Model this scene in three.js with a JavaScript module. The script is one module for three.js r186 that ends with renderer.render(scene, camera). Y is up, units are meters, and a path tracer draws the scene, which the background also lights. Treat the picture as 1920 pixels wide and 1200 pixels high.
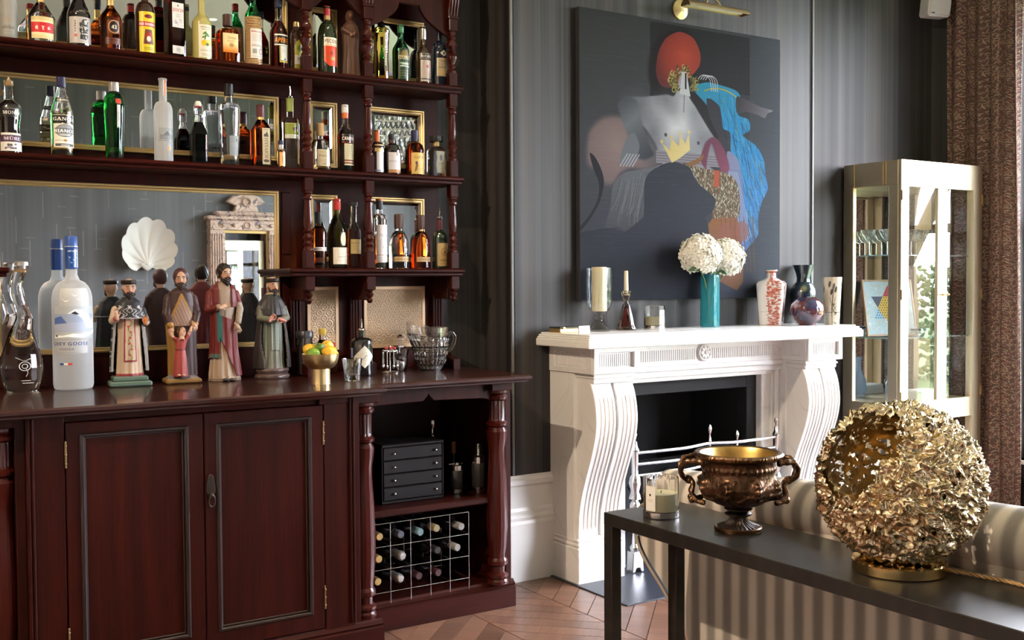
import * as THREE from 'three';
import { mergeGeometries, mergeVertices, toCreasedNormals } from 'three/addons/utils/BufferGeometryUtils.js';
import { ImprovedNoise } from 'three/addons/math/ImprovedNoise.js';

// ---------------------------------------------------------------- camera, sky, light, exposure
const scene = new THREE.Scene();
const camera = new THREE.PerspectiveCamera(33.155, 1.6, 0.05, 200);
camera.position.set(0, 1.4, 0);
camera.rotation.set(-0.0341062, -0.5738471, -0.0058017, 'YXZ');
const renderer = new THREE.WebGLRenderer({ antialias: true });
renderer.toneMapping = THREE.LinearToneMapping;
renderer.toneMappingExposure = 1.0;
renderer.shadowMap.enabled = true;
const SKY_STRENGTH = 45;
{ // overcast winter sky: soft, slightly brighter overhead, cool white
  const W = 256, H = 128, d = new Float32Array(W * H * 4);
  for (let j = 0; j < H; j++) for (let i = 0; i < W; i++) {
    const up = ((j + 0.5) / H - 0.5) * Math.PI, s = Math.sin(up), k = (j * W + i) * 4;
    const v = s > 0 ? 0.85 + 0.35 * s : 0.16;
    d[k] = v * 0.955; d[k + 1] = v * (s > 0 ? 0.985 : 0.97); d[k + 2] = v * (s > 0 ? 1.1 : 0.9); d[k + 3] = 1;
  }
  const t = new THREE.DataTexture(d, W, H, THREE.RGBAFormat, THREE.FloatType);
  t.mapping = THREE.EquirectangularReflectionMapping; t.magFilter = THREE.LinearFilter; t.needsUpdate = true;
  scene.background = t; scene.backgroundIntensity = SKY_STRENGTH;
}
// ceiling lamps added as warm fill light: [x, z, intensity]
const FILL_DOWNLIGHTS = [[-1.2, -2.1, 60], [0.15, -2.6, 5], [1.3, -2.9, 5], [2.3, -3.0, 3], [1.0, -0.6, 7], [3.0, 0.6, 7], [0.2, 1.0, 7]];

// ---------------------------------------------------------------- helpers
let seed = 12345;
const rnd = (a = 0, b = 1) => { seed = (Math.imul(seed, 1664525) + 1013904223) >>> 0; return a + (b - a) * (seed / 4294967296); };
const reseed = (n) => { seed = n >>> 0; };
const PN = new ImprovedNoise();
const noise = (x, y, z = 0) => PN.noise(x, y, z);
const fbm = (x, y, z, o = 4) => { let s = 0, a = 1, t = 0; for (let i = 0; i < o; i++) { s += a * PN.noise(x, y, z); t += a; a *= 0.5; x *= 2.03; y *= 2.03; z *= 2.03; } return s / t; };
const lerp = (a, b, t) => a + (b - a) * t, clamp = (x, a = 0, b = 1) => Math.min(b, Math.max(a, x));
const smooth = (a, b, x) => { const t = clamp((x - a) / (b - a)); return t * t * (3 - 2 * t); };
const V = (x, y, z) => new THREE.Vector3(x, y, z);
const used = {};
const numbered = (n) => { const k = used[n] = (used[n] ?? -1) + 1; return k ? n + '_' + String(k).padStart(3, '0') : n; };
function tag(o, label, category, group, kind) { if (label) o.userData.label = label; if (category) o.userData.category = category; if (group) o.userData.group = group; if (kind) o.userData.kind = kind; return o; }
function thing(name, label, category, [x, y, z] = [0, 0, 0], turn = 0, group) {
  const o = new THREE.Group(); o.name = numbered(name); o.position.set(x, y, z); o.rotation.y = turn; scene.add(o); return tag(o, label, category, group);
}
function part(parent, name, geo, m, label) {
  const o = new THREE.Mesh(Array.isArray(geo) ? merge(geo) : geo, m); o.name = name; o.castShadow = o.receiveShadow = true; parent.add(o);
  if (label) o.userData.label = label; return o;
}
function solo(name, label, category, geo, m, pos = [0, 0, 0], turn = 0, group) {
  const o = part(scene, numbered(name), geo, m); o.position.set(...pos); o.rotation.y = turn; return tag(o, label, category, group);
}
function struct(name, geo, m) { const o = part(scene, name, geo, m); o.userData.kind = 'structure'; return o; }
function structGroup(name) { const o = new THREE.Group(); o.name = name; o.userData.kind = 'structure'; scene.add(o); return o; }
function copyOf(o, label, pos, turn) { const c = o.clone(); c.name = numbered(o.name.replace(/_\d{3}$/, '')); scene.add(c); if (label) c.userData = { ...o.userData, label }; if (pos) c.position.set(...pos); if (turn !== undefined) c.rotation.y = turn; return c; }
function flat(g) { g = g.index ? g.toNonIndexed() : g; const o = new THREE.BufferGeometry(); for (const k of ['position', 'normal', 'uv']) if (g.attributes[k]) o.setAttribute(k, g.attributes[k]); if (!o.attributes.normal) o.computeVertexNormals(); if (!o.attributes.uv) o.setAttribute('uv', new THREE.BufferAttribute(new Float32Array(o.attributes.position.count * 2), 2)); return o; }
const merge = (list) => mergeGeometries(list.flat(3).map(flat));
const at = (g, x = 0, y = 0, z = 0) => g.translate(x, y, z);
const rot = (g, x = 0, y = 0, z = 0) => { if (x) g.rotateX(x); if (y) g.rotateY(y); if (z) g.rotateZ(z); return g; };
// box-projected uv in metres; vert: the v axis of the texture runs along this axis (0 x, 1 y, 2 z)
function boxUV(g, vert = 1) {
  g = flat(g); const p = g.attributes.position, n = g.attributes.normal, uv = new Float32Array(p.count * 2);
  for (let i = 0; i < p.count; i++) {
    const q = [p.getX(i), p.getY(i), p.getZ(i)], a = [Math.abs(n.getX(i)), Math.abs(n.getY(i)), Math.abs(n.getZ(i))], d = a.indexOf(Math.max(...a));
    const o = [0, 1, 2].filter((k) => k !== d), v = o.includes(vert) ? vert : o[1], u = o.find((k) => k !== v);
    uv[i * 2] = q[u] + q[d] * 0.37; uv[i * 2 + 1] = q[v];
  }
  g.setAttribute('uv', new THREE.BufferAttribute(uv, 2)); return g;
}
// box with chamfered edges, centred on x, y, z
function box(w, h, d, x = 0, y = 0, z = 0, b = 0.003, vert = 1) {
  b = Math.min(b, w / 2.2, h / 2.2, d / 2.2);
  const hs = [w / 2, h / 2, d / 2], pos = [], nor = [], pt = (s, k) => s.map((q, i) => q * (hs[i] - (i === k ? 0 : b)));
  const tri = (A, B, C, n) => { const ab = [0, 1, 2].map((i) => B[i] - A[i]), ac = [0, 1, 2].map((i) => C[i] - A[i]); const c = [ab[1] * ac[2] - ab[2] * ac[1], ab[2] * ac[0] - ab[0] * ac[2], ab[0] * ac[1] - ab[1] * ac[0]]; if (c[0] * n[0] + c[1] * n[1] + c[2] * n[2] < 0) [B, C] = [C, B]; pos.push(...A, ...B, ...C); const l = Math.hypot(...n); for (let i = 0; i < 3; i++) nor.push(n[0] / l, n[1] / l, n[2] / l); };
  const quad = (A, B, C, D, n) => { tri(A, B, C, n); tri(A, C, D, n); };
  for (let k = 0; k < 3; k++) for (const s of [-1, 1]) {
    const i = (k + 1) % 3, j = (k + 2) % 3, c = [[-1, -1], [1, -1], [1, 1], [-1, 1]].map(([p, q]) => { const v = [0, 0, 0]; v[k] = s; v[i] = p; v[j] = q; return pt(v, k); }), n = [0, 0, 0]; n[k] = s; quad(...c, n);
    for (const t of [-1, 1]) { const e = [-1, 1].map((q) => { const v = [0, 0, 0]; v[k] = s; v[i] = t; v[j] = q; return v; }), m = [0, 0, 0]; m[k] = s; m[i] = t; quad(pt(e[0], k), pt(e[1], k), pt(e[1], i), pt(e[0], i), m); }
  }
  for (const a of [-1, 1]) for (const c of [-1, 1]) for (const e of [-1, 1]) tri(pt([a, c, e], 0), pt([a, c, e], 1), pt([a, c, e], 2), [a, c, e]);
  const g = new THREE.BufferGeometry(); g.setAttribute('position', new THREE.Float32BufferAttribute(pos, 3)); g.setAttribute('normal', new THREE.Float32BufferAttribute(nor, 3));
  return boxUV(g.translate(x, y, z), vert);
}
const bx = (x0, x1, y0, y1, z0, z1, b = 0.003, vert = 1) => box(x1 - x0, y1 - y0, z1 - z0, (x0 + x1) / 2, (y0 + y1) / 2, (z0 + z1) / 2, b, vert);
// surface of revolution; pts [[r, y]...]; mod(angle, y, r) multiplies the radius; n is a superellipse exponent (2 round, 8 nearly square) or a function of y
function revolve(pts, seg = 32, { mod, n = 2, sx = 1, sz = 1, crease = 0.7, cap = true } = {}) {
  const P = [], U = [], I = [], m = pts.length; let len = 0;
  for (let j = 0; j < m; j++) {
    const [r, y] = pts[j]; if (j) len += Math.hypot(r - pts[j - 1][0], y - pts[j - 1][1]);
    for (let i = 0; i <= seg; i++) {
      const a = (i / seg) * Math.PI * 2, e = typeof n === 'function' ? n(y) : n; let k = 1;
      const c = Math.sin(a), s = Math.cos(a);
      if (e !== 2) k = Math.pow(Math.pow(Math.abs(c), e) + Math.pow(Math.abs(s), e), -1 / e);
      if (mod) k *= mod(a, y, r);
      P.push(c * r * k * sx, y, s * r * k * sz); U.push(i / seg, len);
    }
  }
  for (let j = 0; j < m - 1; j++) for (let i = 0; i < seg; i++) { const a = j * (seg + 1) + i, b = a + 1, c = a + seg + 1, d = c + 1; if (pts[j][0] > 1e-6) I.push(a, b, d); if (pts[j + 1][0] > 1e-6) I.push(a, d, c); }
  const g = new THREE.BufferGeometry(); g.setAttribute('position', new THREE.Float32BufferAttribute(P, 3)); g.setAttribute('uv', new THREE.Float32BufferAttribute(U, 2)); g.setIndex(I);
  return toCreasedNormals(g, crease);
}
const cyl = (r, y0, y1, seg = 20, b = 0.001) => revolve([[0, y0], [r - b, y0], [r, y0 + b], [r, y1 - b], [r - b, y1], [0, y1]], seg);
function tube(points, r, seg = 8, steps = 0, closed = false, taper) {
  const c = points instanceof THREE.Curve ? points : new THREE.CatmullRomCurve3(points.map((p) => V(...p)), closed);
  const n = steps || points.length * 4, g = new THREE.TubeGeometry(c, n, r, seg, closed);
  if (taper) { const p = g.attributes.position; for (let i = 0; i <= n; i++) { const q = c.getPointAt(i / n), k = taper(i / n); for (let j = 0; j <= seg; j++) { const a = i * (seg + 1) + j; p.setXYZ(a, q.x + (p.getX(a) - q.x) * k, q.y + (p.getY(a) - q.y) * k, q.z + (p.getZ(a) - q.z) * k); } } g.computeVertexNormals(); }
  return g;
}
const rod = (a, b, r, seg = 8) => { const A = V(...a), B = V(...b), d = B.clone().sub(A), g = new THREE.CylinderGeometry(r, r, d.length(), seg); g.applyQuaternion(new THREE.Quaternion().setFromUnitVectors(V(0, 1, 0), d.normalize())); return at(g, ...A.add(B).multiplyScalar(0.5).toArray()); };
const ball = (r, x = 0, y = 0, z = 0, sy = 1, w = 16) => at(new THREE.SphereGeometry(r, w, Math.max(6, w * 0.6 | 0)).scale(1, sy, 1), x, y, z);
function extrude(pts, depth, bevel = 0, curve = 8) { // outline in x, y; extruded along z from 0 to depth
  const s = pts instanceof THREE.Shape ? pts : new THREE.Shape(pts.map((p) => new THREE.Vector2(...p)));
  const g = new THREE.ExtrudeGeometry(s, { depth: depth - 2 * bevel, bevelEnabled: bevel > 0, bevelThickness: bevel, bevelSize: bevel, bevelOffset: -bevel, bevelSegments: 1, curveSegments: curve });
  return boxUV(at(g, 0, 0, bevel));
}
// a moulding: profile [[out, up]...] swept along x from x0 to x1, facing +z
function mould(profile, x0, x1, y, z) { const g = extrude(profile.map(([a, b]) => [a, b]), x1 - x0); g.rotateY(-Math.PI / 2); return boxUV(at(g, x1, y, z), 0); }
function ring(w0, h0, w1, h1, d, bevel = 0.002) { // rectangular frame centred on 0 in x, y; inner w1 x h1
  const s = new THREE.Shape([[-w0, -h0], [w0, -h0], [w0, h0], [-w0, h0]].map(([a, b]) => new THREE.Vector2(a / 2, b / 2)));
  s.holes.push(new THREE.Path([[-w1, -h1], [-w1, h1], [w1, h1], [w1, -h1]].map(([a, b]) => new THREE.Vector2(a / 2, b / 2)))); return extrude(s, d, bevel);
}
// naive surface nets over a signed distance f(x, y, z); colour c(x, y, z) -> [r, g, b] linear
function blob(f, lo, hi, cell, colour) {
  const n = [0, 1, 2].map((i) => Math.ceil((hi[i] - lo[i]) / cell) + 1), [nx, ny, nz] = n, D = new Float32Array(nx * ny * nz), id = (i, j, k) => i + nx * (j + ny * k);
  for (let k = 0; k < nz; k++) for (let j = 0; j < ny; j++) for (let i = 0; i < nx; i++) D[id(i, j, k)] = f(lo[0] + i * cell, lo[1] + j * cell, lo[2] + k * cell);
  const vid = new Int32Array(nx * ny * nz).fill(-1), P = [], I = [];
  for (let k = 0; k < nz - 1; k++) for (let j = 0; j < ny - 1; j++) for (let i = 0; i < nx - 1; i++) {
    let m = 0, sx = 0, sy = 0, sz = 0, c = 0;
    for (let q = 0; q < 8; q++) if (D[id(i + (q & 1), j + ((q >> 1) & 1), k + (q >> 2))] < 0) m |= 1 << q;
    if (m === 0 || m === 255) continue;
    for (let a = 0; a < 8; a++) for (const bit of [1, 2, 4]) { const b = a | bit; if (b === a || ((m >> a) & 1) === ((m >> b) & 1)) continue; const da = D[id(i + (a & 1), j + ((a >> 1) & 1), k + (a >> 2))], db = D[id(i + (b & 1), j + ((b >> 1) & 1), k + (b >> 2))], t = da / (da - db); sx += (a & 1) + t * ((b & 1) - (a & 1)); sy += ((a >> 1) & 1) + t * (((b >> 1) & 1) - ((a >> 1) & 1)); sz += (a >> 2) + t * ((b >> 2) - (a >> 2)); c++; }
    vid[id(i, j, k)] = P.length / 3; P.push(lo[0] + (i + sx / c) * cell, lo[1] + (j + sy / c) * cell, lo[2] + (k + sz / c) * cell);
  }
  for (let k = 1; k < nz - 1; k++) for (let j = 1; j < ny - 1; j++) for (let i = 1; i < nx - 1; i++) {
    const s = D[id(i, j, k)] < 0;
    const q = (a, b, c, d, flip) => { if (Math.min(a, b, c, d) < 0) return; if (flip) I.push(a, d, c, a, c, b); else I.push(a, b, c, a, c, d); };
    if (s !== (D[id(i + 1, j, k)] < 0)) q(vid[id(i, j - 1, k - 1)], vid[id(i, j, k - 1)], vid[id(i, j, k)], vid[id(i, j - 1, k)], !s);
    if (s !== (D[id(i, j + 1, k)] < 0)) q(vid[id(i - 1, j, k - 1)], vid[id(i - 1, j, k)], vid[id(i, j, k)], vid[id(i, j, k - 1)], !s);
    if (s !== (D[id(i, j, k + 1)] < 0)) q(vid[id(i - 1, j - 1, k)], vid[id(i, j - 1, k)], vid[id(i, j, k)], vid[id(i - 1, j, k)], !s);
  }
  const g = new THREE.BufferGeometry(), N = new Float32Array(P.length), e = cell * 0.5;
  for (let v = 0; v < P.length; v += 3) { const [x, y, z] = [P[v], P[v + 1], P[v + 2]], a = f(x + e, y, z) - f(x - e, y, z), b = f(x, y + e, z) - f(x, y - e, z), c = f(x, y, z + e) - f(x, y, z - e), l = Math.hypot(a, b, c) || 1; N[v] = a / l; N[v + 1] = b / l; N[v + 2] = c / l; }
  g.setAttribute('position', new THREE.Float32BufferAttribute(P, 3)); g.setAttribute('normal', new THREE.BufferAttribute(N, 3)); g.setIndex(I);
  if (colour) { const C = new Float32Array(P.length); for (let v = 0; v < P.length; v += 3) { const c = colour(P[v], P[v + 1], P[v + 2]); C[v] = c[0]; C[v + 1] = c[1]; C[v + 2] = c[2]; } g.setAttribute('color', new THREE.BufferAttribute(C, 3)); }
  return g;
}
const smin = (a, b, k) => { const h = clamp(0.5 + (0.5 * (b - a)) / k); return lerp(b, a, h) - k * h * (1 - h); };
const sdCaps = (x, y, z, a, b, r0, r1) => { const px = x - a[0], py = y - a[1], pz = z - a[2], bx_ = b[0] - a[0], by = b[1] - a[1], bz = b[2] - a[2], h = clamp((px * bx_ + py * by + pz * bz) / (bx_ * bx_ + by * by + bz * bz)); return Math.hypot(px - bx_ * h, py - by * h, pz - bz * h) - lerp(r0, r1, h); };
const sdEll = (x, y, z, c, r) => { const k0 = Math.hypot((x - c[0]) / r[0], (y - c[1]) / r[1], (z - c[2]) / r[2]), k1 = Math.hypot((x - c[0]) / (r[0] * r[0]), (y - c[1]) / (r[1] * r[1]), (z - c[2]) / (r[2] * r[2])); return k1 < 1e-9 ? -Math.min(...r) : (k0 * (k0 - 1)) / k1; };

// ---------------------------------------------------------------- textures and materials
function pixels(w, h, fn, { srgb = true, rep } = {}) {
  const d = new Uint8Array(w * h * 4);
  for (let j = 0; j < h; j++) for (let i = 0; i < w; i++) { const c = fn(i / w, j / h), k = (j * w + i) * 4; d[k] = clamp(c[0]) * 255; d[k + 1] = clamp(c[1]) * 255; d[k + 2] = clamp(c[2]) * 255; d[k + 3] = 255; }
  const t = new THREE.DataTexture(d, w, h); t.magFilter = THREE.LinearFilter; t.wrapS = t.wrapT = THREE.RepeatWrapping; if (srgb) t.colorSpace = THREE.SRGBColorSpace; if (rep) t.repeat.set(...rep); t.needsUpdate = true; return t;
}
function canvasTex(w, h, draw) { const c = document.createElement('canvas'); c.width = w; c.height = h; draw(c.getContext('2d'), w, h); const t = new THREE.CanvasTexture(c); t.colorSpace = THREE.SRGBColorSpace; return t; }
// tileable noise on [0,1) x [0,1)
const tn = (u, v, fx, fy, z) => { const a = u * Math.PI * 2, b = v * Math.PI * 2, R = fx / 6.283, Q = fy / 6.283; return PN.noise(Math.cos(a) * R + 7.1 + Math.cos(b) * Q, Math.sin(a) * R + 3.3 + z, Math.sin(b) * Q + 5.7); };
const std = (color, roughness = 0.5, o = {}) => new THREE.MeshStandardMaterial({ color, roughness, ...o });
const phy = (color, roughness = 0.5, o = {}) => new THREE.MeshPhysicalMaterial({ color, roughness, ...o });
const lin = (r, g, b) => new THREE.Color().setRGB(r, g, b);
const woodPix = (dark, light, fx) => pixels(512, 512, (u, v) => {
  const g = 0.5 + 0.55 * tn(u, v, fx, 2.2, 1) + 0.3 * tn(u, v, fx * 4, 3, 4) + 0.18 * tn(u, v, fx * 14, 6, 9), pore = tn(u, v, fx * 26, 9, 2) > 0.42 ? 0.8 : 1, b = 0.5 + 0.7 * tn(u, v, 3, 2.5, 12);
  const t = clamp(g * 0.6 + b * 0.4); return [0, 1, 2].map((i) => lerp(dark[i], light[i], t) * pore);
}, { rep: [1.4, 0.8] });
const mahoganyMap = woodPix([0.115, 0.026, 0.014], [0.23, 0.066, 0.037], 22);
const M = {};
M.wood = phy(0xffffff, 0.42, { map: mahoganyMap, specularIntensity: 0.22, clearcoat: 0.09, clearcoatRoughness: 0.16 });
M.turned = phy(0xffffff, 0.3, { map: woodPix([0.15, 0.028, 0.016], [0.28, 0.07, 0.042], 16), specularIntensity: 0.4, clearcoat: 0.4, clearcoatRoughness: 0.08 });
M.bead = phy(lin(0.012, 0.004, 0.003), 0.35, { clearcoat: 0.3 });
M.counter = phy(0xffffff, 0.3, { map: mahoganyMap, specularIntensity: 0.5, clearcoat: 0.5, clearcoatRoughness: 0.08 });
M.shelf = phy(0xffffff, 0.35, { map: mahoganyMap, specularIntensity: 0.22, clearcoat: 0.12, clearcoatRoughness: 0.12 });
M.backboard = phy(lin(0.03, 0.008, 0.006), 0.5, { clearcoat: 0.2, clearcoatRoughness: 0.3 });
M.dark = std(lin(0.006, 0.004, 0.004), 0.7);
M.gilt = std(lin(0.62, 0.43, 0.18), 0.38, { metalness: 0.85 });
M.mirror = std(lin(0.8, 0.83, 0.86), 0.01, { metalness: 1 });
M.brass = std(lin(0.75, 0.58, 0.3), 0.3, { metalness: 1 });
M.brassDark = std(lin(0.28, 0.2, 0.1), 0.45, { metalness: 1 });
M.chrome = std(lin(0.82, 0.82, 0.83), 0.12, { metalness: 1 });
M.steel = std(lin(0.7, 0.7, 0.72), 0.2, { metalness: 1 });
M.pane = phy(0xffffff, 0.0, { transmission: 1, thickness: 0, ior: 1.5 });
M.thinGlass = phy(lin(0.95, 0.97, 0.97), 0.02, { transmission: 1, thickness: 0, ior: 1.45 });
M.crystal = phy(0xffffff, 0.01, { transmission: 1, thickness: 0.05, ior: 1.52 });
const tinted = (r, g, b, dist = 0.03, rough = 0.03) => phy(0xffffff, rough, { transmission: 1, thickness: 0.06, ior: 1.42, attenuationColor: lin(r, g, b), attenuationDistance: dist * 1.4 });
const G = {
  clear: tinted(0.93, 0.96, 0.95, 0.2), blue: tinted(0.75, 0.85, 0.97, 0.12), amber: tinted(0.75, 0.24, 0.03, 0.035), whisky: tinted(0.55, 0.16, 0.03, 0.03), deepRed: tinted(0.28, 0.015, 0.01, 0.02), aperol: tinted(0.5, 0.03, 0.01, 0.02), plum: tinted(0.2, 0.01, 0.015, 0.009),
  gold: tinted(0.85, 0.55, 0.12, 0.05), straw: tinted(0.85, 0.7, 0.35, 0.1), green: tinted(0.02, 0.3, 0.06, 0.03), emerald: tinted(0.03, 0.33, 0.12, 0.035), oliveGlass: tinted(0.16, 0.16, 0.02, 0.03),
  lime: tinted(0.7, 0.8, 0.5, 0.15),
  frost: phy(lin(0.8, 0.82, 0.83), 0.5, { transmission: 0.72, thickness: 0, ior: 1.3 }), frostGrey: phy(lin(0.6, 0.6, 0.57), 0.5, { transmission: 0.6, thickness: 0, ior: 1.3 }), cloudy: phy(lin(0.42, 0.38, 0.13), 0.2, { clearcoat: 1, clearcoatRoughness: 0.05 }),
  black: phy(lin(0.008, 0.006, 0.006), 0.08, { clearcoat: 1, clearcoatRoughness: 0.04 }), darkGreen: phy(lin(0.012, 0.022, 0.008), 0.08, { clearcoat: 1, clearcoatRoughness: 0.04 }), brown: phy(lin(0.03, 0.012, 0.006), 0.08, { clearcoat: 1, clearcoatRoughness: 0.04 }), navy: phy(lin(0.006, 0.01, 0.025), 0.08, { clearcoat: 1, clearcoatRoughness: 0.04 }),
};
const paint = (r, g, b, rough = 0.45) => phy(lin(r, g, b), rough, { clearcoat: 0.3, clearcoatRoughness: 0.2 });
const C = { black: paint(0.01, 0.01, 0.012), red: paint(0.45, 0.02, 0.02), redFoil: paint(0.3, 0.015, 0.02), gold: std(lin(0.7, 0.5, 0.2), 0.35, { metalness: 0.9 }), cork: std(lin(0.5, 0.32, 0.15), 0.9), silver: std(lin(0.75, 0.74, 0.72), 0.3, { metalness: 0.9 }), blue: paint(0.02, 0.07, 0.28), navy: paint(0.015, 0.015, 0.06), white: paint(0.7, 0.68, 0.63), orange: paint(0.6, 0.13, 0.02), green: paint(0.03, 0.18, 0.06), brown: paint(0.06, 0.022, 0.015), maroon: paint(0.1, 0.015, 0.02), limeFoil: paint(0.26, 0.33, 0.07), cream: paint(0.62, 0.55, 0.4) };
// marble: white with soft grey veins
const marbleMap = pixels(512, 512, (u, v) => { const w = tn(u, v, 4, 4, 1), a = Math.abs(tn(u + w * 0.12, v + w * 0.1, 5, 5, 3)), b = Math.abs(tn(u, v + w * 0.2, 9, 7, 8)); const k = 0.925 - 0.06 * Math.pow(clamp(1 - a * 16), 2) * clamp(0.5 + 2 * w) - 0.03 * Math.pow(clamp(1 - b * 14), 2) + 0.015 * w; return [k, k * 0.997, k * 0.99]; }, { rep: [0.9, 0.9] });
M.marble = phy(0xffffff, 0.28, { map: marbleMap, clearcoat: 0.25, clearcoatRoughness: 0.2 });
// silk wallpaper with vertical streaks of warm and cool grey
const streak = (() => { reseed(77); const a = new Float32Array(1024); for (let o = 0; o < 7; o++) { const n = [6, 13, 29, 61, 127, 260, 512][o], k = [0.6, 0.6, 0.8, 0.9, 0.6, 0.45, 0.35][o], v = Array.from({ length: n }, () => rnd(-1, 1)); for (let i = 0; i < 1024; i++) { const x = (i / 1024) * n, j = Math.floor(x), t = smooth(0, 1, x - j); a[i] += k * lerp(v[j % n], v[(j + 1) % n], t); } } return a; })();
const wallPix = (lines) => { const t = pixels(1024, 512, (u, v) => { const s = streak[Math.floor(u * 1024) % 1024] * 0.5, w = streak[Math.floor(u * 1024 + 411) % 1024] * 0.5, q = tn(u, v, 40, 2.5, 3) * 0.35; const k = clamp(0.2 + 0.072 * (s + q)); return [k * (1.035 + 0.035 * w), k, k * (0.985 - 0.035 * w)]; }); t.repeat.set(1 / 1.7, 1 / 2.6); return t; };
M.wallpaper = phy(0xffffff, 0.5, { map: wallPix(), specularIntensity: 0.6 });
M.plaster = std(lin(0.78, 0.77, 0.75), 0.85);
M.skirting = phy(lin(0.72, 0.71, 0.69), 0.4, { clearcoat: 0.2 });
// ---------------------------------------------------------------- the room
const ALC = -4.47, BR = -4.211, XL = -1.6, XR = 6.18, ZF = 2.0, HT = 3.75, BX0 = 2.715, BX1 = 4.763;
struct('wall_back_left', bx(XL, BX0 + 0.02, 0, HT, ALC - 0.16, ALC, 0.001), M.wallpaper);
struct('wall_back_right', bx(BX1 - 0.02, XR + 0.2, 0, HT, ALC - 0.16, ALC, 0.001), M.wallpaper);
struct('wall_chimney_breast', [bx(BX0, 3.28, 0, HT, ALC - 0.1, BR, 0.001), bx(4.24, BX1, 0, HT, ALC - 0.1, BR, 0.001), bx(3.28, 4.24, 0.93, HT, ALC - 0.1, BR, 0.001)], M.wallpaper);
struct('wall_chimney_flue', [bx(3.0, 4.5, -0.05, 1.3, -4.9, -4.75, 0.001), bx(3.0, 3.28, -0.05, 1.3, -4.75, ALC - 0.1, 0.001), bx(4.24, 4.5, -0.05, 1.3, -4.75, ALC - 0.1, 0.001), bx(3.28, 4.24, 0.95, 1.3, -4.75, ALC - 0.1, 0.001)], M.dark);
struct('wall_left', bx(XL - 0.16, XL, 0, HT, ALC - 0.16, ZF + 0.16, 0.001), std(lin(0.7, 0.6, 0.5), 0.8));
const greyWall = phy(0xffffff, 0.6, { map: (() => { const t = pixels(1024, 1024, (u, v) => { const s = streak[Math.floor(u * 1024)] * 0.5; let k = 0.345 + 0.03 * s; const c = Math.floor(u * 22), h = Math.abs(Math.sin(c * 91.7 + 3)) , f = u * 22 - c; const on = Math.abs(f - 0.5) < 0.03 && (v * 3 + h * 7) % 1 < 0.28; const r = Math.floor(v * 26), g = Math.abs(Math.sin(r * 57.3 + 1)), q = v * 26 - r; const on2 = Math.abs(q - 0.5) < 0.03 && (u * 4 + g * 9) % 1 < 0.12; if (on || on2) k += 0.13; return [k * 0.99, k, k * 1.02]; }); t.repeat.set(1 / 2.6, 1 / 2.6); return t; })() });
struct('wall_front', bx(XL - 0.16, XR + 0.2, 0, HT, ZF, ZF + 0.16, 0.001), greyWall);
// right-hand wall with two tall window openings
const WIN = [[-3.86, -2.0], [-1.25, 1.2]], WY0 = 0.3, WY1 = 3.25;
struct('wall_right', [bx(XR, XR + 0.2, 0, HT, ALC - 0.1, WIN[0][0], 0.001), bx(XR, XR + 0.2, 0, HT, WIN[0][1], WIN[1][0], 0.001), bx(XR, XR + 0.2, 0, HT, WIN[1][1], ZF + 0.1, 0.001), ...WIN.flatMap(([a, b]) => [bx(XR, XR + 0.2, 0, WY0, a, b, 0.001), bx(XR, XR + 0.2, WY1, HT, a, b, 0.001)])], M.wallpaper);
struct('ceiling', bx(XL - 0.16, XR + 0.2, HT, HT + 0.2, ALC - 0.16, ZF + 0.16, 0.001), M.plaster);
struct('trim_1', [mould([[0, 0], [0, -0.16], [0.02, -0.16], [0.03, -0.12], [0.09, -0.05], [0.1, 0]], XL, BX0, HT, ALC), mould([[0, 0], [0, -0.16], [0.02, -0.16], [0.03, -0.12], [0.09, -0.05], [0.1, 0]], BX0, BX1, HT, BR), mould([[0, 0], [0, -0.16], [0.02, -0.16], [0.03, -0.12], [0.09, -0.05], [0.1, 0]], BX1, XR, HT, ALC), bx(XL, XR, HT - 0.14, HT, ZF - 0.06, ZF, 0.01)], M.plaster);
// slim pale beads that edge the wallpaper panels of the chimney breast, with a dark strip beside each painted as its shadow line
const bead = std(lin(0.13, 0.13, 0.125), 0.5), gapShade = std(lin(0.02, 0.02, 0.022), 0.8);
struct('trim_2', bx(2.716, 2.73, 0.5, HT - 0.15, BR, BR + 0.008, 0.002), bead); struct('shade_trim_3', bx(2.736, 2.741, 0.5, HT - 0.15, BR, BR + 0.002, 0.0005), gapShade);
struct('trim_4', bx(4.745, 4.76, 0.5, HT - 0.15, BR, BR + 0.008, 0.002), bead); struct('shade_trim_5', bx(4.735, 4.74, 0.5, HT - 0.15, BR, BR + 0.002, 0.0005), gapShade);
const skirt = [[0, 0], [0.034, 0], [0.034, 0.27], [0.03, 0.285], [0.032, 0.3], [0.024, 0.315], [0.024, 0.33], [0.018, 0.345], [0.018, 0.445], [0.024, 0.455], [0.022, 0.475], [0.012, 0.487], [0.01, 0.497], [0, 0.497]];
struct('baseboard_breast', [mould(skirt, BX0 - 0.03, 2.95, 0, BR), mould(skirt, 4.62, BX1 + 0.03, 0, BR)], M.skirting);
struct('baseboard_right', [mould(skirt, BX1, XR, 0, ALC)], M.skirting); struct('baseboard_left', mould(skirt, XL, BX0, 0, ALC), M.skirting);
struct('baseboard_front', bx(XL, XR, 0, 0.4, ZF - 0.03, ZF, 0.004), M.skirting);
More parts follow.
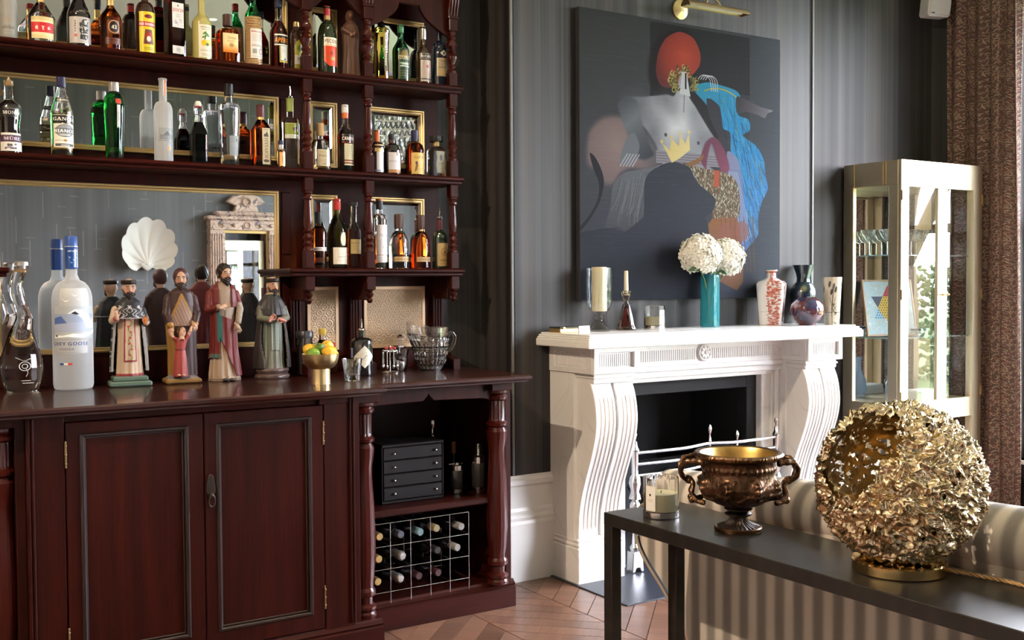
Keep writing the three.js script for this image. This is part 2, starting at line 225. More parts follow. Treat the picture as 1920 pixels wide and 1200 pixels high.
// chevron parquet: every plank a piece of its own where the photograph shows it
const floor = structGroup('floor');
const slab = part(floor, 'slab', bx(XL - 0.16, XR + 0.2, -0.2, -0.012, -4.9, ZF + 0.16, 0.001), M.dark);
const plankMap = woodPix([0.31, 0.205, 0.16], [0.5, 0.37, 0.3], 14), plankMats = [1, 0.86, 1.12, 0.94, 1.04, 0.78].map((k, i) => phy(lin(k, k * (0.97 + 0.01 * i), k * (0.94 + 0.012 * i)), 0.36, { map: plankMap, clearcoat: 0.25, clearcoatRoughness: 0.25 }));
{
  const W = 0.4, Hh = 0.128, g0 = 0.0012; reseed(5);
  const plank = (s, o) => { const h = Hh - g0 * 2, P = [], N = [], U = [], q = (a, b, c, d, n) => { for (const v of [a, b, c, a, c, d]) { P.push(...v); N.push(...n); U.push((v[0] + s * v[2]) * 0.7 + o, (v[0] - s * v[2]) * 0.7 + o * 0.7); } };
    const A = (x, y, z) => [x, y, z + s * x], w = W - g0, b = 0.0015, T = -0.0, L = -0.012;
    const c = [[g0, 0], [w, 0], [w, h], [g0, h]], inn = [[g0 + b, b], [w - b, b], [w - b, h - b], [g0 + b, h - b]];
    q(A(inn[0][0], T, inn[0][1]), A(inn[3][0], T, inn[3][1]), A(inn[2][0], T, inn[2][1]), A(inn[1][0], T, inn[1][1]), [0, 1, 0]);
    const ns = [[s * 0.7, 0.3, -0.7], [1, 0.3, 0], [-s * 0.7, 0.3, 0.7], [-1, 0.3, 0]];
    for (let i = 0; i < 4; i++) { const j = (i + 1) % 4; q(A(inn[i][0], T, inn[i][1]), A(inn[j][0], T, inn[j][1]), A(c[j][0], L, c[j][1]), A(c[i][0], L, c[i][1]), ns[i]); }
    const g = new THREE.BufferGeometry(); g.setAttribute('position', new THREE.Float32BufferAttribute(P, 3)); g.setAttribute('normal', new THREE.Float32BufferAttribute(N, 3)); g.setAttribute('uv', new THREE.Float32BufferAttribute(U, 2)); return g; };
  const kinds = [1, -1].map((s) => [0, 0.31, 0.57, 0.83].map((o) => plank(s, o))), far = [];
  for (let c = 0; c < 20; c++) for (let r = -4; r < 56; r++) {
    const x = XL - 0.1 + c * W, s = c % 2 ? -1 : 1, z = -4.9 + r * Hh + (s < 0 ? W : 0), cx = x + W / 2, cz = z + s * W / 2;
    if (cz < -4.75 || cz > ZF || cx > XR + 0.1) continue;
    const g = kinds[s > 0 ? 0 : 1][Math.floor(rnd(0, 4))], m = plankMats[Math.floor(rnd(0, 6))];
    if (cx > 1.3 && cx < 3.6 && cz > -4.35 && cz < -1.9 && far) { const p = part(floor, 'plank', g, m); p.position.set(x, 0, z); } else far.push(at(g.clone(), x, 0, z));
  }
  part(floor, 'far_planks', far, plankMats[0]).userData.kind = 'stuff';
}
// windows, and the garden they look on
WIN.forEach(([z0, z1], i) => {
  const w = structGroup('window_' + (i + 1)), zm = (z0 + z1) / 2, hw = z1 - z0, hh = WY1 - WY0, x = XR + 0.13;
  const fr = part(w, 'window_frame', [rot(at(ring(hw, hh, hw - 0.13, hh - 0.13, 0.06), 0, 0, -0.03), 0, Math.PI / 2, 0)], M.skirting); fr.position.set(x, (WY0 + WY1) / 2, zm);
  part(w, 'glazing_bar', [bx(x - 0.02, x + 0.02, WY0, WY1, zm - 0.022, zm + 0.022)], M.skirting); part(w, 'glazing_bar', [bx(x - 0.025, x + 0.025, 1.72, 1.78, z0, z1)], M.skirting);
  for (const [a, b] of [[z0 + 0.065, zm - 0.022], [zm + 0.022, z1 - 0.065]]) for (const [c, d] of [[WY0 + 0.065, 1.72], [1.78, WY1 - 0.065]]) part(w, 'pane', bx(x - 0.002, x + 0.002, c, d, a, b, 0.0003), M.pane);
  part(w, 'window_sill', bx(XR - 0.004, XR + 0.1, WY0 - 0.03, WY0, z0 - 0.05, z1 + 0.05, 0.006), M.skirting);
});
const lawn = struct('ground', bx(XR + 0.2, 60, -0.9, -0.6, -40, 40, 0.01), std(lin(0.08, 0.12, 0.04), 0.95)); 
{
  const bark = std(lin(0.12, 0.09, 0.06), 0.9);
  [[13.5, 2.1, 31], [22, 5.4, 12], [12, 11, 77], [20, -8.2, 5]].forEach(([x, z, s], i) => {
    reseed(s); const limbs = [], twigs = [];
    const grow = (p, d, len, r, n) => { const q = p.clone().addScaledVector(d, len); (n > 2 ? limbs : twigs).push(new THREE.TubeGeometry(new THREE.QuadraticBezierCurve3(p, p.clone().lerp(q, 0.5).add(V(rnd(-0.1, 0.1), rnd(-0.1, 0.1), rnd(-0.1, 0.1)).multiplyScalar(len)), q), 3, r, 5)); if (!n) return; for (let k = 0; k < 3; k++) grow(q, d.clone().add(V(rnd(-0.8, 0.8), rnd(-0.25, 0.6), rnd(-0.8, 0.8))).normalize(), len * rnd(0.6, 0.82), r * 0.62, n - 1); };
    grow(V(0, 0, 0), V(0, 1, 0), 2.2, 0.16, 5);
    const t = thing('bare_tree', ['bare winter tree in the garden close to the windows', 'bare winter tree standing beside the far end of the garden hedge', 'bare winter tree nearest to the second garden window', 'bare winter tree at the back of the lawn'][i], 'tree', [x, -0.6, z]);
    part(t, 'trunk', limbs, bark); part(t, 'twigs', twigs, bark);
  });
  reseed(8); const P = [], base = new THREE.IcosahedronGeometry(0.075, 0); for (let i = 0; i < 7000; i++) P.push(at(rot(base.clone().scale(1, 0.4, 0.7), rnd(0, 3), rnd(0, 3), rnd(0, 3)), rnd(-0.5, 0.5), rnd(0, 2.3), rnd(-9, 9)));
  tag(part(scene, 'garden_hedge', P, std(lin(0.05, 0.09, 0.03), 0.9)), 'dark green hedge along the back of the garden lawn', 'hedge').position.set(19, -0.6, 0);
}
// curtains
const leafTex = canvasTex(512, 512, (c, w, h) => { c.fillStyle = '#4d3a33'; c.fillRect(0, 0, w, h); reseed(21); for (let i = 0; i < 420; i++) { const x = rnd(0, w), y = rnd(0, h), a = rnd(0, 6.3), l = rnd(16, 34); c.fillStyle = ['#94806c', '#857160', '#a0886f', '#653a36'][i % 4]; for (const dx of [-w, 0, w]) for (const dy of [-h, 0, h]) { c.save(); c.translate(x + dx, y + dy); c.rotate(a); c.beginPath(); c.ellipse(0, 0, l, l * 0.26, 0, 0, 6.3); c.fill(); c.strokeStyle = '#3c2220'; c.lineWidth = 2; c.stroke(); c.restore(); } } });
leafTex.wrapS = leafTex.wrapT = THREE.RepeatWrapping; leafTex.repeat.set(5, 5);
M.curtain = phy(0xffffff, 0.75, { map: leafTex, sheen: 0.4, sheenColor: lin(0.5, 0.35, 0.28), sheenRoughness: 0.5 });
function drape(z0, z1, y0, y1, folds, amp, s) {
  const nS = folds * 10, nY = 18, P = [], U = [], I = []; reseed(s); const ph = Array.from({ length: folds * 2 + 3 }, () => rnd(0.6, 1.3));
  for (const side of [0, 1]) for (let j = 0; j <= nY; j++) for (let i = 0; i <= nS; i++) {
    const t = i / nS, v = j / nY, y = lerp(y0, y1, v), f = t * folds * 2, k = Math.floor(f), a = amp * ph[k] * (0.8 + 0.35 * Math.sin(v * 3 + k)) * (v > 0.97 ? 0.6 : 1);
    const drift = 0.012 * Math.sin(v * 5 + k * 1.7) , zz = lerp(z0, z1, t) + drift + Math.sin(f * Math.PI * 2) * 0.012;
    P.push(Math.sin(f * Math.PI) * a + (side ? 0.005 : 0), y, zz); U.push(t * folds * 0.16, y);
  }
  const n = nS + 1, o = n * (nY + 1);
  for (let j = 0; j < nY; j++) for (let i = 0; i < nS; i++) { const a = j * n + i; I.push(a, a + n, a + 1, a + 1, a + n, a + n + 1, o + a, o + a + 1, o + a + n, o + a + 1, o + a + n + 1, o + a + n); }
  for (let j = 0; j < nY; j++) for (const i of [0, nS]) { const a = j * n + i; I.push(a, o + a, a + n, a + n, o + a, o + a + n); }
  const g = new THREE.BufferGeometry(); g.setAttribute('position', new THREE.Float32BufferAttribute(P, 3)); g.setAttribute('uv', new THREE.Float32BufferAttribute(U, 2)); g.setIndex(I); g.computeVertexNormals(); return g;
}
[[-4.31, -3.8, 'brown leaf patterned pleated curtain hanging beside the brass cabinet', 3], [-2.05, -1.62, 'brown leaf patterned curtain drawn back at the near side of the first window', 9], [-1.58, -1.2, 'brown leaf patterned curtain on the pier at the start of the second window', 14], [1.15, 1.6, 'brown leaf patterned curtain at the end of the second window', 19]].forEach(([a, b, l, s]) => {
  const t = thing('curtain', l, 'curtain', [6.13, 0, 0]); part(t, 'fabric', drape(a, b, 0.02, 3.42, 6, 0.03, s), M.curtain); part(t, 'heading', drape(a, b, 3.4, 3.47, 11, 0.018, s + 1), M.curtain);
});
{ const t = thing('curtain_pole', 'long bronze curtain pole above the windows', 'curtain pole', [6.13, 3.5, 0]); part(t, 'pole', rod([0, 0, -4.42], [0, 0, 1.75], 0.018, 12), M.brassDark); for (const z of [-4.38, -1.6, 1.7]) part(t, 'bracket', [rod([0, 0, z], [0.048, 0, z], 0.008), at(cyl(0.03, 0, 0.01).rotateZ(-Math.PI / 2), 0.04, 0, z)], M.brassDark); }
// added fill lamps, set into the ceiling to warm the left-facing sides
FILL_DOWNLIGHTS.forEach(([x, z, I], i) => {
  const t = thing('added_fill_downlight', ['added white fill lamp in the ceiling closest to the pale wall left of the bar', 'added white fill lamp in the ceiling above the left end of the bar', 'added white fill lamp in the ceiling above the middle of the bar', 'added white fill lamp in the ceiling above the right end of the bar', 'added white fill lamp in the ceiling over the middle of the room', 'added white fill lamp in the ceiling in front of the shell wall', 'added white fill lamp in the ceiling near the room corner by the camera'][i], 'ceiling lamp', [x, HT, z]);
  part(t, 'ring', revolve([[0.035, -0.002], [0.05, -0.006], [0.052, 0], [0.035, 0.0]], 24), M.skirting);
  part(t, 'bulb', cyl(0.034, -0.003, -0.001), std(0x000000, 1, { emissive: lin(1, 0.8, 0.58), emissiveIntensity: 6 }));
  const l = new THREE.SpotLight(lin(1, 0.78, 0.55), I, 0, x < -1 ? 1.2 : 0.95, 0.6); l.position.set(0, -0.012, 0); l.target.position.set(x < -1 ? 0.7 : 0, -1, z < -2 && x > -1 ? -0.28 : 0); l.castShadow = true; l.shadow.radius = 2; t.add(l, l.target);
});
// the wall opposite the bar, seen in the mirrors: a plaster shell, a marble overmantel mirror and candles
{
  const P = [], U = [], I = [], nA = 132, nR = 22;
  for (let s = 0; s < 2; s++) for (let j = 0; j <= nR; j++) for (let i = 0; i <= nA; i++) {
    const t = i / nA, a = lerp(-1.95, 1.95, t), q = j / nR, rib = Math.abs(Math.sin(t * Math.PI * 9.5)) ** 0.8 * 2 - 1, R = 0.45 * Math.pow(Math.cos(a * 0.6), 1.1) * (1 + 0.04 * rib * q), r = q * R, d = 0.02 + 0.15 * Math.pow(Math.abs(q - 0.42) * 1.5, 2) + 0.014 * rib * Math.sin(q * 1.6);
    P.push(Math.sin(a) * r * 0.84, Math.cos(a) * r - 0.2, -(d + (s ? 0.007 : 0))); U.push(t, q);
  }
  const n = nA + 1, o = n * (nR + 1); for (let s = 0; s < 2; s++) for (let j = 0; j < nR; j++) for (let i = 0; i < nA; i++) { const a = s * o + j * n + i; I.push(a, a + 1, a + n, a + 1, a + n + 1, a + n); }
  const g = new THREE.BufferGeometry(); g.setAttribute('position', new THREE.Float32BufferAttribute(P, 3)); g.setAttribute('uv', new THREE.Float32BufferAttribute(U, 2)); g.setIndex(I); g.computeVertexNormals();
  const t = thing('wall_shell', 'large white plaster scallop shell on the grey wall seen in the bar mirror', 'wall sculpture', [2.74, 1.8, ZF]); part(t, 'shell', g, M.plaster);
  part(t, 'hinge', [0, 1, 2, 3, 4].map((k) => rot(at(ball(0.022, 0, 0.03, -0.02, 2.2), 0, 0, 0), 0, 0, (k - 2) * 0.4).translate(0, -0.24, -0.03)), M.plaster);
  const veined = phy(0xffffff, 0.35, { map: pixels(256, 256, (u, v) => { const w = tn(u, v, 4, 4, 2), k = Math.abs(tn(u + w * 0.2, v + w * 0.2, 6, 6, 5)), d = k < 0.05 ? 0.42 : 1, p = 0.75 + 0.14 * w; return [p * d, p * 0.87 * d, (p * 0.78) * d + (d < 1 ? 0.06 : 0)]; }, { rep: [2.6, 2.6] }) });
  const m = thing('overmantel_mirror', 'tall carved veined marble mirror frame with a crest, seen in the bar mirror', 'mirror', [3.73, 0, ZF - 0.1]);
  for (const s of [-1, 1]) { part(m, 'pilaster', [bx(s * 0.31 - 0.075, s * 0.31 + 0.075, 1.1, 1.98, -0.02, 0.1), ...[-0.05, -0.025, 0, 0.025, 0.05].map((d) => rod([s * 0.31 + d, 1.16, -0.022], [s * 0.31 + d, 1.92, -0.022], 0.009, 8))], veined); }
  part(m, 'frieze', [bx(-0.385, 0.385, 1.96, 2.06, -0.03, 0.1), at(new THREE.TorusGeometry(0.03, 0.008, 6, 18), 0, 2.01, -0.035), ...[-0.25, -0.14, 0.14, 0.25].map((x) => ball(0.022, x, 2.01, -0.035, 1))], veined);
  part(m, 'cornice', [bx(-0.42, 0.42, 2.06, 2.1, -0.06, 0.1, 0.012), bx(-0.33, 0.33, 2.1, 2.15, -0.02, 0.1, 0.02)], veined);
  part(m, 'crest', [at(extrude([[-0.13, 0], [0.13, 0], [0.11, 0.06], [0.2, 0.1], [0.14, 0.16], [0.05, 0.18], [-0.05, 0.18], [-0.14, 0.16], [-0.2, 0.1], [-0.11, 0.06]], 0.07, 0.01), 0, 2.15, -0.01), at(new THREE.TorusGeometry(0.042, 0.009, 8, 20), 0, 2.25, -0.02)], veined);
  part(m, 'mirror_frame', at(ring(0.5, 0.84, 0.44, 0.78, 0.03), 0, 1.54, 0.02), M.gilt); part(m, 'glass', bx(-0.22, 0.22, 1.15, 1.93, 0.035, 0.04, 0.001), M.mirror);
  solo('mantel_shelf', 'veined marble shelf below the carved overmantel mirror', 'shelf', [bx(3.2, 4.3, 1.05, 1.1, ZF - 0.3, ZF, 0.01), bx(3.3, 4.2, 0, 1.05, ZF - 0.18, ZF, 0.01)], veined);
  const wax = std(lin(0.11, 0.03, 0.05), 0.5);
  [[3.98, 0.27, 'taller'], [4.1, 0.25, 'shorter']].forEach(([x, h, w]) => { const k = thing('pillar_candle', w + ' plum pillar candle on the marble shelf under the overmantel mirror', 'candle', [x, 1.1, ZF - 0.2]); part(k, 'wax', cyl(0.04, 0, h, 20, 0.006), wax); part(k, 'wick', cyl(0.002, h, h + 0.012, 6), M.dark); });
}
// crystal chandelier, seen in the upper right mirror
{
  const t = thing('chandelier', 'crystal chandelier with rows of drops, reflected in the bar mirror', 'chandelier', [3.85, 2.58, -1.3]);
  part(t, 'frame', [at(new THREE.TorusGeometry(0.3, 0.008, 8, 40).rotateX(Math.PI / 2), 0, 0.14, 0), at(new THREE.TorusGeometry(0.2, 0.008, 8, 32).rotateX(Math.PI / 2), 0, 0.0, 0), rod([0, 0.1, 0], [0, 0.7, 0], 0.01), rod([-0.3, 0.14, 0], [0.3, 0.14, 0], 0.006), rod([0, 0.14, -0.3], [0, 0.14, 0.3], 0.006)], M.chrome);
  const drop = new THREE.OctahedronGeometry(0.016, 0).scale(0.8, 1.6, 0.8), L = []; reseed(4);
  for (const [r, y, n] of [[0.3, 0.12, 46], [0.3, 0.075, 46], [0.3, 0.03, 46], [0.25, -0.02, 38], [0.2, -0.06, 32], [0.2, -0.1, 32], [0.14, -0.14, 24], [0.08, -0.18, 14]]) for (let i = 0; i < n; i++) { const a = (i / n) * 6.283 + y; L.push(at(rot(drop.clone(), 0, rnd(0, 3), 0), Math.cos(a) * r, y, Math.sin(a) * r)); }
  const o = part(t, 'crystal_drops', L, phy(lin(0.9, 0.92, 0.95), 0.05, { metalness: 0.6, clearcoat: 1 })); o.userData.kind = 'stuff';
}
// ---------------------------------------------------------------- the bar: sideboard, counter, shelf unit
const CX = 1.12, CT = 1.011; // centre line of the bar, height of its counter
const mir = (x) => 2 * CX - x;
const sideboard = thing('bar_sideboard', 'dark red mahogany bar sideboard with two panelled doors and turned columns', 'sideboard');
{
  const p = (n, g, m, l) => part(sideboard, n, g, m, l);
  p('carcass', [bx(0.55, 0.665, 0.1, 0.985, -3.79, -3.716), bx(1.568, 1.69, 0.1, 0.985, -3.79, -3.716), bx(0.55, 1.69, 0.955, 0.985, -3.79, -3.73, 0.002, 0), bx(0.55, 1.69, 0.1, 0.985, -4.43, -3.79, 0.002), bx(1.69, 1.72, 0.1, 0.98, -4.43, -3.735, 0.002), bx(0.52, 0.55, 0.1, 0.98, -4.43, -3.735, 0.002), bx(1.55, 1.68, 0.955, 0.985, -3.8, -3.712, 0.002)], M.wood);
  // mouldings on the stiles beside the doors
  p('stile_moulding', [1.672, 1.684, mir(1.672), mir(1.684)].map((x) => bx(x - 0.004, x + 0.004, 0.12, 0.975, -3.73, -3.706, 0.003)), M.wood);
  const pl = [[0, 0], [0, -0.115], [0.03, -0.115], [0.03, -0.03], [0.022, -0.024], [0.026, -0.016], [0.014, -0.006], [0.01, 0]];
  const plinth = (x0, x1, z) => [mould(pl, x0, x1, 0.115, z - 0.03), bx(x0, x1, 0, 0.114, z - 0.4, z - 0.03, 0.002, 0)];
  p('plinth', [plinth(mir(1.8), 1.8, -3.7), plinth(1.8, 2.52, -3.88), plinth(mir(2.52), mir(1.8), -3.88)], M.wood);
  // turned corner columns
  const colP = (k) => [[0, 0], [0.046, 0], [0.046, 0.012], [0.04, 0.02], [0.046, 0.03], [0.046, 0.04], [0.033, 0.05], [0.032, 0.075], [0.044, 0.083], [0.044, 0.1], [0.036, 0.112], [0.036, 0.13], [0.04, 0.16], [0.0455, 0.24], [0.046, 0.32], [0.041, 0.44], [0.0345, 0.54], [0.0345, 0.58], [0.042, 0.625], [0.044, 0.655], [0.034, 0.672], [0.044, 0.68], [0.046, 0.69], [0.036, 0.7], [0.0345, 0.71], [0.0345, 0.785], [0.044, 0.793], [0.046, 0.803], [0.038, 0.812], [0.046, 0.82], [0.046, 0.83], [0, 0.83]];
  const fl = (a, y) => (y > 0.705 && y < 0.79 ? 1 - 0.1 * Math.pow(Math.abs(Math.cos(a * 6)), 4) : 1);
  const colG = revolve(colP(), 72, { mod: fl, crease: 0.5 });
  for (const [x, z] of [[1.757, -3.785], [2.43, -3.885], [mir(1.757), -3.785], [mir(2.43), -3.885]]) {
    const c = p('corner_column', colG, M.turned); c.position.set(x, 0.115, z);
    part(c, 'block', [bx(-0.05, 0.05, 0.83, 0.865, -0.06, 0.045, 0.003)], M.wood);
  }
  for (const s of [0, 1]) {
    const f = s ? mir : (x) => x, b = (x0, x1, ...r) => bx(Math.min(f(x0), f(x1)), Math.max(f(x0), f(x1)), ...r);
    const bay = s ? 'left' : 'right';
    const ap = new THREE.Shape([[1.72, 0.985], [2.47, 0.985], [2.47, 0.83], [2.45, 0.85], [2.43, 0.885], [2.4, 0.905], [2.35, 0.915], [2.12, 0.921], [2.1, 0.94], [2.095, 0.95], [2.09, 0.94], [2.07, 0.921], [1.86, 0.915], [1.8, 0.9], [1.75, 0.87], [1.72, 0.84]].map(([x, y]) => new THREE.Vector2(f(x), y)));
    p('apron', at(extrude(ap, 0.022, 0.002), 0, 0, -3.895), M.wood);
    p('side_panel', [b(2.455, 2.485, 0.115, 0.985, -4.43, -3.86)], M.wood);
    p('back_panel', [b(1.72, 2.46, 0.1, 0.985, -4.44, -4.42)], M.backboard);
    p('bay_shelf', [b(1.72, 2.456, 0.462, 0.49, -4.42, -3.88, 0.006, 0)], M.wood);
    p('bay_floor', [b(1.72, 2.456, 0.1, 0.118, -4.42, -3.9, 0.003, 0)], M.wood);
  }
  for (const [x0, x1, px0, px1] of [[0.669, 1.118, 0.715, 1.064], [1.122, 1.564, 1.166, 1.516]]) {
    const w = x1 - x0, h = 0.835, cx = (x0 + x1) / 2, pw = px1 - px0, ph = 0.735, pcx = (px0 + px1) / 2;
    const fr = new THREE.Shape([[x0, 0.118], [x1, 0.118], [x1, 0.953], [x0, 0.953]].map((q) => new THREE.Vector2(...q))); fr.holes.push(new THREE.Path([[px0, 0.18], [px0, 0.912], [px1, 0.912], [px1, 0.18]].map((q) => new THREE.Vector2(...q))));
    const d = p('door', at(extrude(fr, 0.03, 0.0025), 0, 0, -3.745), M.wood);
    part(d, 'panel', bx(px0 - 0.01, px1 + 0.01, 0.17, 0.922, -3.738, -3.728, 0.001), M.wood);
    part(d, 'panel_moulding', [at(ring(pw + 0.006, ph + 0.006, pw - 0.022, ph - 0.022, 0.014, 0.004), pcx, 0.546, -3.724), at(ring(pw - 0.02, ph - 0.02, pw - 0.034, ph - 0.034, 0.006, 0.002), pcx, 0.546, -3.729)], M.bead);
    for (const y of [0.85, 0.235]) part(d, 'hinge', [bx(x0 < 1 ? x0 - 0.004 : x1 - 0.002, x0 < 1 ? x0 + 0.002 : x1 + 0.004, y - 0.045, y + 0.045, -3.722, -3.711, 0.002), ...[-0.03, 0, 0.03].map((q) => ball(0.004, x0 < 1 ? x0 - 0.001 : x1 + 0.001, y + q, -3.711, 1, 8))], M.brassDark);
    if (x0 > 1) {
      const hd = part(d, 'handle', [at(extrude(new THREE.Shape(Array.from({ length: 24 }, (_, i) => { const a = (i / 24) * 6.283; return new THREE.Vector2(Math.sin(a) * 0.015 * (1 + 0.15 * Math.cos(3 * a)), Math.cos(a) * 0.042); })), 0.005, 0.0015), 1.1415, 0.697, -3.714), rot(at(new THREE.TorusGeometry(0.0125, 0.003, 8, 20).scale(0.85, 1.7, 1), 0, 0, 0), 0.15).translate(1.1415, 0.645, -3.701), ball(0.007, 1.1415, 0.668, -3.705, 1, 10)], std(lin(0.06, 0.05, 0.04), 0.35, { metalness: 0.9 }), 'dark metal drop handle');
    }
  }
}
{ // the worktop, stepped forward over the doors
  const t = thing('bar_counter', 'long polished dark mahogany counter top of the bar', 'counter');
  const plan = (d) => [[mir(2.55) + d, 4.45], [mir(2.55) + d, 3.79 + d], [mir(1.8) + d, 3.79 + d], [mir(1.8) + d, 3.66 + d], [1.8 - d, 3.66 + d], [1.8 - d, 3.79 + d], [2.55 - d, 3.79 + d], [2.55 - d, 4.45]].reverse();
  const layer = (d, y, h, b) => boxUV(at(rot(extrude(plan(d), h, b), -Math.PI / 2, 0, 0).scale(1, 1, 1), 0, y, 0), 0);
  part(t, 'worktop', [layer(0, CT - 0.022, 0.022, 0.006), layer(0.014, CT - 0.032, 0.011, 0.003)], M.counter);
}
const SH1 = 2.295, SH2 = 1.884, SH3 = 1.468, BACK = -4.452, SF = -4.245;
const shelfUnit = thing('bar_shelf_unit', 'tall mahogany bar shelf unit with gilt framed mirrors and turned posts', 'shelf unit');
{
  const p = (n, g, m, l) => part(shelfUnit, n, g, m, l), both = (fn) => [fn((x) => x), fn(mir)];
  const b = (f, x0, x1, ...r) => bx(Math.min(f(x0), f(x1)), Math.max(f(x0), f(x1)), ...r);
  p('back_panel', bx(mir(2.47), 2.47, CT, 2.95, -4.468, BACK, 0.001), M.wood);
  const edge = (x0, x1, y) => [bx(x0, x1, y - 0.02, y, BACK, SF, 0.007, 0), bx(x0 + 0.008, x1 - 0.008, y - 0.034, y - 0.018, BACK, SF - 0.012, 0.004, 0)];
  p('shelf', edge(mir(2.495), 2.495, SH1), M.shelf); p('shelf', edge(mir(2.495), 2.495, SH2), M.shelf);
  both((f) => p('shelf', edge(Math.min(f(1.65), f(2.495)), Math.max(f(1.65), f(2.495)), SH3), M.shelf));
  p('cornice', [bx(mir(2.5), 2.5, 2.86, 2.96, BACK, -4.2, 0.02, 0), bx(mir(2.47), 2.47, 2.8, 2.86, BACK, -4.24, 0.01, 0)], M.wood);
  // turned posts on each shelf
  const post = (h) => { const k = [[0, 0.075], [0.019, 0.075], [0.02, 0.083], [0.014, 0.092], [0.021, 0.103], [0.014, 0.115], [0.0225, 0.13], [0.014, 0.146], [0.021, 0.157], [0.013, 0.168], [0.017, 0.178], [0.0185, 0.2], [0.0145, 0.26], [0.0125, h - 0.095], [0.02, h - 0.088], [0.02, h - 0.08], [0.014, h - 0.072], [0.02, h - 0.064], [0.019, h - 0.056], [0, h - 0.056]]; return revolve(k, 24, { crease: 0.6 }); };
  const postTop = (h) => revolve([[0, 0.06], [0.019, 0.06], [0.021, 0.07], [0.013, 0.08], [0.02, 0.09], [0.013, 0.1], [0.025, 0.125], [0.025, 0.135], [0.013, 0.15], [0.021, 0.158], [0.013, 0.166], [0.025, 0.18], [0.025, 0.19], [0.013, 0.21], [0.02, 0.22], [0.013, 0.23], [0.019, 0.24], [0.017, 0.25], [0, 0.25]], 24, { crease: 0.6 });
  const g2 = post(SH1 - 0.034 - SH2), g3 = post(SH2 - 0.034 - SH3), g1 = postTop();
  for (const x0 of [1.745, 2.027, 2.448]) both((f) => {
    const x = f(x0), z = -4.28;
    for (const [g, y, h] of [[g2, SH2, SH1 - 0.034 - SH2], [g3, SH3, SH2 - 0.034 - SH3]]) { const c = p('post', g, M.turned); c.position.set(x, y, z); part(c, 'block', bx(-0.02, 0.02, 0, 0.076, -0.02, 0.02), M.wood); part(c, 'block', bx(-0.02, 0.02, h - 0.058, h, -0.02, 0.02), M.wood); }
    const c = p('post', g1, M.turned); c.position.set(x, SH1, z);
    part(c, 'block', bx(-0.02, 0.02, 0, 0.062, -0.02, 0.02), M.wood); part(c, 'block', [bx(-0.022, 0.022, 0.248, 0.31, -0.022, 0.022), bx(-0.027, 0.027, 0.3, 0.315, -0.027, 0.027)], M.wood);
    part(c, 'corbel', [at(rot(extrude([[-0.03, 0], [0.02, 0], [0.024, 0.03], [0.034, 0.06], [0.04, 0.11], [0.03, 0.15], [0.03, 0.25], [-0.03, 0.25]], 0.05, 0.004), 0, -Math.PI / 2, 0), 0.025, 0.315, 0), ...[-0.015, 0, 0.015].map((d) => at(rot(tube([[0, 0, 0.02], [0, 0.06, 0.035], [0, 0.11, 0.041], [0, 0.15, 0.03]], 0.0045, 6), 0, 0, 0), d, 0.315, 0))], M.turned);
    // bracket below the low shelf: pendant knobs in front, fluted pilaster and foot behind
    p('bracket', [bx(x - 0.021, x + 0.021, 1.375, SH3 - 0.034, -4.3, -4.258), bx(x - 0.02, x + 0.02, 1.33, SH3 - 0.034, BACK, -4.3), at(revolve([[0, -0.06], [0.008, -0.058], [0.014, -0.046], [0.008, -0.036], [0.016, -0.026], [0.017, -0.018], [0.009, -0.01], [0.018, -0.004], [0.018, 0], [0, 0]], 20), x, 1.376, -4.279), at(extrude([[-0.028, 0], [0.028, 0], [0.028, 0.29], [-0.028, 0.29]], 0.03, 0.003), x, 1.06, BACK), ...[-0.014, 0, 0.014].map((d) => rod([x + d, 1.13, BACK + 0.031], [x + d, 1.33, BACK + 0.031], 0.0045, 8)),
      at(rot(extrude([[0, 0], [0.2, 0], [0.2, 0.045], [0.13, 0.055], [0.1, 0.08], [0.08, 0.1], [0, 0.1]], 0.04, 0.004), 0, -Math.PI / 2, 0), x + 0.02, CT, BACK)], M.wood);
  });
  // arched aprons over the top row
  const arch = (x0, x1, y0, f) => { const m = (x0 + x1) / 2, w = x1 - x0, r = Math.min(0.16, w * 0.4), pts = [[x0, 2.86], [x1, 2.86], [x1, y0]]; for (let i = 0; i <= 8; i++) { const a = (i / 8) * Math.PI / 2; pts.push([x1 - r * 0.1 - r * 0.9 * Math.sin(a), y0 + 0.05 + (0.12) * (1 - Math.cos(a)) ** 0.6]); } for (let i = 8; i >= 0; i--) { const a = (i / 8) * Math.PI / 2; pts.push([x0 + r * 0.1 + r * 0.9 * Math.sin(a), y0 + 0.05 + 0.12 * (1 - Math.cos(a)) ** 0.6]); } pts.push([x0, y0]); return at(extrude(new THREE.Shape(pts.map(([x, y]) => new THREE.Vector2(f(x), y))), 0.018, 0.002), 0, 0, -4.3); };
  both((f) => { p('apron', arch(1.745, 2.027, 2.5, f), M.wood); p('apron', arch(2.027, 2.448, 2.47, f), M.wood); });
  p('apron', arch(mir(1.745), 1.745, 2.5, (x) => x), M.wood);
  // mirrors in gilt frames: [x0, x1, y0, y1]
  const mirror = (x0, x1, y0, y1, big) => {
    const w = x1 - x0, h = y1 - y0, cx = (x0 + x1) / 2, cy = (y0 + y1) / 2, fw = big ? 0.022 : 0.02, bv = big ? 0 : 0.016;
    const fr = p('gilt_frame', [at(ring(w, h, w - fw * 1.1, h - fw * 1.1, 0.014, 0.003), cx, cy, BACK), at(ring(w - fw, h - fw, w - fw * 2, h - fw * 2, 0.01, 0.002), cx, cy, BACK)], M.gilt);
    const gw = w / 2 - fw, gh = h / 2 - fw, z0 = BACK + 0.003, z1 = BACK + 0.007, P = [], c = (a, d, z) => [cx + a, cy + d, z];
    const q = (...v) => { for (const i of [0, 1, 2, 0, 2, 3]) P.push(...v[i]); };
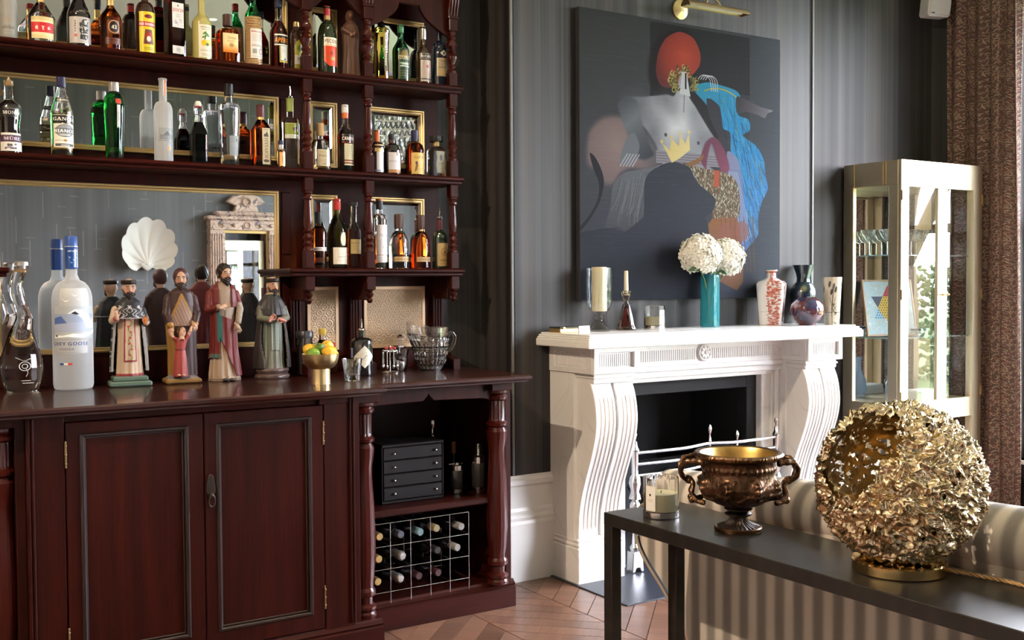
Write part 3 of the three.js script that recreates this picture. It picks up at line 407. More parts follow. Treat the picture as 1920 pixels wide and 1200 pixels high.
    q(c(-gw + bv, -gh + bv, z1), c(gw - bv, -gh + bv, z1), c(gw - bv, gh - bv, z1), c(-gw + bv, gh - bv, z1));
    if (bv) { q(c(-gw, -gh, z0), c(gw, -gh, z0), c(gw - bv, -gh + bv, z1), c(-gw + bv, -gh + bv, z1)); q(c(gw, -gh, z0), c(gw, gh, z0), c(gw - bv, gh - bv, z1), c(gw - bv, -gh + bv, z1)); q(c(gw, gh, z0), c(-gw, gh, z0), c(-gw + bv, gh - bv, z1), c(gw - bv, gh - bv, z1)); q(c(-gw, gh, z0), c(-gw, -gh, z0), c(-gw + bv, -gh + bv, z1), c(-gw + bv, gh - bv, z1)); }
    const g = new THREE.BufferGeometry(); g.setAttribute('position', new THREE.Float32BufferAttribute(P, 3)); g.computeVertexNormals(); part(fr, 'mirror_glass', [g, bx(cx - gw, cx + gw, cy - gh, cy + gh, BACK, BACK + 0.002, 0.0005)], M.mirror);
  };
  mirror(mir(1.68), 1.68, 1.135, 1.803, true); mirror(mir(1.685), 1.685, 1.93, 2.206, true); mirror(mir(1.73), 1.73, 2.32, 2.7, true);
  both((f) => { const m2 = (a, c, ...r) => mirror(Math.min(f(a), f(c)), Math.max(f(a), f(c)), ...r); m2(1.82, 1.956, 1.914, 2.203); m2(2.103, 2.392, 1.93, 2.203); m2(1.818, 1.952, 1.5, 1.796); m2(2.1, 2.389, 1.5, 1.797); m2(1.825, 1.96, 2.33, 2.612); m2(2.108, 2.395, 2.33, 2.61); });
  // raised panels beside the middle mirrors
  both((f) => { for (const [y0, y1] of [[1.2, 1.41], [1.53, 1.8], [1.95, 2.2]]) p('raised_panel', b(f, 1.695, 1.735, y0, y1, BACK, BACK + 0.006, 0.003), M.wood); });
  // embossed leather panels at the back of the lower bays
  const emb = pixels(512, 512, (u, v) => { const cell = (s, ox, oy) => { const x = ((u + ox) * s) % 1 - 0.5, y = ((v + oy) * s) % 1 - 0.5, r = Math.hypot(x, y) * 2, a = Math.atan2(y, x); return r < 0.95 ? 0.5 + 0.5 * Math.cos(r * 13) * (0.65 + 0.35 * Math.cos(a * 10)) : 0.25; }; const k = Math.max(cell(4, 0, 0) * 0.9, cell(4, 0.125, 0.125) * 0.85) * 0.85 + 0.15 * (0.5 + tn(u, v, 60, 60, 1)); return [k, k, k]; }, { srgb: false, rep: [5.2, 5.2] });
  const leather = phy(lin(0.58, 0.41, 0.26), 0.42, { bumpMap: emb, bumpScale: 0.006, metalness: 0.25 }), leatherEdge = phy(lin(0.62, 0.42, 0.25), 0.45, { metalness: 0.25 });
  both((f) => { for (const [x0, x1] of [[1.806, 1.951], [2.077, 2.387]]) { const q = p('embossed_panel', b(f, x0, x1, 1.11, 1.388, BACK, BACK + 0.006, 0.002), leather, 'embossed tan and gold leather panel'); part(q, 'border', [at(ring(x1 - x0 + 0.004, 0.282, x1 - x0 - 0.03, 0.25, 0.006, 0.002), f((x0 + x1) / 2), 1.249, BACK + 0.003)], leatherEdge); } });
}
// contents of the open bay: jewellery box, flasks, wine rack
{
  const black = phy(lin(0.006, 0.004, 0.004), 0.45, { specularIntensity: 0.4, clearcoat: 0.08 });
  const t = thing('drawer_box', 'black lacquered box with four small drawers in the open bar bay', 'jewellery box', [2.079, 0.4905, -3.985]);
  part(t, 'case', [bx(-0.147, 0.147, 0, 0.012, -0.2, 0, 0.003), bx(-0.147, 0.147, 0.234, 0.248, -0.2, 0.004, 0.004), bx(-0.147, -0.139, 0, 0.24, -0.2, 0), bx(0.139, 0.147, 0, 0.24, -0.2, 0), bx(-0.14, 0.14, 0.01, 0.24, -0.2, -0.016)], black);
  for (let i = 0; i < 4; i++) { const d = part(t, 'drawer', bx(-0.138, 0.138, 0.014 + i * 0.0555, 0.067 + i * 0.0555, -0.016, 0.001, 0.003), black); for (const x of [-0.09, 0.105]) part(d, 'knob', [ball(0.0062, x, 0.041 + i * 0.0555, 0.009, 1, 12), rod([x, 0.041 + i * 0.0555, 0], [x, 0.041 + i * 0.0555, 0.008], 0.003)], M.chrome); }
  const sleeve = phy(lin(0.012, 0.01, 0.01), 0.6);
  const fl = thing('flask', 'short steel hip flask in a black sleeve beside the drawer box', 'flask', [2.315, 0.4905, -4.03]);
  part(fl, 'body', cyl(0.026, 0, 0.125, 24, 0.003), M.steel); part(fl, 'sleeve', revolve([[0.0265, 0.02], [0.0275, 0.022], [0.0275, 0.1], [0.0265, 0.102]], 24), sleeve); part(fl, 'lid', [cyl(0.012, 0.125, 0.135, 16), bx(-0.04, 0.03, 0.128, 0.132, -0.004, 0.004, 0.001)], M.steel);
  const f2 = thing('flask', 'tall steel travel flask in a black sleeve at the right of the open bay', 'flask', [2.392, 0.4905, -3.975]);
  part(f2, 'body', revolve([[0, 0], [0.022, 0], [0.025, 0.004], [0.027, 0.03], [0.0285, 0.1], [0.027, 0.135], [0.026, 0.16], [0.016, 0.168], [0.0135, 0.178], [0.0135, 0.213], [0.011, 0.217], [0, 0.217]], 28), M.steel); part(f2, 'sleeve', revolve([[0.0268, 0.03], [0.0285, 0.032], [0.0298, 0.1], [0.0284, 0.132], [0.027, 0.134]], 28), sleeve);
  const br = thing('sauce_bottle', 'small dark bottle with a brown neck behind the steel flasks', 'bottle', [2.352, 0.4905, -4.12]); part(br, 'glass', revolve([[0, 0], [0.018, 0], [0.019, 0.1], [0.01, 0.14], [0.009, 0.2], [0, 0.2]], 20), G.black); part(br, 'capsule', cyl(0.0105, 0.16, 0.21, 16), paint(0.2, 0.05, 0.02));
  const tr = thing('corkscrew_stand', 'small silver ornament standing on the black drawer box', 'ornament', [2.235, 0.7385, -4.1]); part(tr, 'stem', revolve([[0, 0], [0.011, 0], [0.009, 0.006], [0.004, 0.012], [0.0035, 0.035], [0, 0.036]], 16), M.steel); part(tr, 'cup', revolve([[0, 0.03], [0.006, 0.032], [0.012, 0.048], [0.014, 0.062], [0.011, 0.07], [0, 0.072]], 16), M.steel);
  const rk = thing('wine_rack', 'silver wire grid wine rack filling the bottom of the bar bay', 'wine rack', [1.817, 0.119, -3.86]);
  const w = 0.0013; for (let i = 0; i <= 5; i++) part(rk, 'upright_wire', [rod([i * 0.0912, 0.0, 0], [i * 0.0912, 0.325, 0], w, 6), rod([i * 0.0912, 0.0, -0.24], [i * 0.0912, 0.325, -0.24], w, 6)], M.steel);
  for (let j = 0; j < 4; j++) part(rk, 'cross_wire', [rod([0, 0.047 + j * 0.0925, 0], [0.456, 0.047 + j * 0.0925, 0], w, 6), rod([0, 0.047 + j * 0.0925, -0.24], [0.456, 0.047 + j * 0.0925, -0.24], w, 6), ...Array.from({ length: 6 }, (_, i) => rod([i * 0.0912, 0.047 + j * 0.0925, 0], [i * 0.0912, 0.047 + j * 0.0925, -0.24], w, 5))], M.steel);
  const wb = revolve([[0, 0], [0.034, 0], [0.036, 0.004], [0.036, 0.19], [0.03, 0.215], [0.016, 0.235], [0.0135, 0.25], [0.0135, 0.295], [0.015, 0.296], [0.015, 0.302], [0.0125, 0.303], [0, 0.303]], 24), cap = revolve([[0.0142, 0.245], [0.0152, 0.247], [0.0155, 0.303], [0.0135, 0.306], [0, 0.306]], 20);
  const foil = revolve([[0.017, 0.225], [0.0168, 0.26], [0.019, 0.29], [0.018, 0.305], [0.012, 0.313], [0, 0.314]], 20, { mod: (a, y) => 1 + 0.06 * Math.sin(a * 7 + y * 90) });
  const kinds = { gold: [C.gold, 0], grey: [paint(0.07, 0.07, 0.09), 0], teal: [paint(0.1, 0.17, 0.18), 0], cream: [paint(0.2, 0.16, 0.08), 0], white: [paint(0.22, 0.21, 0.2), 0], silver: [C.silver, 1], dark: [C.black, 0], red: [paint(0.03, 0.006, 0.008), 0] };  // painted caps darkened in colour to stand for the shade inside the bay
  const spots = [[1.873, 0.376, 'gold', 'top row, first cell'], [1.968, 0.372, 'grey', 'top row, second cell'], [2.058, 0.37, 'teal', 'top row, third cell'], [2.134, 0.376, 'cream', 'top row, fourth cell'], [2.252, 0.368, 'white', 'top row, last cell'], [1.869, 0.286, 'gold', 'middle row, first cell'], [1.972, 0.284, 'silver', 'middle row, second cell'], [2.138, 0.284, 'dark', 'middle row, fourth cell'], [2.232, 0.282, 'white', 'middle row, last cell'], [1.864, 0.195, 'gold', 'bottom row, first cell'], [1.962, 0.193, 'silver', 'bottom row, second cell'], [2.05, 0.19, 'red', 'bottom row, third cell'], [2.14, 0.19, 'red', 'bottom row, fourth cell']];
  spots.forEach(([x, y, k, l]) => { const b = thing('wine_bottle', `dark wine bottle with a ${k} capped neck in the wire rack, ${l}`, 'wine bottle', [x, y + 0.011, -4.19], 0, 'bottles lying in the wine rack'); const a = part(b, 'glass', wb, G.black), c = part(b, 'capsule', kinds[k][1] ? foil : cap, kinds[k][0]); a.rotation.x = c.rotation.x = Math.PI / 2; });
}
// ---------------------------------------------------------------- bottles: one label sheet for all, then every bottle by its shape
const T = (c, s, x, y, size, color, font = 'bold', rotA = 0, fam = 'sans-serif') => { c.save(); c.translate(x, y); c.rotate(rotA); c.fillStyle = color; c.font = font + ' ' + size + 'px ' + fam; c.textAlign = 'center'; c.textBaseline = 'middle'; c.fillText(s, 0, 0); c.restore(); };
const RC = (c, x, y, w, h, col) => { c.fillStyle = col; c.fillRect(x, y, w, h); };
const OV = (c, x, y, rx, ry, col, stroke) => { c.beginPath(); c.ellipse(x, y, rx, ry, 0, 0, 6.3); if (stroke) { c.strokeStyle = col; c.lineWidth = stroke; c.stroke(); } else { c.fillStyle = col; c.fill(); } };
const PG = (c, pts, col) => { c.beginPath(); pts.forEach((p, i) => (i ? c.lineTo(...p) : c.moveTo(...p))); c.closePath(); c.fillStyle = col; c.fill(); };
const HL = (c, W, ys, col, m = 0.15) => ys.forEach((y) => RC(c, W * m, y, W * (1 - 2 * m), 1.6, col));
const GL = (c, x, y, s, col, n) => { reseed(n); c.strokeStyle = col; c.lineWidth = s * 0.13; c.lineCap = 'round'; for (let i = 0; i < 7; i++) { c.beginPath(); const a = rnd(-1, 1) * s * 0.45, b = rnd(-1, 1) * s * 0.45; c.moveTo(x + a, y + b); if (i % 2) c.lineTo(x - a * 0.8, y + b * 0.9); else c.lineTo(x + a * 0.8, y - b); c.stroke(); } };
// name: [aspect, ground, drawing on a sheet 100 high and 100 x aspect wide]
const LAB = {
  ahiko: [1.1, '#8f9089', (c, W) => { T(c, 'ahiko', W / 2, 62, 22, '#4a4644', 'bold', 0, 'serif'); HL(c, W, [18, 26, 33], '#a07060', 0.3); HL(c, W, [82], '#77736f', 0.35); }],
  redgold: [1.5, '#e6d8a8', (c, W) => { RC(c, 0, 26, W, 46, '#c01018'); RC(c, 0, 0, W, 18, '#cdbb80'); RC(c, 0, 84, W, 16, '#d8c890'); for (let i = 0; i < 3; i++) GL(c, W * (0.25 + 0.25 * i), 52, 22, '#f3efe6', 11 + i); }],
  sake: [0.95, '#b9b4b2', (c, W) => { for (let i = 0; i < 3; i++) { GL(c, W * 0.64, 22 + i * 26, 30, '#161414', 31 + i); GL(c, W * 0.52, 30 + i * 22, 22, '#1b1818', 61 + i); } for (let i = 0; i < 5; i++) GL(c, W * 0.26, 18 + i * 9, 8, '#2a2626', 41 + i); RC(c, W * 0.22, 66, 10, 10, '#b4402c'); }],
  n43: [1, '#5a2408', (c, W) => { OV(c, 50, 50, 46, 46, '#d9b98a', 4); OV(c, 50, 50, 36, 36, '#15100c'); T(c, '43', 50, 52, 40, '#e8ddc8'); }],
  n43b: [2.4, '#4a160a', (c, W) => { HL(c, W, [20, 55, 80], '#c8a884', 0.1); }],
  yellow: [0.52, '#d9c62a', (c, W) => { OV(c, W / 2, 12, 11, 5, '#7a1f1c'); RC(c, 0, 25, W, 12, '#b43a3e'); T(c, 'RED BANDIDO', W / 2, 31.5, 8, '#f3ece0'); PG(c, [[W * 0.32, 44], [W * 0.68, 44], [W * 0.78, 80], [W * 0.22, 80]], '#6d3a34'); OV(c, W / 2, 60, 9, 10, '#9d2a22'); OV(c, W / 2, 67, 6, 7, '#e8e4da'); HL(c, W, [88, 92], '#8a7a20', 0.25); }],
  zoco: [0.55, '#d8d6d4', (c, W) => { T(c, 'ZOCO', W / 2, 30, 18, '#b52a24', 'bold', 0, 'serif'); OV(c, W / 2, 12, 3, 4, '#223a2a'); HL(c, W, [46, 52, 57], '#9c98a0', 0.3); reseed(3); for (let i = 0; i < 22; i++) RC(c, rnd(4, W - 10), rnd(64, 94), rnd(3, 9), 2, ['#8d8ba8', '#b7b5c6', '#76758e'][i % 3]); }],
  zoco2: [1.6, '#d2d0ce', (c, W) => { RC(c, W * 0.3, 20, W * 0.4, 60, '#b8b6b6'); T(c, 'ZOCO', W / 2, 46, 16, '#77747c'); }],
  lemon: [0.44, '#dcd9c2', (c, W) => { T(c, 'LIMONCELLO', W / 2, 8, 5.4, '#6b6a56'); HL(c, W, [14], '#9a987e', 0.2); c.strokeStyle = '#3f6a2c'; c.lineWidth = 3; c.beginPath(); c.moveTo(W * 0.4, 46); c.quadraticCurveTo(W * 0.5, 32, W * 0.45, 22); c.stroke(); for (const [x, y, a] of [[0.55, 28, 0.5], [0.4, 26, -0.7], [0.62, 34, 0.2], [0.36, 38, -0.4]]) { c.save(); c.translate(W * x, y); c.rotate(a); OV(c, 0, 0, 7, 2.4, '#4c7d36'); c.restore(); } OV(c, W * 0.36, 56, 8, 9, '#e5b520'); OV(c, W * 0.66, 54, 8, 9, '#efc637'); OV(c, W * 0.58, 60, 5, 5, '#3d6a2a'); T(c, 'Limoncello', W / 2, 78, 6.5, '#5d5c4a', 'italic', 0, 'serif'); HL(c, W, [88, 92], '#a9a78e', 0.2); }],
  amber: [1.1, '#e6c98e', (c, W) => { const g = c.createLinearGradient(0, 0, 0, 100); g.addColorStop(0.55, '#e8cf98'); g.addColorStop(1, '#c9701e'); RC(c, 0, 0, W, 100, g); T(c, 'Tatrana', W * 0.56, 24, 17, '#5a3c20', 'italic', 0, 'serif'); HL(c, W, [38, 44], '#a07440', 0.25); OV(c, W * 0.55, 62, 18, 11, '#b08a4e'); }],
  mara: [0.62, '#dfdad3', (c, W) => { T(c, 'MARASCHINO', W / 2, 10, 8.4, '#a0262c'); HL(c, W, [20, 25, 30, 35, 40], '#b9b5b6', 0.12); HL(c, W, [54, 58], '#7d6d6a', 0.08); for (let i = 0; i < 8; i++) RC(c, W * 0.14 + i * 2.4, 68, 1.4, 16, '#3f5548'); OV(c, W * 0.75, 76, 9, 9, '#a06a80', 3); HL(c, W, [92], '#b0a8a4', 0.1); }],
  aperol: [2.2, '#100e0c', (c, W) => { RC(c, 0, 0, W, 12, '#e6e2d8'); RC(c, 0, 88, W, 12, '#e6e2d8'); T(c, 'APEROL', W / 2, 53, 58, '#e88c10', 'bold italic'); }],
  aperol2: [0.62, '#cfd2cc', (c, W) => { RC(c, 0, 0, W, 100, '#c9b23a'); RC(c, 4, 0, W - 8, 92, '#4d6a44'); RC(c, 7, 0, W - 14, 88, '#dcdcd8'); HL(c, W, [12, 22, 30, 38], '#a8aaa6', 0.25); OV(c, W * 0.55, 80, 7, 5, '#3a3a36'); }],
  arch: [0.48, '#8d8a2a', (c, W) => { PG(c, [[0, 0], [W, 0], [W, 26], [W * 0.85, 8], [W / 2, 1], [W * 0.15, 8], [0, 26]], '#2a130c'); OV(c, W / 2, 30, 13, 11, '#4d5c1c'); RC(c, 0, 52, W, 30, '#a9a69a'); T(c, 'OLIO', W / 2, 66, 11, '#55524a'); RC(c, 0, 82, W, 18, '#7c7626'); }],
  picon: [0.62, '#d3401c', (c, W) => { RC(c, 0, 0, W, 30, '#e6dfc9'); T(c, 'PICON', W / 2, 14, 18.5, '#6d2a12'); HL(c, W, [25], '#c09a40', 0.05); c.strokeStyle = '#8c6a28'; c.lineWidth = 5; c.beginPath(); c.arc(W / 2, 58, 15, 0.2, 2.8); c.stroke(); OV(c, W / 2, 55, 5, 7, '#7c3a18'); OV(c, W * 0.6, 74, 11, 7, '#b39a4a'); PG(c, [[0, 100], [0, 82], [W * 0.35, 100]], '#0c120a'); }],
  germain: [0.17, '#17130e', (c, W) => { RC(c, 0, 0, W, 2, '#e0d6b8'); RC(c, 0, 0, 2, 100, '#d8cca4'); RC(c, W - 2, 0, 2, 100, '#d8cca4'); T(c, 'ST-GERMAIN', W / 2, 52, 11.5, '#e9e2cd', 'bold', Math.PI / 2); }],
  stone: [0.62, '#28432f', (c, W) => { PG(c, [[W * 0.1, 28], [W * 0.3, 6], [W * 0.7, 6], [W * 0.9, 28]], '#7c6a3a'); T(c, "STONE'S", W / 2, 31, 16.5, '#ead9ae', 'bold', 0, 'serif'); RC(c, W * 0.1, 46, W * 0.8, 5, '#9fb8a4'); RC(c, W * 0.1, 56, W * 0.8, 4, '#c5d5c4'); T(c, 'ORIGINAL', W / 2, 51, 7, '#dfe6d8'); HL(c, W, [72, 80, 88], '#7d7a45', 0.12); }],
  ricard: [2.6, '#191412', (c, W) => { RC(c, 0, 0, W, 8, '#a9a39b'); RC(c, 0, 92, W, 8, '#a9a39b'); RC(c, 0, 0, 8, 100, '#a9a39b'); RC(c, W - 8, 0, 8, 100, '#a9a39b'); T(c, 'RICARD', W / 2, 53, 62, '#e6e3dd'); }],
  ricard2: [0.72, '#b7aaa0', (c, W) => { PG(c, [[W * 0.36, 20], [W * 0.44, 30], [W / 2, 18], [W * 0.56, 30], [W * 0.64, 20], [W * 0.6, 36], [W * 0.4, 36]], '#a5404a'); OV(c, W / 2, 44, 8, 5, '#c0b8b4', 2); HL(c, W, [56, 61, 66], '#c98a84', 0.28); RC(c, 0, 86, W, 5, '#1c1816'); }],
  diamond: [1.45, '#10131c', (c, W) => { PG(c, [[W / 2, 6], [W - 14, 50], [W / 2, 94], [14, 50]], '#c2baa9'); PG(c, [[W / 2, 32], [W * 0.62, 50], [W / 2, 68], [W * 0.38, 50]], '#2a2a30'); }],
  cream: [0.85, '#a99a78', (c, W) => { T(c, 'ELISIR', W / 2, 16, 14, '#5a4430', 'bold', 0, 'serif'); HL(c, W, [28, 35], '#6f5c44', 0.12); T(c, 'AMARO', W / 2, 50, 17, '#574733', 'bold', 0, 'serif'); RC(c, W * 0.15, 64, W * 0.5, 22, '#b59a66'); T(c, '43', W * 0.82, 86, 12, '#3a3026'); }],
  monin: [1.6, '#0a0708', (c, W) => { T(c, 'de France', W / 2, 24, 18, '#b9b4ae', 'italic', 0, 'serif'); T(c, 'MONIN', W / 2, 62, 40, '#d5d2cc', 'bold', 0, 'serif'); }],
  mure: [0.95, '#d6d1c9', (c, W) => { RC(c, 0, 12, W, 38, '#43283e'); T(c, 'MÛRE', W / 2, 32, 22, '#cfc4d0', 'bold', 0, 'serif'); reseed(6); for (let i = 0; i < 16; i++) OV(c, rnd(W * 0.15, W * 0.65), rnd(60, 86), 5, 5, ['#5d5364', '#39303c', '#8a8590'][i % 3]); }],
  gancia: [2.3, '#15130f', (c, W) => { RC(c, 0, 0, W, 7, '#cfc8a8'); T(c, 'GANCIA', W / 2, 53, 56, '#f2efe6', 'bold', 0, 'serif'); }],
  bianco: [0.72, '#ded9cc', (c, W) => { OV(c, W / 2, 30, W * 0.42, 27, '#6c7076'); OV(c, W / 2, 30, W * 0.38, 23, '#8d9195'); RC(c, 4, 19, W - 8, 22, '#5f646a'); T(c, 'BIANCO', W / 2, 31, 18, '#f5f3ee'); T(c, 'VERMOUTH', W / 2, 48, 6, '#eceae4'); PG(c, [[W / 2, 64], [W * 0.6, 71], [W / 2, 78], [W * 0.4, 71]], '#b48a4a'); HL(c, W, [70], '#4a4a48', 0.08); RC(c, 6, 84, W - 12, 11, '#45484a'); T(c, 'GANCIA', W / 2, 90, 7, '#e6e4dc'); }],
  gneck: [3, '#15130f', (c, W) => { T(c, 'GANCIA', W / 2, 52, 60, '#e6e2d6', 'bold', 0, 'serif'); }],
  seal: [1, '#0d3a14', (c, W) => { OV(c, 50, 50, 48, 48, '#b02a1e'); OV(c, 50, 50, 34, 34, '#d1523a', 4); }],
  ten: [0.2, '#b9bcb8', (c, W) => { T(c, 'N°TEN', W / 2, 50, 12, '#6e8a74', 'bold', Math.PI / 2); PG(c, [[0, 100], [W / 2, 92], [W, 100]], '#0c4a1a'); }],
  palace: [1.6, '#8e9598', (c, W) => { RC(c, W * 0.1, 52, W * 0.8, 30, '#6d7478'); PG(c, [[W * 0.3, 52], [W * 0.5, 22], [W * 0.7, 52]], '#5b6266'); for (let i = 0; i < 9; i++) RC(c, W * (0.14 + i * 0.085), 58, 4, 20, '#9aa2a5'); T(c, 'VODKA', W / 2, 92, 12, '#5a6165'); }],
  dot: [1.4, '#9aa0a2', (c, W) => { OV(c, W * 0.46, 50, 34, 40, '#d0641e'); OV(c, W * 0.62, 54, 20, 26, '#e2a23c'); }],
  orangeStrip: [0.22, '#c8cdd0', (c, W) => { RC(c, W * 0.3, 0, W * 0.5, 100, '#c07044'); }],
  clearlab: [1, '#7d8288', (c, W) => { OV(c, 72, 22, 6, 6, '#2a2d36'); HL(c, W, [40, 50], '#9a9ea4'); }],
  tower: [0.2, '#b3a888', (c, W) => { PG(c, [[W * 0.2, 24], [W * 0.25, 17], [W * 0.5, 15], [W * 0.6, 8], [W * 0.72, 15], [W * 0.82, 24]], '#3f3a28'); T(c, 'ITYVAICH', W / 2, 55, 11, '#5e553c', 'bold', Math.PI / 2, 'serif'); OV(c, W / 2, 90, W * 0.36, 4, '#433a28'); HL(c, W, [4], '#8a805f'); }],
  mini: [0.5, '#d9a25a', (c, W) => { RC(c, W * 0.5, 0, W * 0.5, 100, '#e6d7b6'); T(c, 'Amaro', W / 2, 52, 15, '#2a1a10', 'bold italic', Math.PI / 2, 'serif'); }],
  bison: [1.25, '#7f8a34', (c, W) => { RC(c, 0, 74, W, 26, '#c9cbbc'); OV(c, W * 0.56, 38, 18, 12, '#5c3a22'); OV(c, W * 0.68, 32, 9, 9, '#4d2f1c'); RC(c, W * 0.47, 46, 3, 12, '#4d2f1c'); RC(c, W * 0.62, 46, 3, 12, '#4d2f1c'); RC(c, 0, 0, W, 5, '#a9b060'); T(c, 'BISON GRASS', W / 2, 87, 10, '#7c805c'); }],
  patron: [1.2, '#b5a582', (c, W) => { HL(c, W, [12, 20], '#6a5836', 0.2); T(c, 'TEQUILA', W / 2, 38, 20, '#4d3c22', 'bold', 0, 'serif'); HL(c, W, [58, 66, 74], '#86724a', 0.15); T(c, 'SILVER', W / 2, 88, 12, '#5e4c2e'); }],
  campari: [2.4, '#21100d', (c, W) => { T(c, 'CAMPARI', W / 2, 52, 52, '#ece5da'); RC(c, 0, 90, W, 8, '#8e2c22'); }],
  campari2: [0.68, '#c3bd9c', (c, W) => { HL(c, W, [14, 24, 34, 44, 54], '#a09a7a', 0.18); RC(c, 0, 74, W, 6, '#6d241c'); RC(c, 0, 86, W, 6, '#6d241c'); }],
  bib: [0.62, '#dfdad8', (c, W) => { PG(c, [[0, 0], [W, 0], [W, 18], [W * 0.5, 26], [0, 32]], '#e2bd84'); RC(c, 0, 26, W * 0.16, 74, '#241024'); RC(c, W * 0.84, 26, W * 0.16, 74, '#241024'); T(c, 'Liqueur', W / 2, 13, 10, '#7a5a34', 'italic', 0, 'serif'); RC(c, 0, 92, W, 5, '#8a8690'); }],
  gay: [0.95, '#c7c3c6', (c, W) => { T(c, 'MOUNT GAY', W / 2, 44, 14, '#8f888c', 'bold', 0, 'serif'); RC(c, 0, 84, W, 16, '#a9794e'); OV(c, W * 0.55, 4, 6, 14, '#8a7a56'); }],
  captain: [0.85, '#c8a95c', (c, W) => { T(c, 'CAPTAIN', W * 0.56, 22, 15, '#6d5426', 'bold', 0, 'serif'); OV(c, W * 0.3, 48, 6, 7, '#4a3458'); PG(c, [[W * 0.26, 54], [W * 0.4, 54], [W * 0.32, 80], [W * 0.18, 92]], '#7d5a26'); HL(c, W, [74, 82, 90], '#a98e4e', 0.3); }],
  crest: [0.95, '#8f8e78', (c, W) => { PG(c, [[0, 0], [10, 30], [0, 60], [8, 100], [0, 100]], '#3a3630'); PG(c, [[W, 0], [W - 12, 22], [W, 46], [W - 10, 74], [W, 100]], '#2a2622'); OV(c, W / 2, 30, 14, 14, '#3a3a34'); T(c, 'Amaretto', W / 2, 56, 12, '#4d4c42', 'italic', 0, 'serif'); }],
  bowmore: [4, '#d8cfca', (c, W) => { T(c, 'BOWMORE', W / 2, 54, 66, '#3a2420', 'bold', 0, 'serif'); }],
  laga: [1.25, '#d9d2c2', (c, W) => { OV(c, W * 0.55, 34, 7, 7, '#c89484', 2); T(c, 'LAGAVULIN', W * 0.55, 56, 11, '#8a7f72', 'bold', 0, 'serif'); HL(c, W, [78], '#b3aa98', 0.12); }],
  lagaOval: [0.55, '#2c2a12', (c, W) => { OV(c, W / 2, 50, W * 0.48, 48, '#cfcab4'); HL(c, W, [30, 40, 50, 60, 70], '#b1ab92', 0.35); }],
  glenl: [0.8, '#8f7a4a', (c, W) => { RC(c, 4, 4, W - 8, 92, '#a08b58'); T(c, 'Single Malt', W / 2, 26, 12, '#4a3a1e', 'bold', 0, 'serif'); HL(c, W, [42, 52, 66, 76], '#6d5a30'); }],
  rumwhite: [0.42, '#cfcaca', (c, W) => { T(c, 'Clairin', W / 2, 28, 9, '#6b666a', 'italic', 0, 'serif'); PG(c, [[W * 0.5, 8], [W * 0.66, 14], [W * 0.5, 15]], '#222'); T(c, 'B', W / 2, 60, 10, '#77727a'); HL(c, W, [80], '#8a6a5c', 0); HL(c, W, [86, 90, 94], '#b5b0b0', 0.1); }],
  tanband: [4.5, '#a98a5a', (c, W) => { T(c, 'WOODFORD RESERVE', W / 2, 54, 44, '#5c4424', 'bold', 0, 'serif'); }],
  jager: [0.8, '#a88c58', (c, W) => { OV(c, W / 2, 38, 20, 16, '#8d5f34', 4); OV(c, W / 2, 40, 9, 10, '#7c5a30'); T(c, 'KIRSCH', W / 2, 74, 13, '#4d3a1e', 'bold', 0, 'serif'); HL(c, W, [88], '#7c6436'); }],
  goose: [1.35, '#a9b0b4', (c, W) => { RC(c, 0, 24, W, 54, '#93a2bc'); RC(c, 0, 50, W, 26, '#a0abc2'); PG(c, [[0, 38], [W * 0.18, 30], [W * 0.3, 52], [0, 56]], '#4d66a4'); PG(c, [[W * 0.3, 24], [W * 0.46, 10], [W * 0.62, 12], [W * 0.76, 26], [W * 0.86, 48], [W, 14], [W, 70], [W * 0.7, 66], [W * 0.6, 38], [W * 0.46, 22]], '#e4e9ec'); PG(c, [[W * 0.38, 22], [W * 0.46, 16], [W * 0.55, 26], [W * 0.46, 26]], '#1c2430'); PG(c, [[0, 88], [W * 0.2, 90], [W * 0.42, 84], [W * 0.6, 86], [W, 70], [W, 82], [W * 0.6, 97], [W * 0.3, 94], [0, 98]], '#eef2f4'); PG(c, [[0, 90], [W * 0.1, 88], [W * 0.08, 95]], '#3a3d42'); }],
  gooseText: [2.1, '#a8abad', (c, W) => { T(c, 'GREY GOOSE', W / 2, 28, 36, '#46507c'); T(c, 'VODKA', W * 0.42, 68, 26, '#6d748a'); HL(c, W, [90], '#757b82', 0.2); }],
  flag: [5, '#e8e4e0', (c, W) => { RC(c, 0, 0, W / 3, 100, '#2c4a90'); RC(c, (W * 2) / 3, 0, W / 3, 100, '#c43a34'); }],
  birds: [1.7, '#b4b8ba', (c, W) => { for (const [x, y, s] of [[0.2, 70, 26], [0.48, 40, 20], [0.62, 62, 16], [0.82, 34, 15]]) PG(c, [[W * x - s, y - s * 0.7], [W * x, y], [W * x + s, y - s * 0.2], [W * x + s * 0.1, y + s * 0.3]], '#e8edef'); }],
  gooseCap: [1.2, '#123f86', (c, W) => { T(c, 'GREY GOOSE', W / 2, 14, 13, '#c9d6ea'); for (const [x, y] of [[0.3, 46], [0.55, 60], [0.75, 48], [0.4, 74]]) PG(c, [[W * x - 12, y - 8], [W * x, y], [W * x + 12, y - 4], [W * x, y + 6]], '#8fb0dd'); }],
  hendr: [1, '#c8c3b4', (c, W) => { OV(c, 50, 50, 30, 22, '#b2ac9a', 3); T(c, "GIN", 50, 52, 20, '#6d6654', 'bold', 0, 'serif'); }],
  mixer: [0.9, '#c9d2dc', (c, W) => { T(c, 'TONIC', W / 2, 50, 16, '#5d6d82', 'bold', Math.PI / 2); }],
  jar: [0.55, '#e4e2dc', (c, W) => { RC(c, 3, 3, W - 6, 94, '#efeeea'); OV(c, W / 2, 36, 5, 5, '#2c2a28'); HL(c, W, [54, 60], '#b7b4ac', 0.25); }],
  card: [0.6, '#f2f1ee', (c, W) => { HL(c, W, [60, 66, 72, 80], '#b3b1ac', 0.15); }],
};
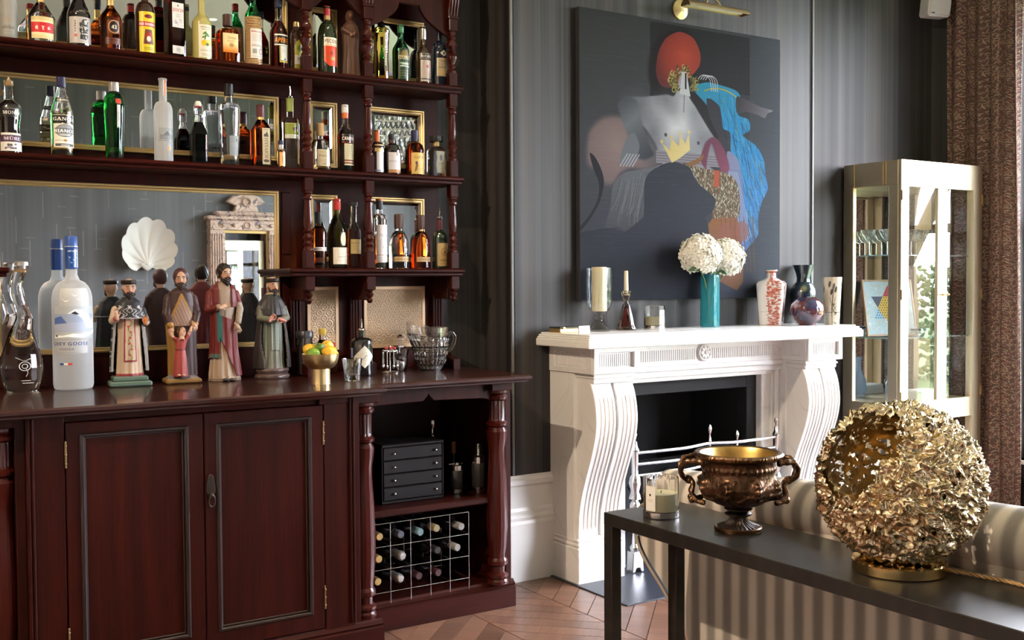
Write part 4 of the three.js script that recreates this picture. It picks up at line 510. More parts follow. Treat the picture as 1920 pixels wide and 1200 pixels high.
const LK = Object.keys(LAB), sheet = canvasTex(2048, 2048, (c) => { c.fillStyle = '#888'; c.fillRect(0, 0, 2048, 2048); LK.forEach((k, i) => { const [as, bg, fn] = LAB[k]; c.save(); c.beginPath(); c.rect((i % 8) * 256, Math.floor(i / 8) * 256, 256, 256); c.clip(); c.translate((i % 8) * 256, Math.floor(i / 8) * 256); c.scale(2.56 / as, 2.56); c.fillStyle = bg; c.fillRect(0, 0, 100 * as, 100); fn(c, 100 * as); c.restore(); }); });
const labelMat = phy(0xffffff, 0.5, { map: sheet }), labelGloss = phy(0xffffff, 0.3, { map: sheet, clearcoat: 0.6, clearcoatRoughness: 0.1 });
function cellUV(g, k) { const i = LK.indexOf(k); if (i < 0) throw new Error('no label ' + k); const u0 = (i % 8) / 8, v0 = 1 - Math.floor(i / 8) / 8, e = 0.004; const uv = g.attributes.uv; for (let q = 0; q < uv.count; q++) uv.setXY(q, u0 + (e + uv.getX(q) * (1 - 2 * e)) / 8, v0 - (e + (1 - uv.getY(q)) * (1 - 2 * e)) / 8); return g; }
const radAt = (P, y) => { for (let i = 1; i < P.length; i++) if (y <= P[i][1] && P[i][1] > P[i - 1][1]) return lerp(P[i - 1][0], P[i][0], clamp((y - P[i - 1][1]) / (P[i][1] - P[i - 1][1]))); return P[P.length - 1][0]; };
// a paper label wrapped on a profile: centre angle ph, half width a (radians)
function wrapLabel(k, P, y0, y1, a, ph = 0, n = 2, off = 0.0007) {
  const nx = 14, ny = 5, pos = [], uv = [], I = [];
  for (let j = 0; j <= ny; j++) for (let i = 0; i <= nx; i++) { const v = j / ny, u = i / nx, y = lerp(y0, y1, v), t = ph - a + 2 * a * u, s = Math.sin(t), c = Math.cos(t), kk = n === 2 ? 1 : Math.pow(Math.pow(Math.abs(s), n) + Math.pow(Math.abs(c), n), -1 / n), r = radAt(P, y) * kk + off; pos.push(s * r, y, c * r); uv.push(u, v); }
  for (let j = 0; j < ny; j++) for (let i = 0; i < nx; i++) { const q = j * (nx + 1) + i; I.push(q, q + 1, q + nx + 2, q, q + nx + 2, q + nx + 1); }
  const g = new THREE.BufferGeometry(); g.setAttribute('position', new THREE.Float32BufferAttribute(pos, 3)); g.setAttribute('uv', new THREE.Float32BufferAttribute(uv, 2)); g.setIndex(I); g.computeVertexNormals(); return cellUV(g, k);
}
// profile of a bottle: shoulder from sh to nk (shares of the height h), neck radius rn, shoulder shape
function prof(h, r, { sh = 0.6, nk = 0.76, rn = 0.014, shape = 's', top = 0.99, taper = 1, foot = 0.96 } = {}) {
  const P = [[0, 0], [r * taper * foot - 0.003, 0], [r * taper * foot, 0.003], [r * taper, 0.012], [lerp(r * taper, r, 0.5), h * sh * 0.5], [r, h * sh * 0.97]];
  for (let i = 0; i <= 9; i++) { const t = i / 9, k = shape === 'dome' ? Math.sqrt(Math.max(0, 1 - t * t)) : shape === 'cone' ? 1 - t : 1 - smooth(0, 1, t); P.push([lerp(rn, r, k), h * lerp(sh, nk, t)]); }
  P.push([rn, h * (top - 0.03)], [rn * 1.14, h * (top - 0.025)], [rn * 1.14, h * top - 0.001], [rn, h * top], [0, h * top]); return P;
}
const cutBelow = (P, y) => { const o = P.filter((q) => q[1] < y); o.push([radAt(P, y), y], [0, y]); return o; }, cutAbove = (P, y) => [[0, y], [radAt(P, y), y], ...P.filter((q) => q[1] > y)];
const pourer = (y) => [revolve([[0, y], [0.0085, y], [0.0115, y + 0.002], [0.0115, y + 0.008], [0.007, y + 0.012], [0, y + 0.012]], 16), tube([[0, y + 0.01, 0], [0.001, y + 0.03, 0.001], [-0.003, y + 0.05, 0.006]], 0.005, 8, 10, false, (t) => 1 - 0.5 * t)];
// bottle(name, label, [x, y, z], h, r, options)
function bottle(name, label, pos, h, r, o = {}) {
  const t = thing(name, label, 'bottle', pos, o.turn ?? 0, o.group), P = o.P ?? prof(h, r, o.s), n = o.n ?? 2, e = typeof n === 'number' && n > 2 ? (y) => (radAt(P, y) > r * 0.6 ? n : 2) : n, seg = n === 2 ? 36 : 48;
  const rv = (q) => revolve(q, seg, { n: e, sx: o.sx ?? 1, sz: o.sz ?? 1, mod: o.mod, crease: 0.6 });
  if (o.fill) { part(t, 'liquid', rv(cutBelow(P, h * o.fill)), o.glass); part(t, 'glass', rv(cutAbove(P, h * o.fill + 0.0003)), o.upper ?? G.clear); } else part(t, 'glass', rv(P), o.glass);
  if (o.cap) { const [y0, y1, m, k = 1.1, flare = 1] = o.cap; const r0 = radAt(P, h * (y0 + y1) / 2) * k, r1 = Math.max(r0, radAt(P, h * y0) * 1.04); part(t, o.capName ?? 'cap', revolve([[r1 * 0.98, h * y0], [r1, h * y0 + 0.001], [r0 * flare, h * y1 - 0.0015], [r0 * flare - 0.0015, h * y1], [0, h * y1]], 24), m); }
  if (o.foil) { const [y0, y1, m] = o.foil; const Q = [[0, 0]]; for (let i = 0; i <= 6; i++) { const y = h * lerp(y0, y1, i / 6); Q.push([radAt(P, y) + 0.0007, y]); } Q.shift(); part(t, 'foil', revolve(Q, 24), m); }
  for (const [k, y0, y1, a, ph = 0, gl] of o.labs ?? []) { const q = wrapLabel(k, P, h * y0, h * y1, a, ph, n === 2 ? 2 : n); if (o.sx || o.sz) q.scale(o.sx ?? 1, 1, o.sz ?? 1); part(t, 'label', q, gl ? labelGloss : labelMat); }
  if (o.pour) part(t, 'pourer', pourer(h * 0.985), M.chrome);
  return t;
}
const Z1 = -4.335;
{ // top shelf, left to right
  const y = SH1 + 0.0005, b = (n, l, x, ...r) => bottle(n, l, [x, y, Z1], ...r);
  b('spirit_bottle', 'frosted grey bottle cut by the left edge of the top shelf', 0.612, 0.225, 0.033, { glass: G.frostGrey, s: { sh: 0.5, nk: 0.8, rn: 0.012, shape: 'dome' }, cap: [0.8, 1, C.black], labs: [['ahiko', 0.08, 0.42, 1.1, -0.15]] });
  b('liquor_bottle', 'clear pear shaped bottle with red and gold label and red cap', 0.723, 0.2, 0.0505, { glass: G.clear, s: { sh: 0.5, nk: 0.8, rn: 0.0125, shape: 'cone', taper: 0.98 }, cap: [0.9, 1, C.red, 1.25], foil: [0.78, 0.91, C.gold], labs: [['redgold', 0.08, 0.48, 0.85, 0]] });
  b('sake_bottle', 'black bottle with a silver label of brush lettering on the top shelf', 0.857, 0.285, 0.0425, { glass: G.black, s: { sh: 0.42, nk: 0.75, rn: 0.014 }, cap: [0.9, 1, C.cork], labs: [['sake', 0.055, 0.4, 1.12, 0.05, 1]] });
  b('liqueur_bottle', 'amber liqueur bottle with a round black and gold emblem', 0.973, 0.255, 0.04, { glass: G.amber, s: { sh: 0.5, nk: 0.72, rn: 0.0125 }, cap: [0.82, 1, C.black], foil: [0.7, 0.82, C.gold], labs: [['n43', 0.26, 0.46, 0.55, 0.1, 1], ['n43b', 0.1, 0.2, 0.8, 0.05, 1]] });
  b('mezcal_bottle', 'dark brown bottle with a bright yellow label and red cap', 1.102, 0.252, 0.0378, { glass: G.brown, s: { sh: 0.64, nk: 0.84, rn: 0.013, shape: 'dome' }, cap: [0.86, 1, C.red], labs: [['yellow', 0.04, 0.66, 0.95, 0.12, 1]] });
  b('liqueur_bottle', 'square dark red liqueur bottle with a tall white label', 1.216, 0.285, 0.034, { glass: G.deepRed, n: 9, s: { sh: 0.8, nk: 0.88, rn: 0.013, shape: 'dome' }, cap: [0.89, 1, C.black], turn: 0.15, labs: [['zoco', 0.42, 0.76, 0.6, 0, 1], ['zoco2', 0.06, 0.17, 0.6, 0, 1]] });
  b('limoncello_bottle', 'cloudy yellow green limoncello bottle with a lemon label', 1.325, 0.278, 0.0385, { glass: G.cloudy, s: { sh: 0.56, nk: 0.72, rn: 0.0135, shape: 's' }, cap: [0.9, 1, C.black], labs: [['lemon', 0.05, 0.52, 0.78, 0.15, 1]] });
  b('liqueur_bottle', 'squat amber bottle with a dark wooden stopper and cream orange label', 1.431, 0.204, 0.047, { glass: G.amber, n: 3.4, sz: 0.8, s: { sh: 0.6, nk: 0.72, rn: 0.013, shape: 'dome' }, cap: [0.77, 1, C.brown, 1.5], capName: 'stopper', labs: [['amber', 0.22, 0.6, 0.62, 0, 1]] });
  { const t = b('maraschino_bottle', 'green maraschino bottle in a woven straw jacket with a white label', 1.538, 0.31, 0.0335, { glass: G.green, s: { sh: 0.66, nk: 0.86, rn: 0.0125, taper: 1.06 }, cap: [0.9, 1, C.red], labs: [['mara', 0.11, 0.5, 0.85, 0.2]] }); const h = 0.31, Q = prof(h, 0.0335, { sh: 0.66, nk: 0.86, rn: 0.0125, taper: 1.06 }), S = []; for (let i = 0; i <= 40; i++) { const yy = 0.001 + (h * 0.66 * i) / 40; S.push([radAt(Q, Math.max(yy, 0.004)) + (i % 2 ? 0.0003 : -0.0002), yy]); } S.unshift([0.036, 0]); part(t, 'straw_jacket', revolve(S, 40, { crease: 0.2 }), std(lin(0.42, 0.26, 0.11), 0.8)); t.children.find((c) => c.name === 'label').scale.set(1.012, 1, 1.012); }
  b('aperitif_bottle', 'red aperitif bottle with orange lettering on a black band and blue cap', 1.648, 0.29, 0.0365, { glass: G.aperol, s: { sh: 0.52, nk: 0.76, rn: 0.0135 }, fill: 0.7, cap: [0.9, 1, C.navy, 1.12], labs: [['aperol', 0.34, 0.5, 1.0, 0.15, 1], ['aperol2', 0.1, 0.335, 0.58, 0.3, 1]] });
  b('oil_bottle', 'slim dark bottle with a gold cap and arched olive label', 1.726, 0.212, 0.0262, { glass: G.brown, s: { sh: 0.68, nk: 0.84, rn: 0.0105, shape: 'dome' }, cap: [0.9, 1, C.gold, 1.15], labs: [['arch', 0.04, 0.64, 0.9, 0.25, 1]] });
  b('bitter_bottle', 'dark green bottle with red capsule and a bright orange red label', 1.866, 0.296, 0.0405, { glass: G.darkGreen, s: { sh: 0.52, nk: 0.78, rn: 0.0135, shape: 'dome' }, cap: [0.86, 1, C.red, 1.06], foil: [0.8, 0.86, C.cork], labs: [['picon', 0.12, 0.53, 0.8, 0.05, 1]] });
  b('elderflower_bottle', 'tall faceted golden liqueur bottle with a black stopper', 2.122, 0.282, 0.036, { glass: G.gold, n: 2, mod: (a) => 1 - 0.05 * Math.abs(Math.sin(a * 4)), P: [[0, 0], [0.033, 0], [0.034, 0.004], [0.033, 0.05], [0.032, 0.1], [0.034, 0.16], [0.0385, 0.21], [0.0395, 0.222], [0.034, 0.23], [0.02, 0.24], [0.015, 0.245], [0.015, 0.26], [0, 0.26]], cap: [0.86, 1, C.black, 1.25], capName: 'stopper', labs: [['germain', 0.16, 0.74, 0.2, 0.2, 1]] });
  b('ginger_wine_bottle', 'green ginger wine bottle with a dark green label and cap', 2.218, 0.261, 0.0375, { glass: G.emerald, s: { sh: 0.55, nk: 0.78, rn: 0.0135, shape: 's' }, cap: [0.86, 1, C.green, 1.08], labs: [['stone', 0.06, 0.58, 0.9, 0.15, 1]] });
  b('pastis_bottle', 'dark brown bottle with a long white capsule and white label', 2.332, 0.268, 0.0335, { glass: G.brown, s: { sh: 0.52, nk: 0.74, rn: 0.0125 }, cap: [0.78, 1, C.silver, 1.06], labs: [['ricard', 0.44, 0.53, 1.05, 0.1, 1], ['ricard2', 0.06, 0.42, 0.95, 0.1, 1]] });
  b('amaro_bottle', 'blue black bottle with a pale diamond and cream label beside the end post', 2.415, 0.295, 0.0345, { glass: G.navy, s: { sh: 0.5, nk: 0.72, rn: 0.0125, shape: 'dome' }, cap: [0.84, 1, C.navy, 1.06], labs: [['diamond', 0.46, 0.57, 0.7, 0.15, 1], ['cream', 0.16, 0.44, 0.95, 0.1, 1]] });
}
{ // middle shelf
  const y = SH2 + 0.0005, b = (n, l, x, ...r) => bottle(n, l, [x, y, Z1], ...r);
  b('syrup_bottle', 'dark blackberry liqueur bottle with a cork and purple white label', 0.609, 0.288, 0.0425, { P: [[0, 0], [0.037, 0], [0.04, 0.004], [0.04, 0.055], [0.036, 0.085], [0.0365, 0.1], [0.041, 0.15], [0.042, 0.165], [0.038, 0.18], [0.024, 0.192], [0.0155, 0.2], [0.0145, 0.25], [0.0165, 0.253], [0.0165, 0.268], [0, 0.268]], glass: G.black, fill: 0.68, cap: [0.87, 1, C.cork, 1.0], capName: 'cork', labs: [['monin', 0.46, 0.6, 0.85, 0.1, 1], ['mure', 0.03, 0.26, 1.1, 0.1]] });
  b('vermouth_bottle', 'clear vermouth bottle with golden wine and ornate white label', 0.789, 0.3, 0.041, { glass: G.straw, s: { sh: 0.56, nk: 0.86, rn: 0.0145, shape: 'cone' }, fill: 0.56, cap: [0.87, 1, C.navy, 1.15], labs: [['gancia', 0.415, 0.515, 1.1, 0.12, 1], ['bianco', 0.11, 0.405, 1.05, 0.12], ['gneck', 0.68, 0.73, 1.0, 0.1, 1]] });
  b('gin_bottle', 'bright green fluted gin bottle with silver cap and red seal', 0.98, 0.298, 0.0405, { glass: G.green, mod: (a) => 1 - 0.035 * Math.abs(Math.sin(a * 4)), s: { sh: 0.68, nk: 0.87, rn: 0.0155, shape: 'dome', taper: 0.84 }, cap: [0.88, 1, C.silver, 1.22], labs: [['seal', 0.71, 0.78, 0.3, 0.2, 1], ['ten', 0.4, 0.7, 0.16, 0.2, 1]] });
  b('vodka_bottle', 'slim frosted vodka bottle with an orange strip and small sun', 1.166, 0.335, 0.036, { glass: G.frost, s: { sh: 0.6, nk: 0.72, rn: 0.0145, shape: 'dome' }, labs: [['palace', 0.24, 0.4, 0.95, 0.15], ['dot', 0.13, 0.19, 0.26, 0.35], ['orangeStrip', 0.78, 0.97, 0.5, 0.3]] });
  { const t = b('swing_top_bottle', 'dark red swing top bottle with a white stopper', 1.305, 0.235, 0.0325, { glass: G.plum, s: { sh: 0.52, nk: 0.8, rn: 0.0125, shape: 'cone' }, fill: 0.72, n: 4, labs: [] }); part(t, 'stopper', revolve([[0.011, 0.232], [0.013, 0.236], [0.013, 0.246], [0.009, 0.254], [0, 0.255]], 20), C.white); part(t, 'wire_bail', [tube([[-0.015, 0.2, 0], [-0.018, 0.225, 0.004], [-0.013, 0.245, 0], [0.013, 0.245, 0], [0.018, 0.225, 0.004], [0.015, 0.2, 0]], 0.0013, 6, 24), at(new THREE.TorusGeometry(0.0145, 0.0013, 6, 20).rotateX(Math.PI / 2), 0, 0.2, 0)], M.steel); part(t, 'seal_ring', revolve([[0.012, 0.229], [0.0145, 0.231], [0.012, 0.234]], 16), C.red); }
  b('spirit_bottle', 'large clear faceted bottle with a black cap and bluish base', 1.431, 0.335, 0.045, { glass: G.blue, mod: (a, yy) => 1 - 0.06 * Math.abs(Math.sin(a * 3)), s: { sh: 0.72, nk: 0.77, rn: 0.0165, shape: 'dome', taper: 0.86 }, cap: [0.86, 1, C.black, 1.12], labs: [['clearlab', 0.12, 0.36, 0.5, 0.2]] });
  b('whisky_bottle', 'amber whisky bottle with a maroon cap and a tall narrow cream label', 1.564, 0.262, 0.0375, { glass: G.whisky, n: 4, s: { sh: 0.62, nk: 0.78, rn: 0.0145, shape: 'cone' }, cap: [0.8, 1, C.maroon, 1.12], foil: [0.76, 0.81, C.gold], labs: [['tower', 0.05, 0.62, 0.42, 0.25]] });
  bottle('miniature_bottle', 'tiny miniature bottle with a dark cap in front of the bison label bottle', [1.632, y, -4.283], 0.113, 0.0165, { glass: G.amber, s: { sh: 0.6, nk: 0.72, rn: 0.0105, shape: 'dome' }, cap: [0.84, 1, C.navy, 1.15], foil: [0.66, 0.84, C.silver], labs: [['mini', 0.06, 0.56, 0.85, 0.1]] });
  b('vodka_bottle', 'tall clear bottle with green bison label and a steel pourer', 1.694, 0.305, 0.0375, { glass: G.lime, s: { sh: 0.66, nk: 0.72, rn: 0.0145, shape: 'dome' }, foil: [0.8, 0.98, C.limeFoil], pour: 1, labs: [['bison', 0.42, 0.63, 1.05, 0.05, 1]] });
  b('tequila_bottle', 'squat clear bottle with a round cork stopper below the small mirror', 1.828, 0.205, 0.0385, { glass: G.clear, n: 3, s: { sh: 0.45, nk: 0.68, rn: 0.014, shape: 'dome', taper: 1.04 }, cap: [0.74, 1, C.cork, 1.2], capName: 'cork', labs: [['patron', 0.1, 0.44, 0.72, 0, 1]] });
  b('aperitif_bottle', 'dark red aperitif bottle with white lettering and a cream label', 1.945, 0.294, 0.035, { glass: G.deepRed, s: { sh: 0.54, nk: 0.74, rn: 0.0135 }, fill: 0.62, cap: [0.88, 1, C.white, 1.12], foil: [0.8, 0.885, C.orange], labs: [['campari', 0.43, 0.56, 1.0, 0.15, 1], ['campari2', 0.1, 0.42, 0.75, 0.2]] });
  b('orange_liqueur_bottle', 'dark bottle with an orange cap and white bib label', 2.096, 0.196, 0.0315, { glass: G.brown, s: { sh: 0.6, nk: 0.74, rn: 0.0115, shape: 'dome' }, cap: [0.74, 1, C.orange, 1.1], labs: [['bib', 0.05, 0.66, 0.8, 0.05, 1]] });
  b('rum_bottle', 'squat black rum bottle with a white label and brown foot band', 2.17, 0.183, 0.0365, { glass: G.black, s: { sh: 0.56, nk: 0.78, rn: 0.0135, shape: 'dome' }, cap: [0.86, 1, C.black, 1.25], foil: [0.78, 0.86, C.brown], labs: [['gay', 0.05, 0.54, 1.0, 0.1]] });
  b('rum_bottle', 'amber rum bottle with a dark blue cap and buff label', 2.284, 0.208, 0.0425, { glass: G.whisky, s: { sh: 0.54, nk: 0.74, rn: 0.015, shape: 'dome' }, cap: [0.76, 1, C.navy, 1.15], labs: [['captain', 0.04, 0.5, 0.95, 0.1]] });
  b('amaretto_bottle', 'square clear glass bottle with a wide black cap beside the end post', 2.395, 0.19, 0.037, { glass: G.clear, n: 5, s: { sh: 0.6, nk: 0.74, rn: 0.013, shape: 'dome' }, cap: [0.86, 1, C.black, 2.4], foil: [0.76, 0.87, C.gold], labs: [['crest', 0.1, 0.62, 0.62, 0.1, 1]] });
}
{ // low shelf
  const y = SH3 + 0.0005, b = (n, l, x, ...r) => bottle(n, l, [x, y, Z1], ...r);
  b('whisky_bottle', 'whisky bottle with a black cap and white name band on the low shelf', 1.816, 0.242, 0.0325, { glass: G.whisky, s: { sh: 0.64, nk: 0.78, rn: 0.013 }, cap: [0.8, 1, C.black, 1.15], labs: [['bowmore', 0.31, 0.375, 1.2, 0.05, 1]] });
  b('whisky_bottle', 'tall green whisky bottle with red seal strip and cream label', 1.903, 0.302, 0.0395, { glass: G.oliveGlass, s: { sh: 0.56, nk: 0.8, rn: 0.0145 }, cap: [0.84, 1, C.red, 1.08], labs: [['laga', 0.06, 0.3, 1.0, 0.1], ['lagaOval', 0.32, 0.52, 0.38, 0.3]] });
  b('whisky_bottle', 'clear necked whisky bottle with a tan label right of the tall green bottle', 1.98, 0.29, 0.0305, { glass: G.whisky, s: { sh: 0.56, nk: 0.7, rn: 0.0135, shape: 'cone' }, fill: 0.6, cap: [0.94, 1, C.black, 1.2], labs: [['glenl', 0.22, 0.44, 1.0, 0.1]] });
  b('white_rum_bottle', 'clear bottle with a black and orange cap and tall white label', 2.105, 0.312, 0.0325, { glass: G.clear, s: { sh: 0.66, nk: 0.78, rn: 0.0135, shape: 'dome' }, cap: [0.84, 0.985, C.black, 1.15], foil: [0.965, 0.99, C.orange], labs: [['rumwhite', 0.09, 0.62, 1.0, 0.1, 1]] });
  const wide = (hh, r) => [[0, 0], [r * 0.9, 0], [r, 0.004], [r, hh * 0.28], [r * 0.98, hh * 0.42], [r * 0.86, hh * 0.56], [r * 0.6, hh * 0.66], [r * 0.3, hh * 0.7], [0.015, hh * 0.73], [0.014, hh * 0.86], [0.017, hh * 0.87], [0.017, hh * 0.9], [0, hh * 0.9]];
  b('bourbon_bottle', 'wide clear decanter shaped bottle with a tan band and wooden stopper', 2.2, 0.244, 0.047, { P: wide(0.244, 0.047), sz: 0.72, glass: G.clear, cap: [0.74, 1, C.brown, 1.2], capName: 'stopper', labs: [['tanband', 0.13, 0.22, 0.8, 0.0]] });
  b('bourbon_bottle', 'wide amber decanter shaped bottle with a tan band and wooden stopper', 2.312, 0.243, 0.046, { P: wide(0.243, 0.046), sz: 0.72, glass: G.whisky, cap: [0.74, 1, C.brown, 1.2], capName: 'stopper', labs: [['tanband', 0.13, 0.22, 0.8, 0.0]] });
  b('liqueur_bottle', 'dark green bottle with tan label and a steel pourer on the low shelf', 2.41, 0.235, 0.0345, { glass: G.darkGreen, s: { sh: 0.55, nk: 0.74, rn: 0.0125, shape: 'dome' }, foil: [0.76, 0.99, C.maroon], pour: 1, labs: [['jager', 0.05, 0.5, 1.0, 0.2]] });
}
// ---------------------------------------------------------------- on the counter
const CY = CT + 0.0005, CZ = -4.3;
{ // big frosted vodka bottle
  const h = 0.575, r = 0.0715, P = [[0, 0], [0.062, 0], [0.068, 0.005], [0.0715, 0.02], [0.0715, 0.335]]; for (let i = 1; i <= 10; i++) { const t = i / 10; P.push([lerp(0.0225, 0.0715, Math.sqrt(1 - t * t * 0.985)), 0.335 + t * 0.075]); } P.push([0.0205, 0.43], [0.0205, 0.455], [0, 0.455]);
  bottle('vodka_bottle', 'very large frosted vodka bottle with a blue neck standing on the counter', [0.807, CY, CZ], h, r, { P, glass: G.frost, labs: [['goose', 0.335, 0.545, 1.25, 0.05], ['birds', 0.545, 0.66, 0.8, -0.05], ['gooseText', 0.24, 0.325, 0.95, -0.35], ['flag', 0.165, 0.178, 0.32, -0.55]] });
  const t = scene.children[scene.children.length - 1], Q = [[0.0215, 0.452], [0.0225, 0.455], [0.0225, 0.53], [0.0235, 0.532], [0.0235, 0.537], [0.022, 0.539], [0.022, 0.572], [0.02, 0.575], [0, 0.575]];
  part(t, 'cap', revolve(Q, 32), C.blue, 'bright blue capsule'); part(t, 'label', wrapLabel('gooseCap', [[0.0225, 0.44], [0.0225, 0.54]], 0.458, 0.528, 1.3, 0.1), labelGloss); part(t, 'ring', revolve([[0.0237, 0.5345], [0.0242, 0.536], [0.0237, 0.5375]], 32), C.silver);
}
{ // twisted clear liqueur bottle: wavy neck over a drop shaped body
  const t = thing('liqueur_bottle', 'clear bottle with a wavy neck and drop shaped body at the left of the counter', 'bottle', [0.628, CY, CZ]);
  const wave = (y) => 0.013 * Math.sin((y - 0.2) * 26) * smooth(0.2, 0.28, y), P = [[0, 0], [0.05, 0], [0.056, 0.005], [0.068, 0.045], [0.073, 0.09], [0.068, 0.14], [0.052, 0.19], [0.038, 0.23], [0.028, 0.28], [0.024, 0.32], [0.026, 0.36], [0.0215, 0.4], [0.021, 0.45], [0.024, 0.452], [0.024, 0.462], [0, 0.462]], R = [];
  for (let i = 0; i < P.length - 1; i++) for (let k = 0; k < 5; k++) R.push([lerp(P[i][0], P[i + 1][0], k / 5), lerp(P[i][1], P[i + 1][1], k / 5)]); R.push(P[P.length - 1]);
  const shell = (q) => { const g = revolve(q, 40, { crease: 0.8 }), p = g.attributes.position; for (let i = 0; i < p.count; i++) p.setX(i, p.getX(i) + wave(p.getY(i))); g.computeVertexNormals(); return g; };
  part(t, 'glass', shell(R), G.clear); part(t, 'stopper', at(revolve([[0.012, 0.452], [0.012, 0.463], [0.0235, 0.464], [0.0235, 0.476], [0.02, 0.48], [0, 0.48]], 24), wave(0.46), 0, 0), C.silver); part(t, 'cork', at(cyl(0.0195, 0.44, 0.4525, 20), wave(0.45), 0, 0), C.cork);
  const etch = std(lin(0.6, 0.6, 0.58), 0.6); part(t, 'etched_mark', [[0.016, 0.098], [0.008, 0.098]].map(([r, y]) => at(new THREE.TorusGeometry(r, 0.0012, 6, 20).scale(1.2, 1, 1), 0, y, 0.0725)).concat([tube([[0.004, 0.088, 0.072], [0.01, 0.075, 0.071], [0.004, 0.06, 0.069]], 0.0012, 6), tube([[-0.03, 0.13, 0.064], [0.0, 0.118, 0.069], [0.03, 0.13, 0.064]], 0.0012, 6), rod([-0.012, 0.045, 0.0675], [0.02, 0.045, 0.0675], 0.001), rod([-0.008, 0.036, 0.066], [0.03, 0.036, 0.0645], 0.001)]), etch);
}
// painted plaster saints: every piece a modelled surface with its own painted colours
const painted = phy(lin(0.8, 0.8, 0.8), 0.5, { vertexColors: true, specularIntensity: 0.5, clearcoat: 0.08, clearcoatRoughness: 0.25 });
const SKIN = [0.5, 0.3, 0.2], DARKHAIR = [0.018, 0.01, 0.008];
function head(t, [x, y, z], s, { yaw = 0, tilt = 0, beard = DARKHAIR, hair = DARKHAIR, style = 'ring', skin = SKIN }) {
  const g = new THREE.Group(); g.name = 'head'; g.position.set(x, y, z); g.rotation.set(tilt, yaw, 0); t.add(g); const k = s;
  const f = (a, b, c) => { a /= k; b /= k; c /= k; let d = sdEll(a, b, c, [0, 0.004, 0], [0.0195, 0.026, 0.0225]); d = smin(d, sdEll(a, b, c, [0, -0.012, 0.006], [0.0145, 0.014, 0.014]), 0.008); d = smin(d, sdCaps(a, b, c, [0, 0.004, 0.0215], [0, -0.006, 0.0265], 0.0018, 0.0034), 0.003); d = smin(d, sdCaps(a, b, c, [-0.009, 0.008, 0.0195], [0.009, 0.008, 0.0195], 0.0024, 0.0024), 0.003); for (const q of [-1, 1]) { d = smin(d, sdEll(a, b, c, [q * 0.0195, -0.001, -0.001], [0.003, 0.0065, 0.0042]), 0.002); d = smin(d, sdEll(a, b, c, [q * 0.0075, 0.0028, 0.0196], [0.0034, 0.0021, 0.0022]), 0.001); } d = smin(d, sdCaps(a, b, c, [0, -0.012, -0.002], [0, -0.04, -0.002], 0.0105, 0.013), 0.006); d = smin(d, sdEll(a, b, c, [0, -0.0125, 0.0205], [0.0052, 0.0018, 0.0022]), 0.0015); return d * k; };
  const col = (a, b, c) => { a /= k; b /= k; c /= k; if (c > 0.012) { for (const q of [-1, 1]) { const e = Math.hypot((a - q * 0.0075) / 1.5, b - 0.0028); if (e < 0.0013) return [0.02, 0.012, 0.01]; if (e < 0.0023) return [0.42, 0.36, 0.32]; } if (Math.abs(b - 0.0085) < 0.0013 && Math.abs(Math.abs(a) - 0.008) < 0.0045) return hair; if (Math.hypot(a / 2.6, b + 0.0125) < 0.0018) return [0.36, 0.09, 0.08]; } const w = Math.exp(-(((Math.abs(a) - 0.011) ** 2 + (b + 0.006) ** 2) / 0.00005)); return [skin[0] + 0.06 * w, skin[1] - 0.03 * w, skin[2] - 0.02 * w]; };
  part(g, 'face', blob(f, [-0.026 * k, -0.045 * k, -0.026 * k], [0.026 * k, 0.034 * k, 0.033 * k], 0.0013 * k, col), painted);
  const hf = style === 'ring' ? (a, b, c) => { a /= k; b /= k; c /= k; const y0 = b - 0.0192 - 0.08 * c, r = Math.hypot(a, c * 0.9); return (Math.hypot(Math.max(0, Math.abs(r - 0.0195) - 0.0012), Math.max(0, Math.abs(y0) - 0.0035)) - 0.0032) * k * 0.9; }
    : style === 'hood' ? (a, b, c) => { a /= k; b /= k; c /= k; const o = sdEll(a, b, c, [0, 0.006, -0.004], [0.0235, 0.0275, 0.0245]); const cut = sdEll(a, b, c, [0, -0.006, 0.02], [0.0165, 0.019, 0.02]); return Math.max(o, -cut, -0.022 - b) * k * 0.9; }
      : (a, b, c) => { a /= k; b /= k; c /= k; const o = sdEll(a, b, c, [0, 0.0055, -0.002], [0.0222, 0.0272, 0.0245]) + 0.0008 * Math.sin(a * 900 + b * 300); const cut = sdEll(a, b, c, [0, -0.004, 0.02], [0.019, 0.022, 0.0195]); return Math.max(o, -cut, -0.018 - b + (c < 0 ? -0.008 : 0)) * k * 0.9; };
  part(g, 'hair', blob(hf, [-0.03 * k, -0.032 * k, -0.034 * k], [0.03 * k, 0.038 * k, 0.03 * k], 0.0016 * k, () => hair), painted);
  if (beard) { const bf = (a, b, c) => { a /= k; b /= k; c /= k; let d = sdEll(a, b, c, [0, -0.019, 0.013], [0.0135, 0.0135, 0.0115]); d = smin(d, sdCaps(a, b, c, [0, -0.024, 0.016], [0, -0.034, 0.019], 0.008, 0.0035), 0.004); for (const q of [-1, 1]) { d = smin(d, sdCaps(a, b, c, [q * 0.0165, -0.002, 0.004], [q * 0.0125, -0.018, 0.011], 0.0032, 0.006), 0.003); d = smin(d, sdCaps(a, b, c, [0, -0.0092, 0.0235], [q * 0.0085, -0.0125, 0.0195], 0.002, 0.0018), 0.002); } d += 0.0006 * Math.sin(b * 900 + a * 500); return Math.max(d, -sdEll(a, b, c, [0, -0.0128, 0.026], [0.0046, 0.0026, 0.006])) * k * 0.85; }; part(g, 'beard', blob(bf, [-0.026 * k, -0.046 * k, -0.006 * k], [0.026 * k, 0.006 * k, 0.032 * k], 0.0014 * k, () => beard), painted); }
  return g;
}
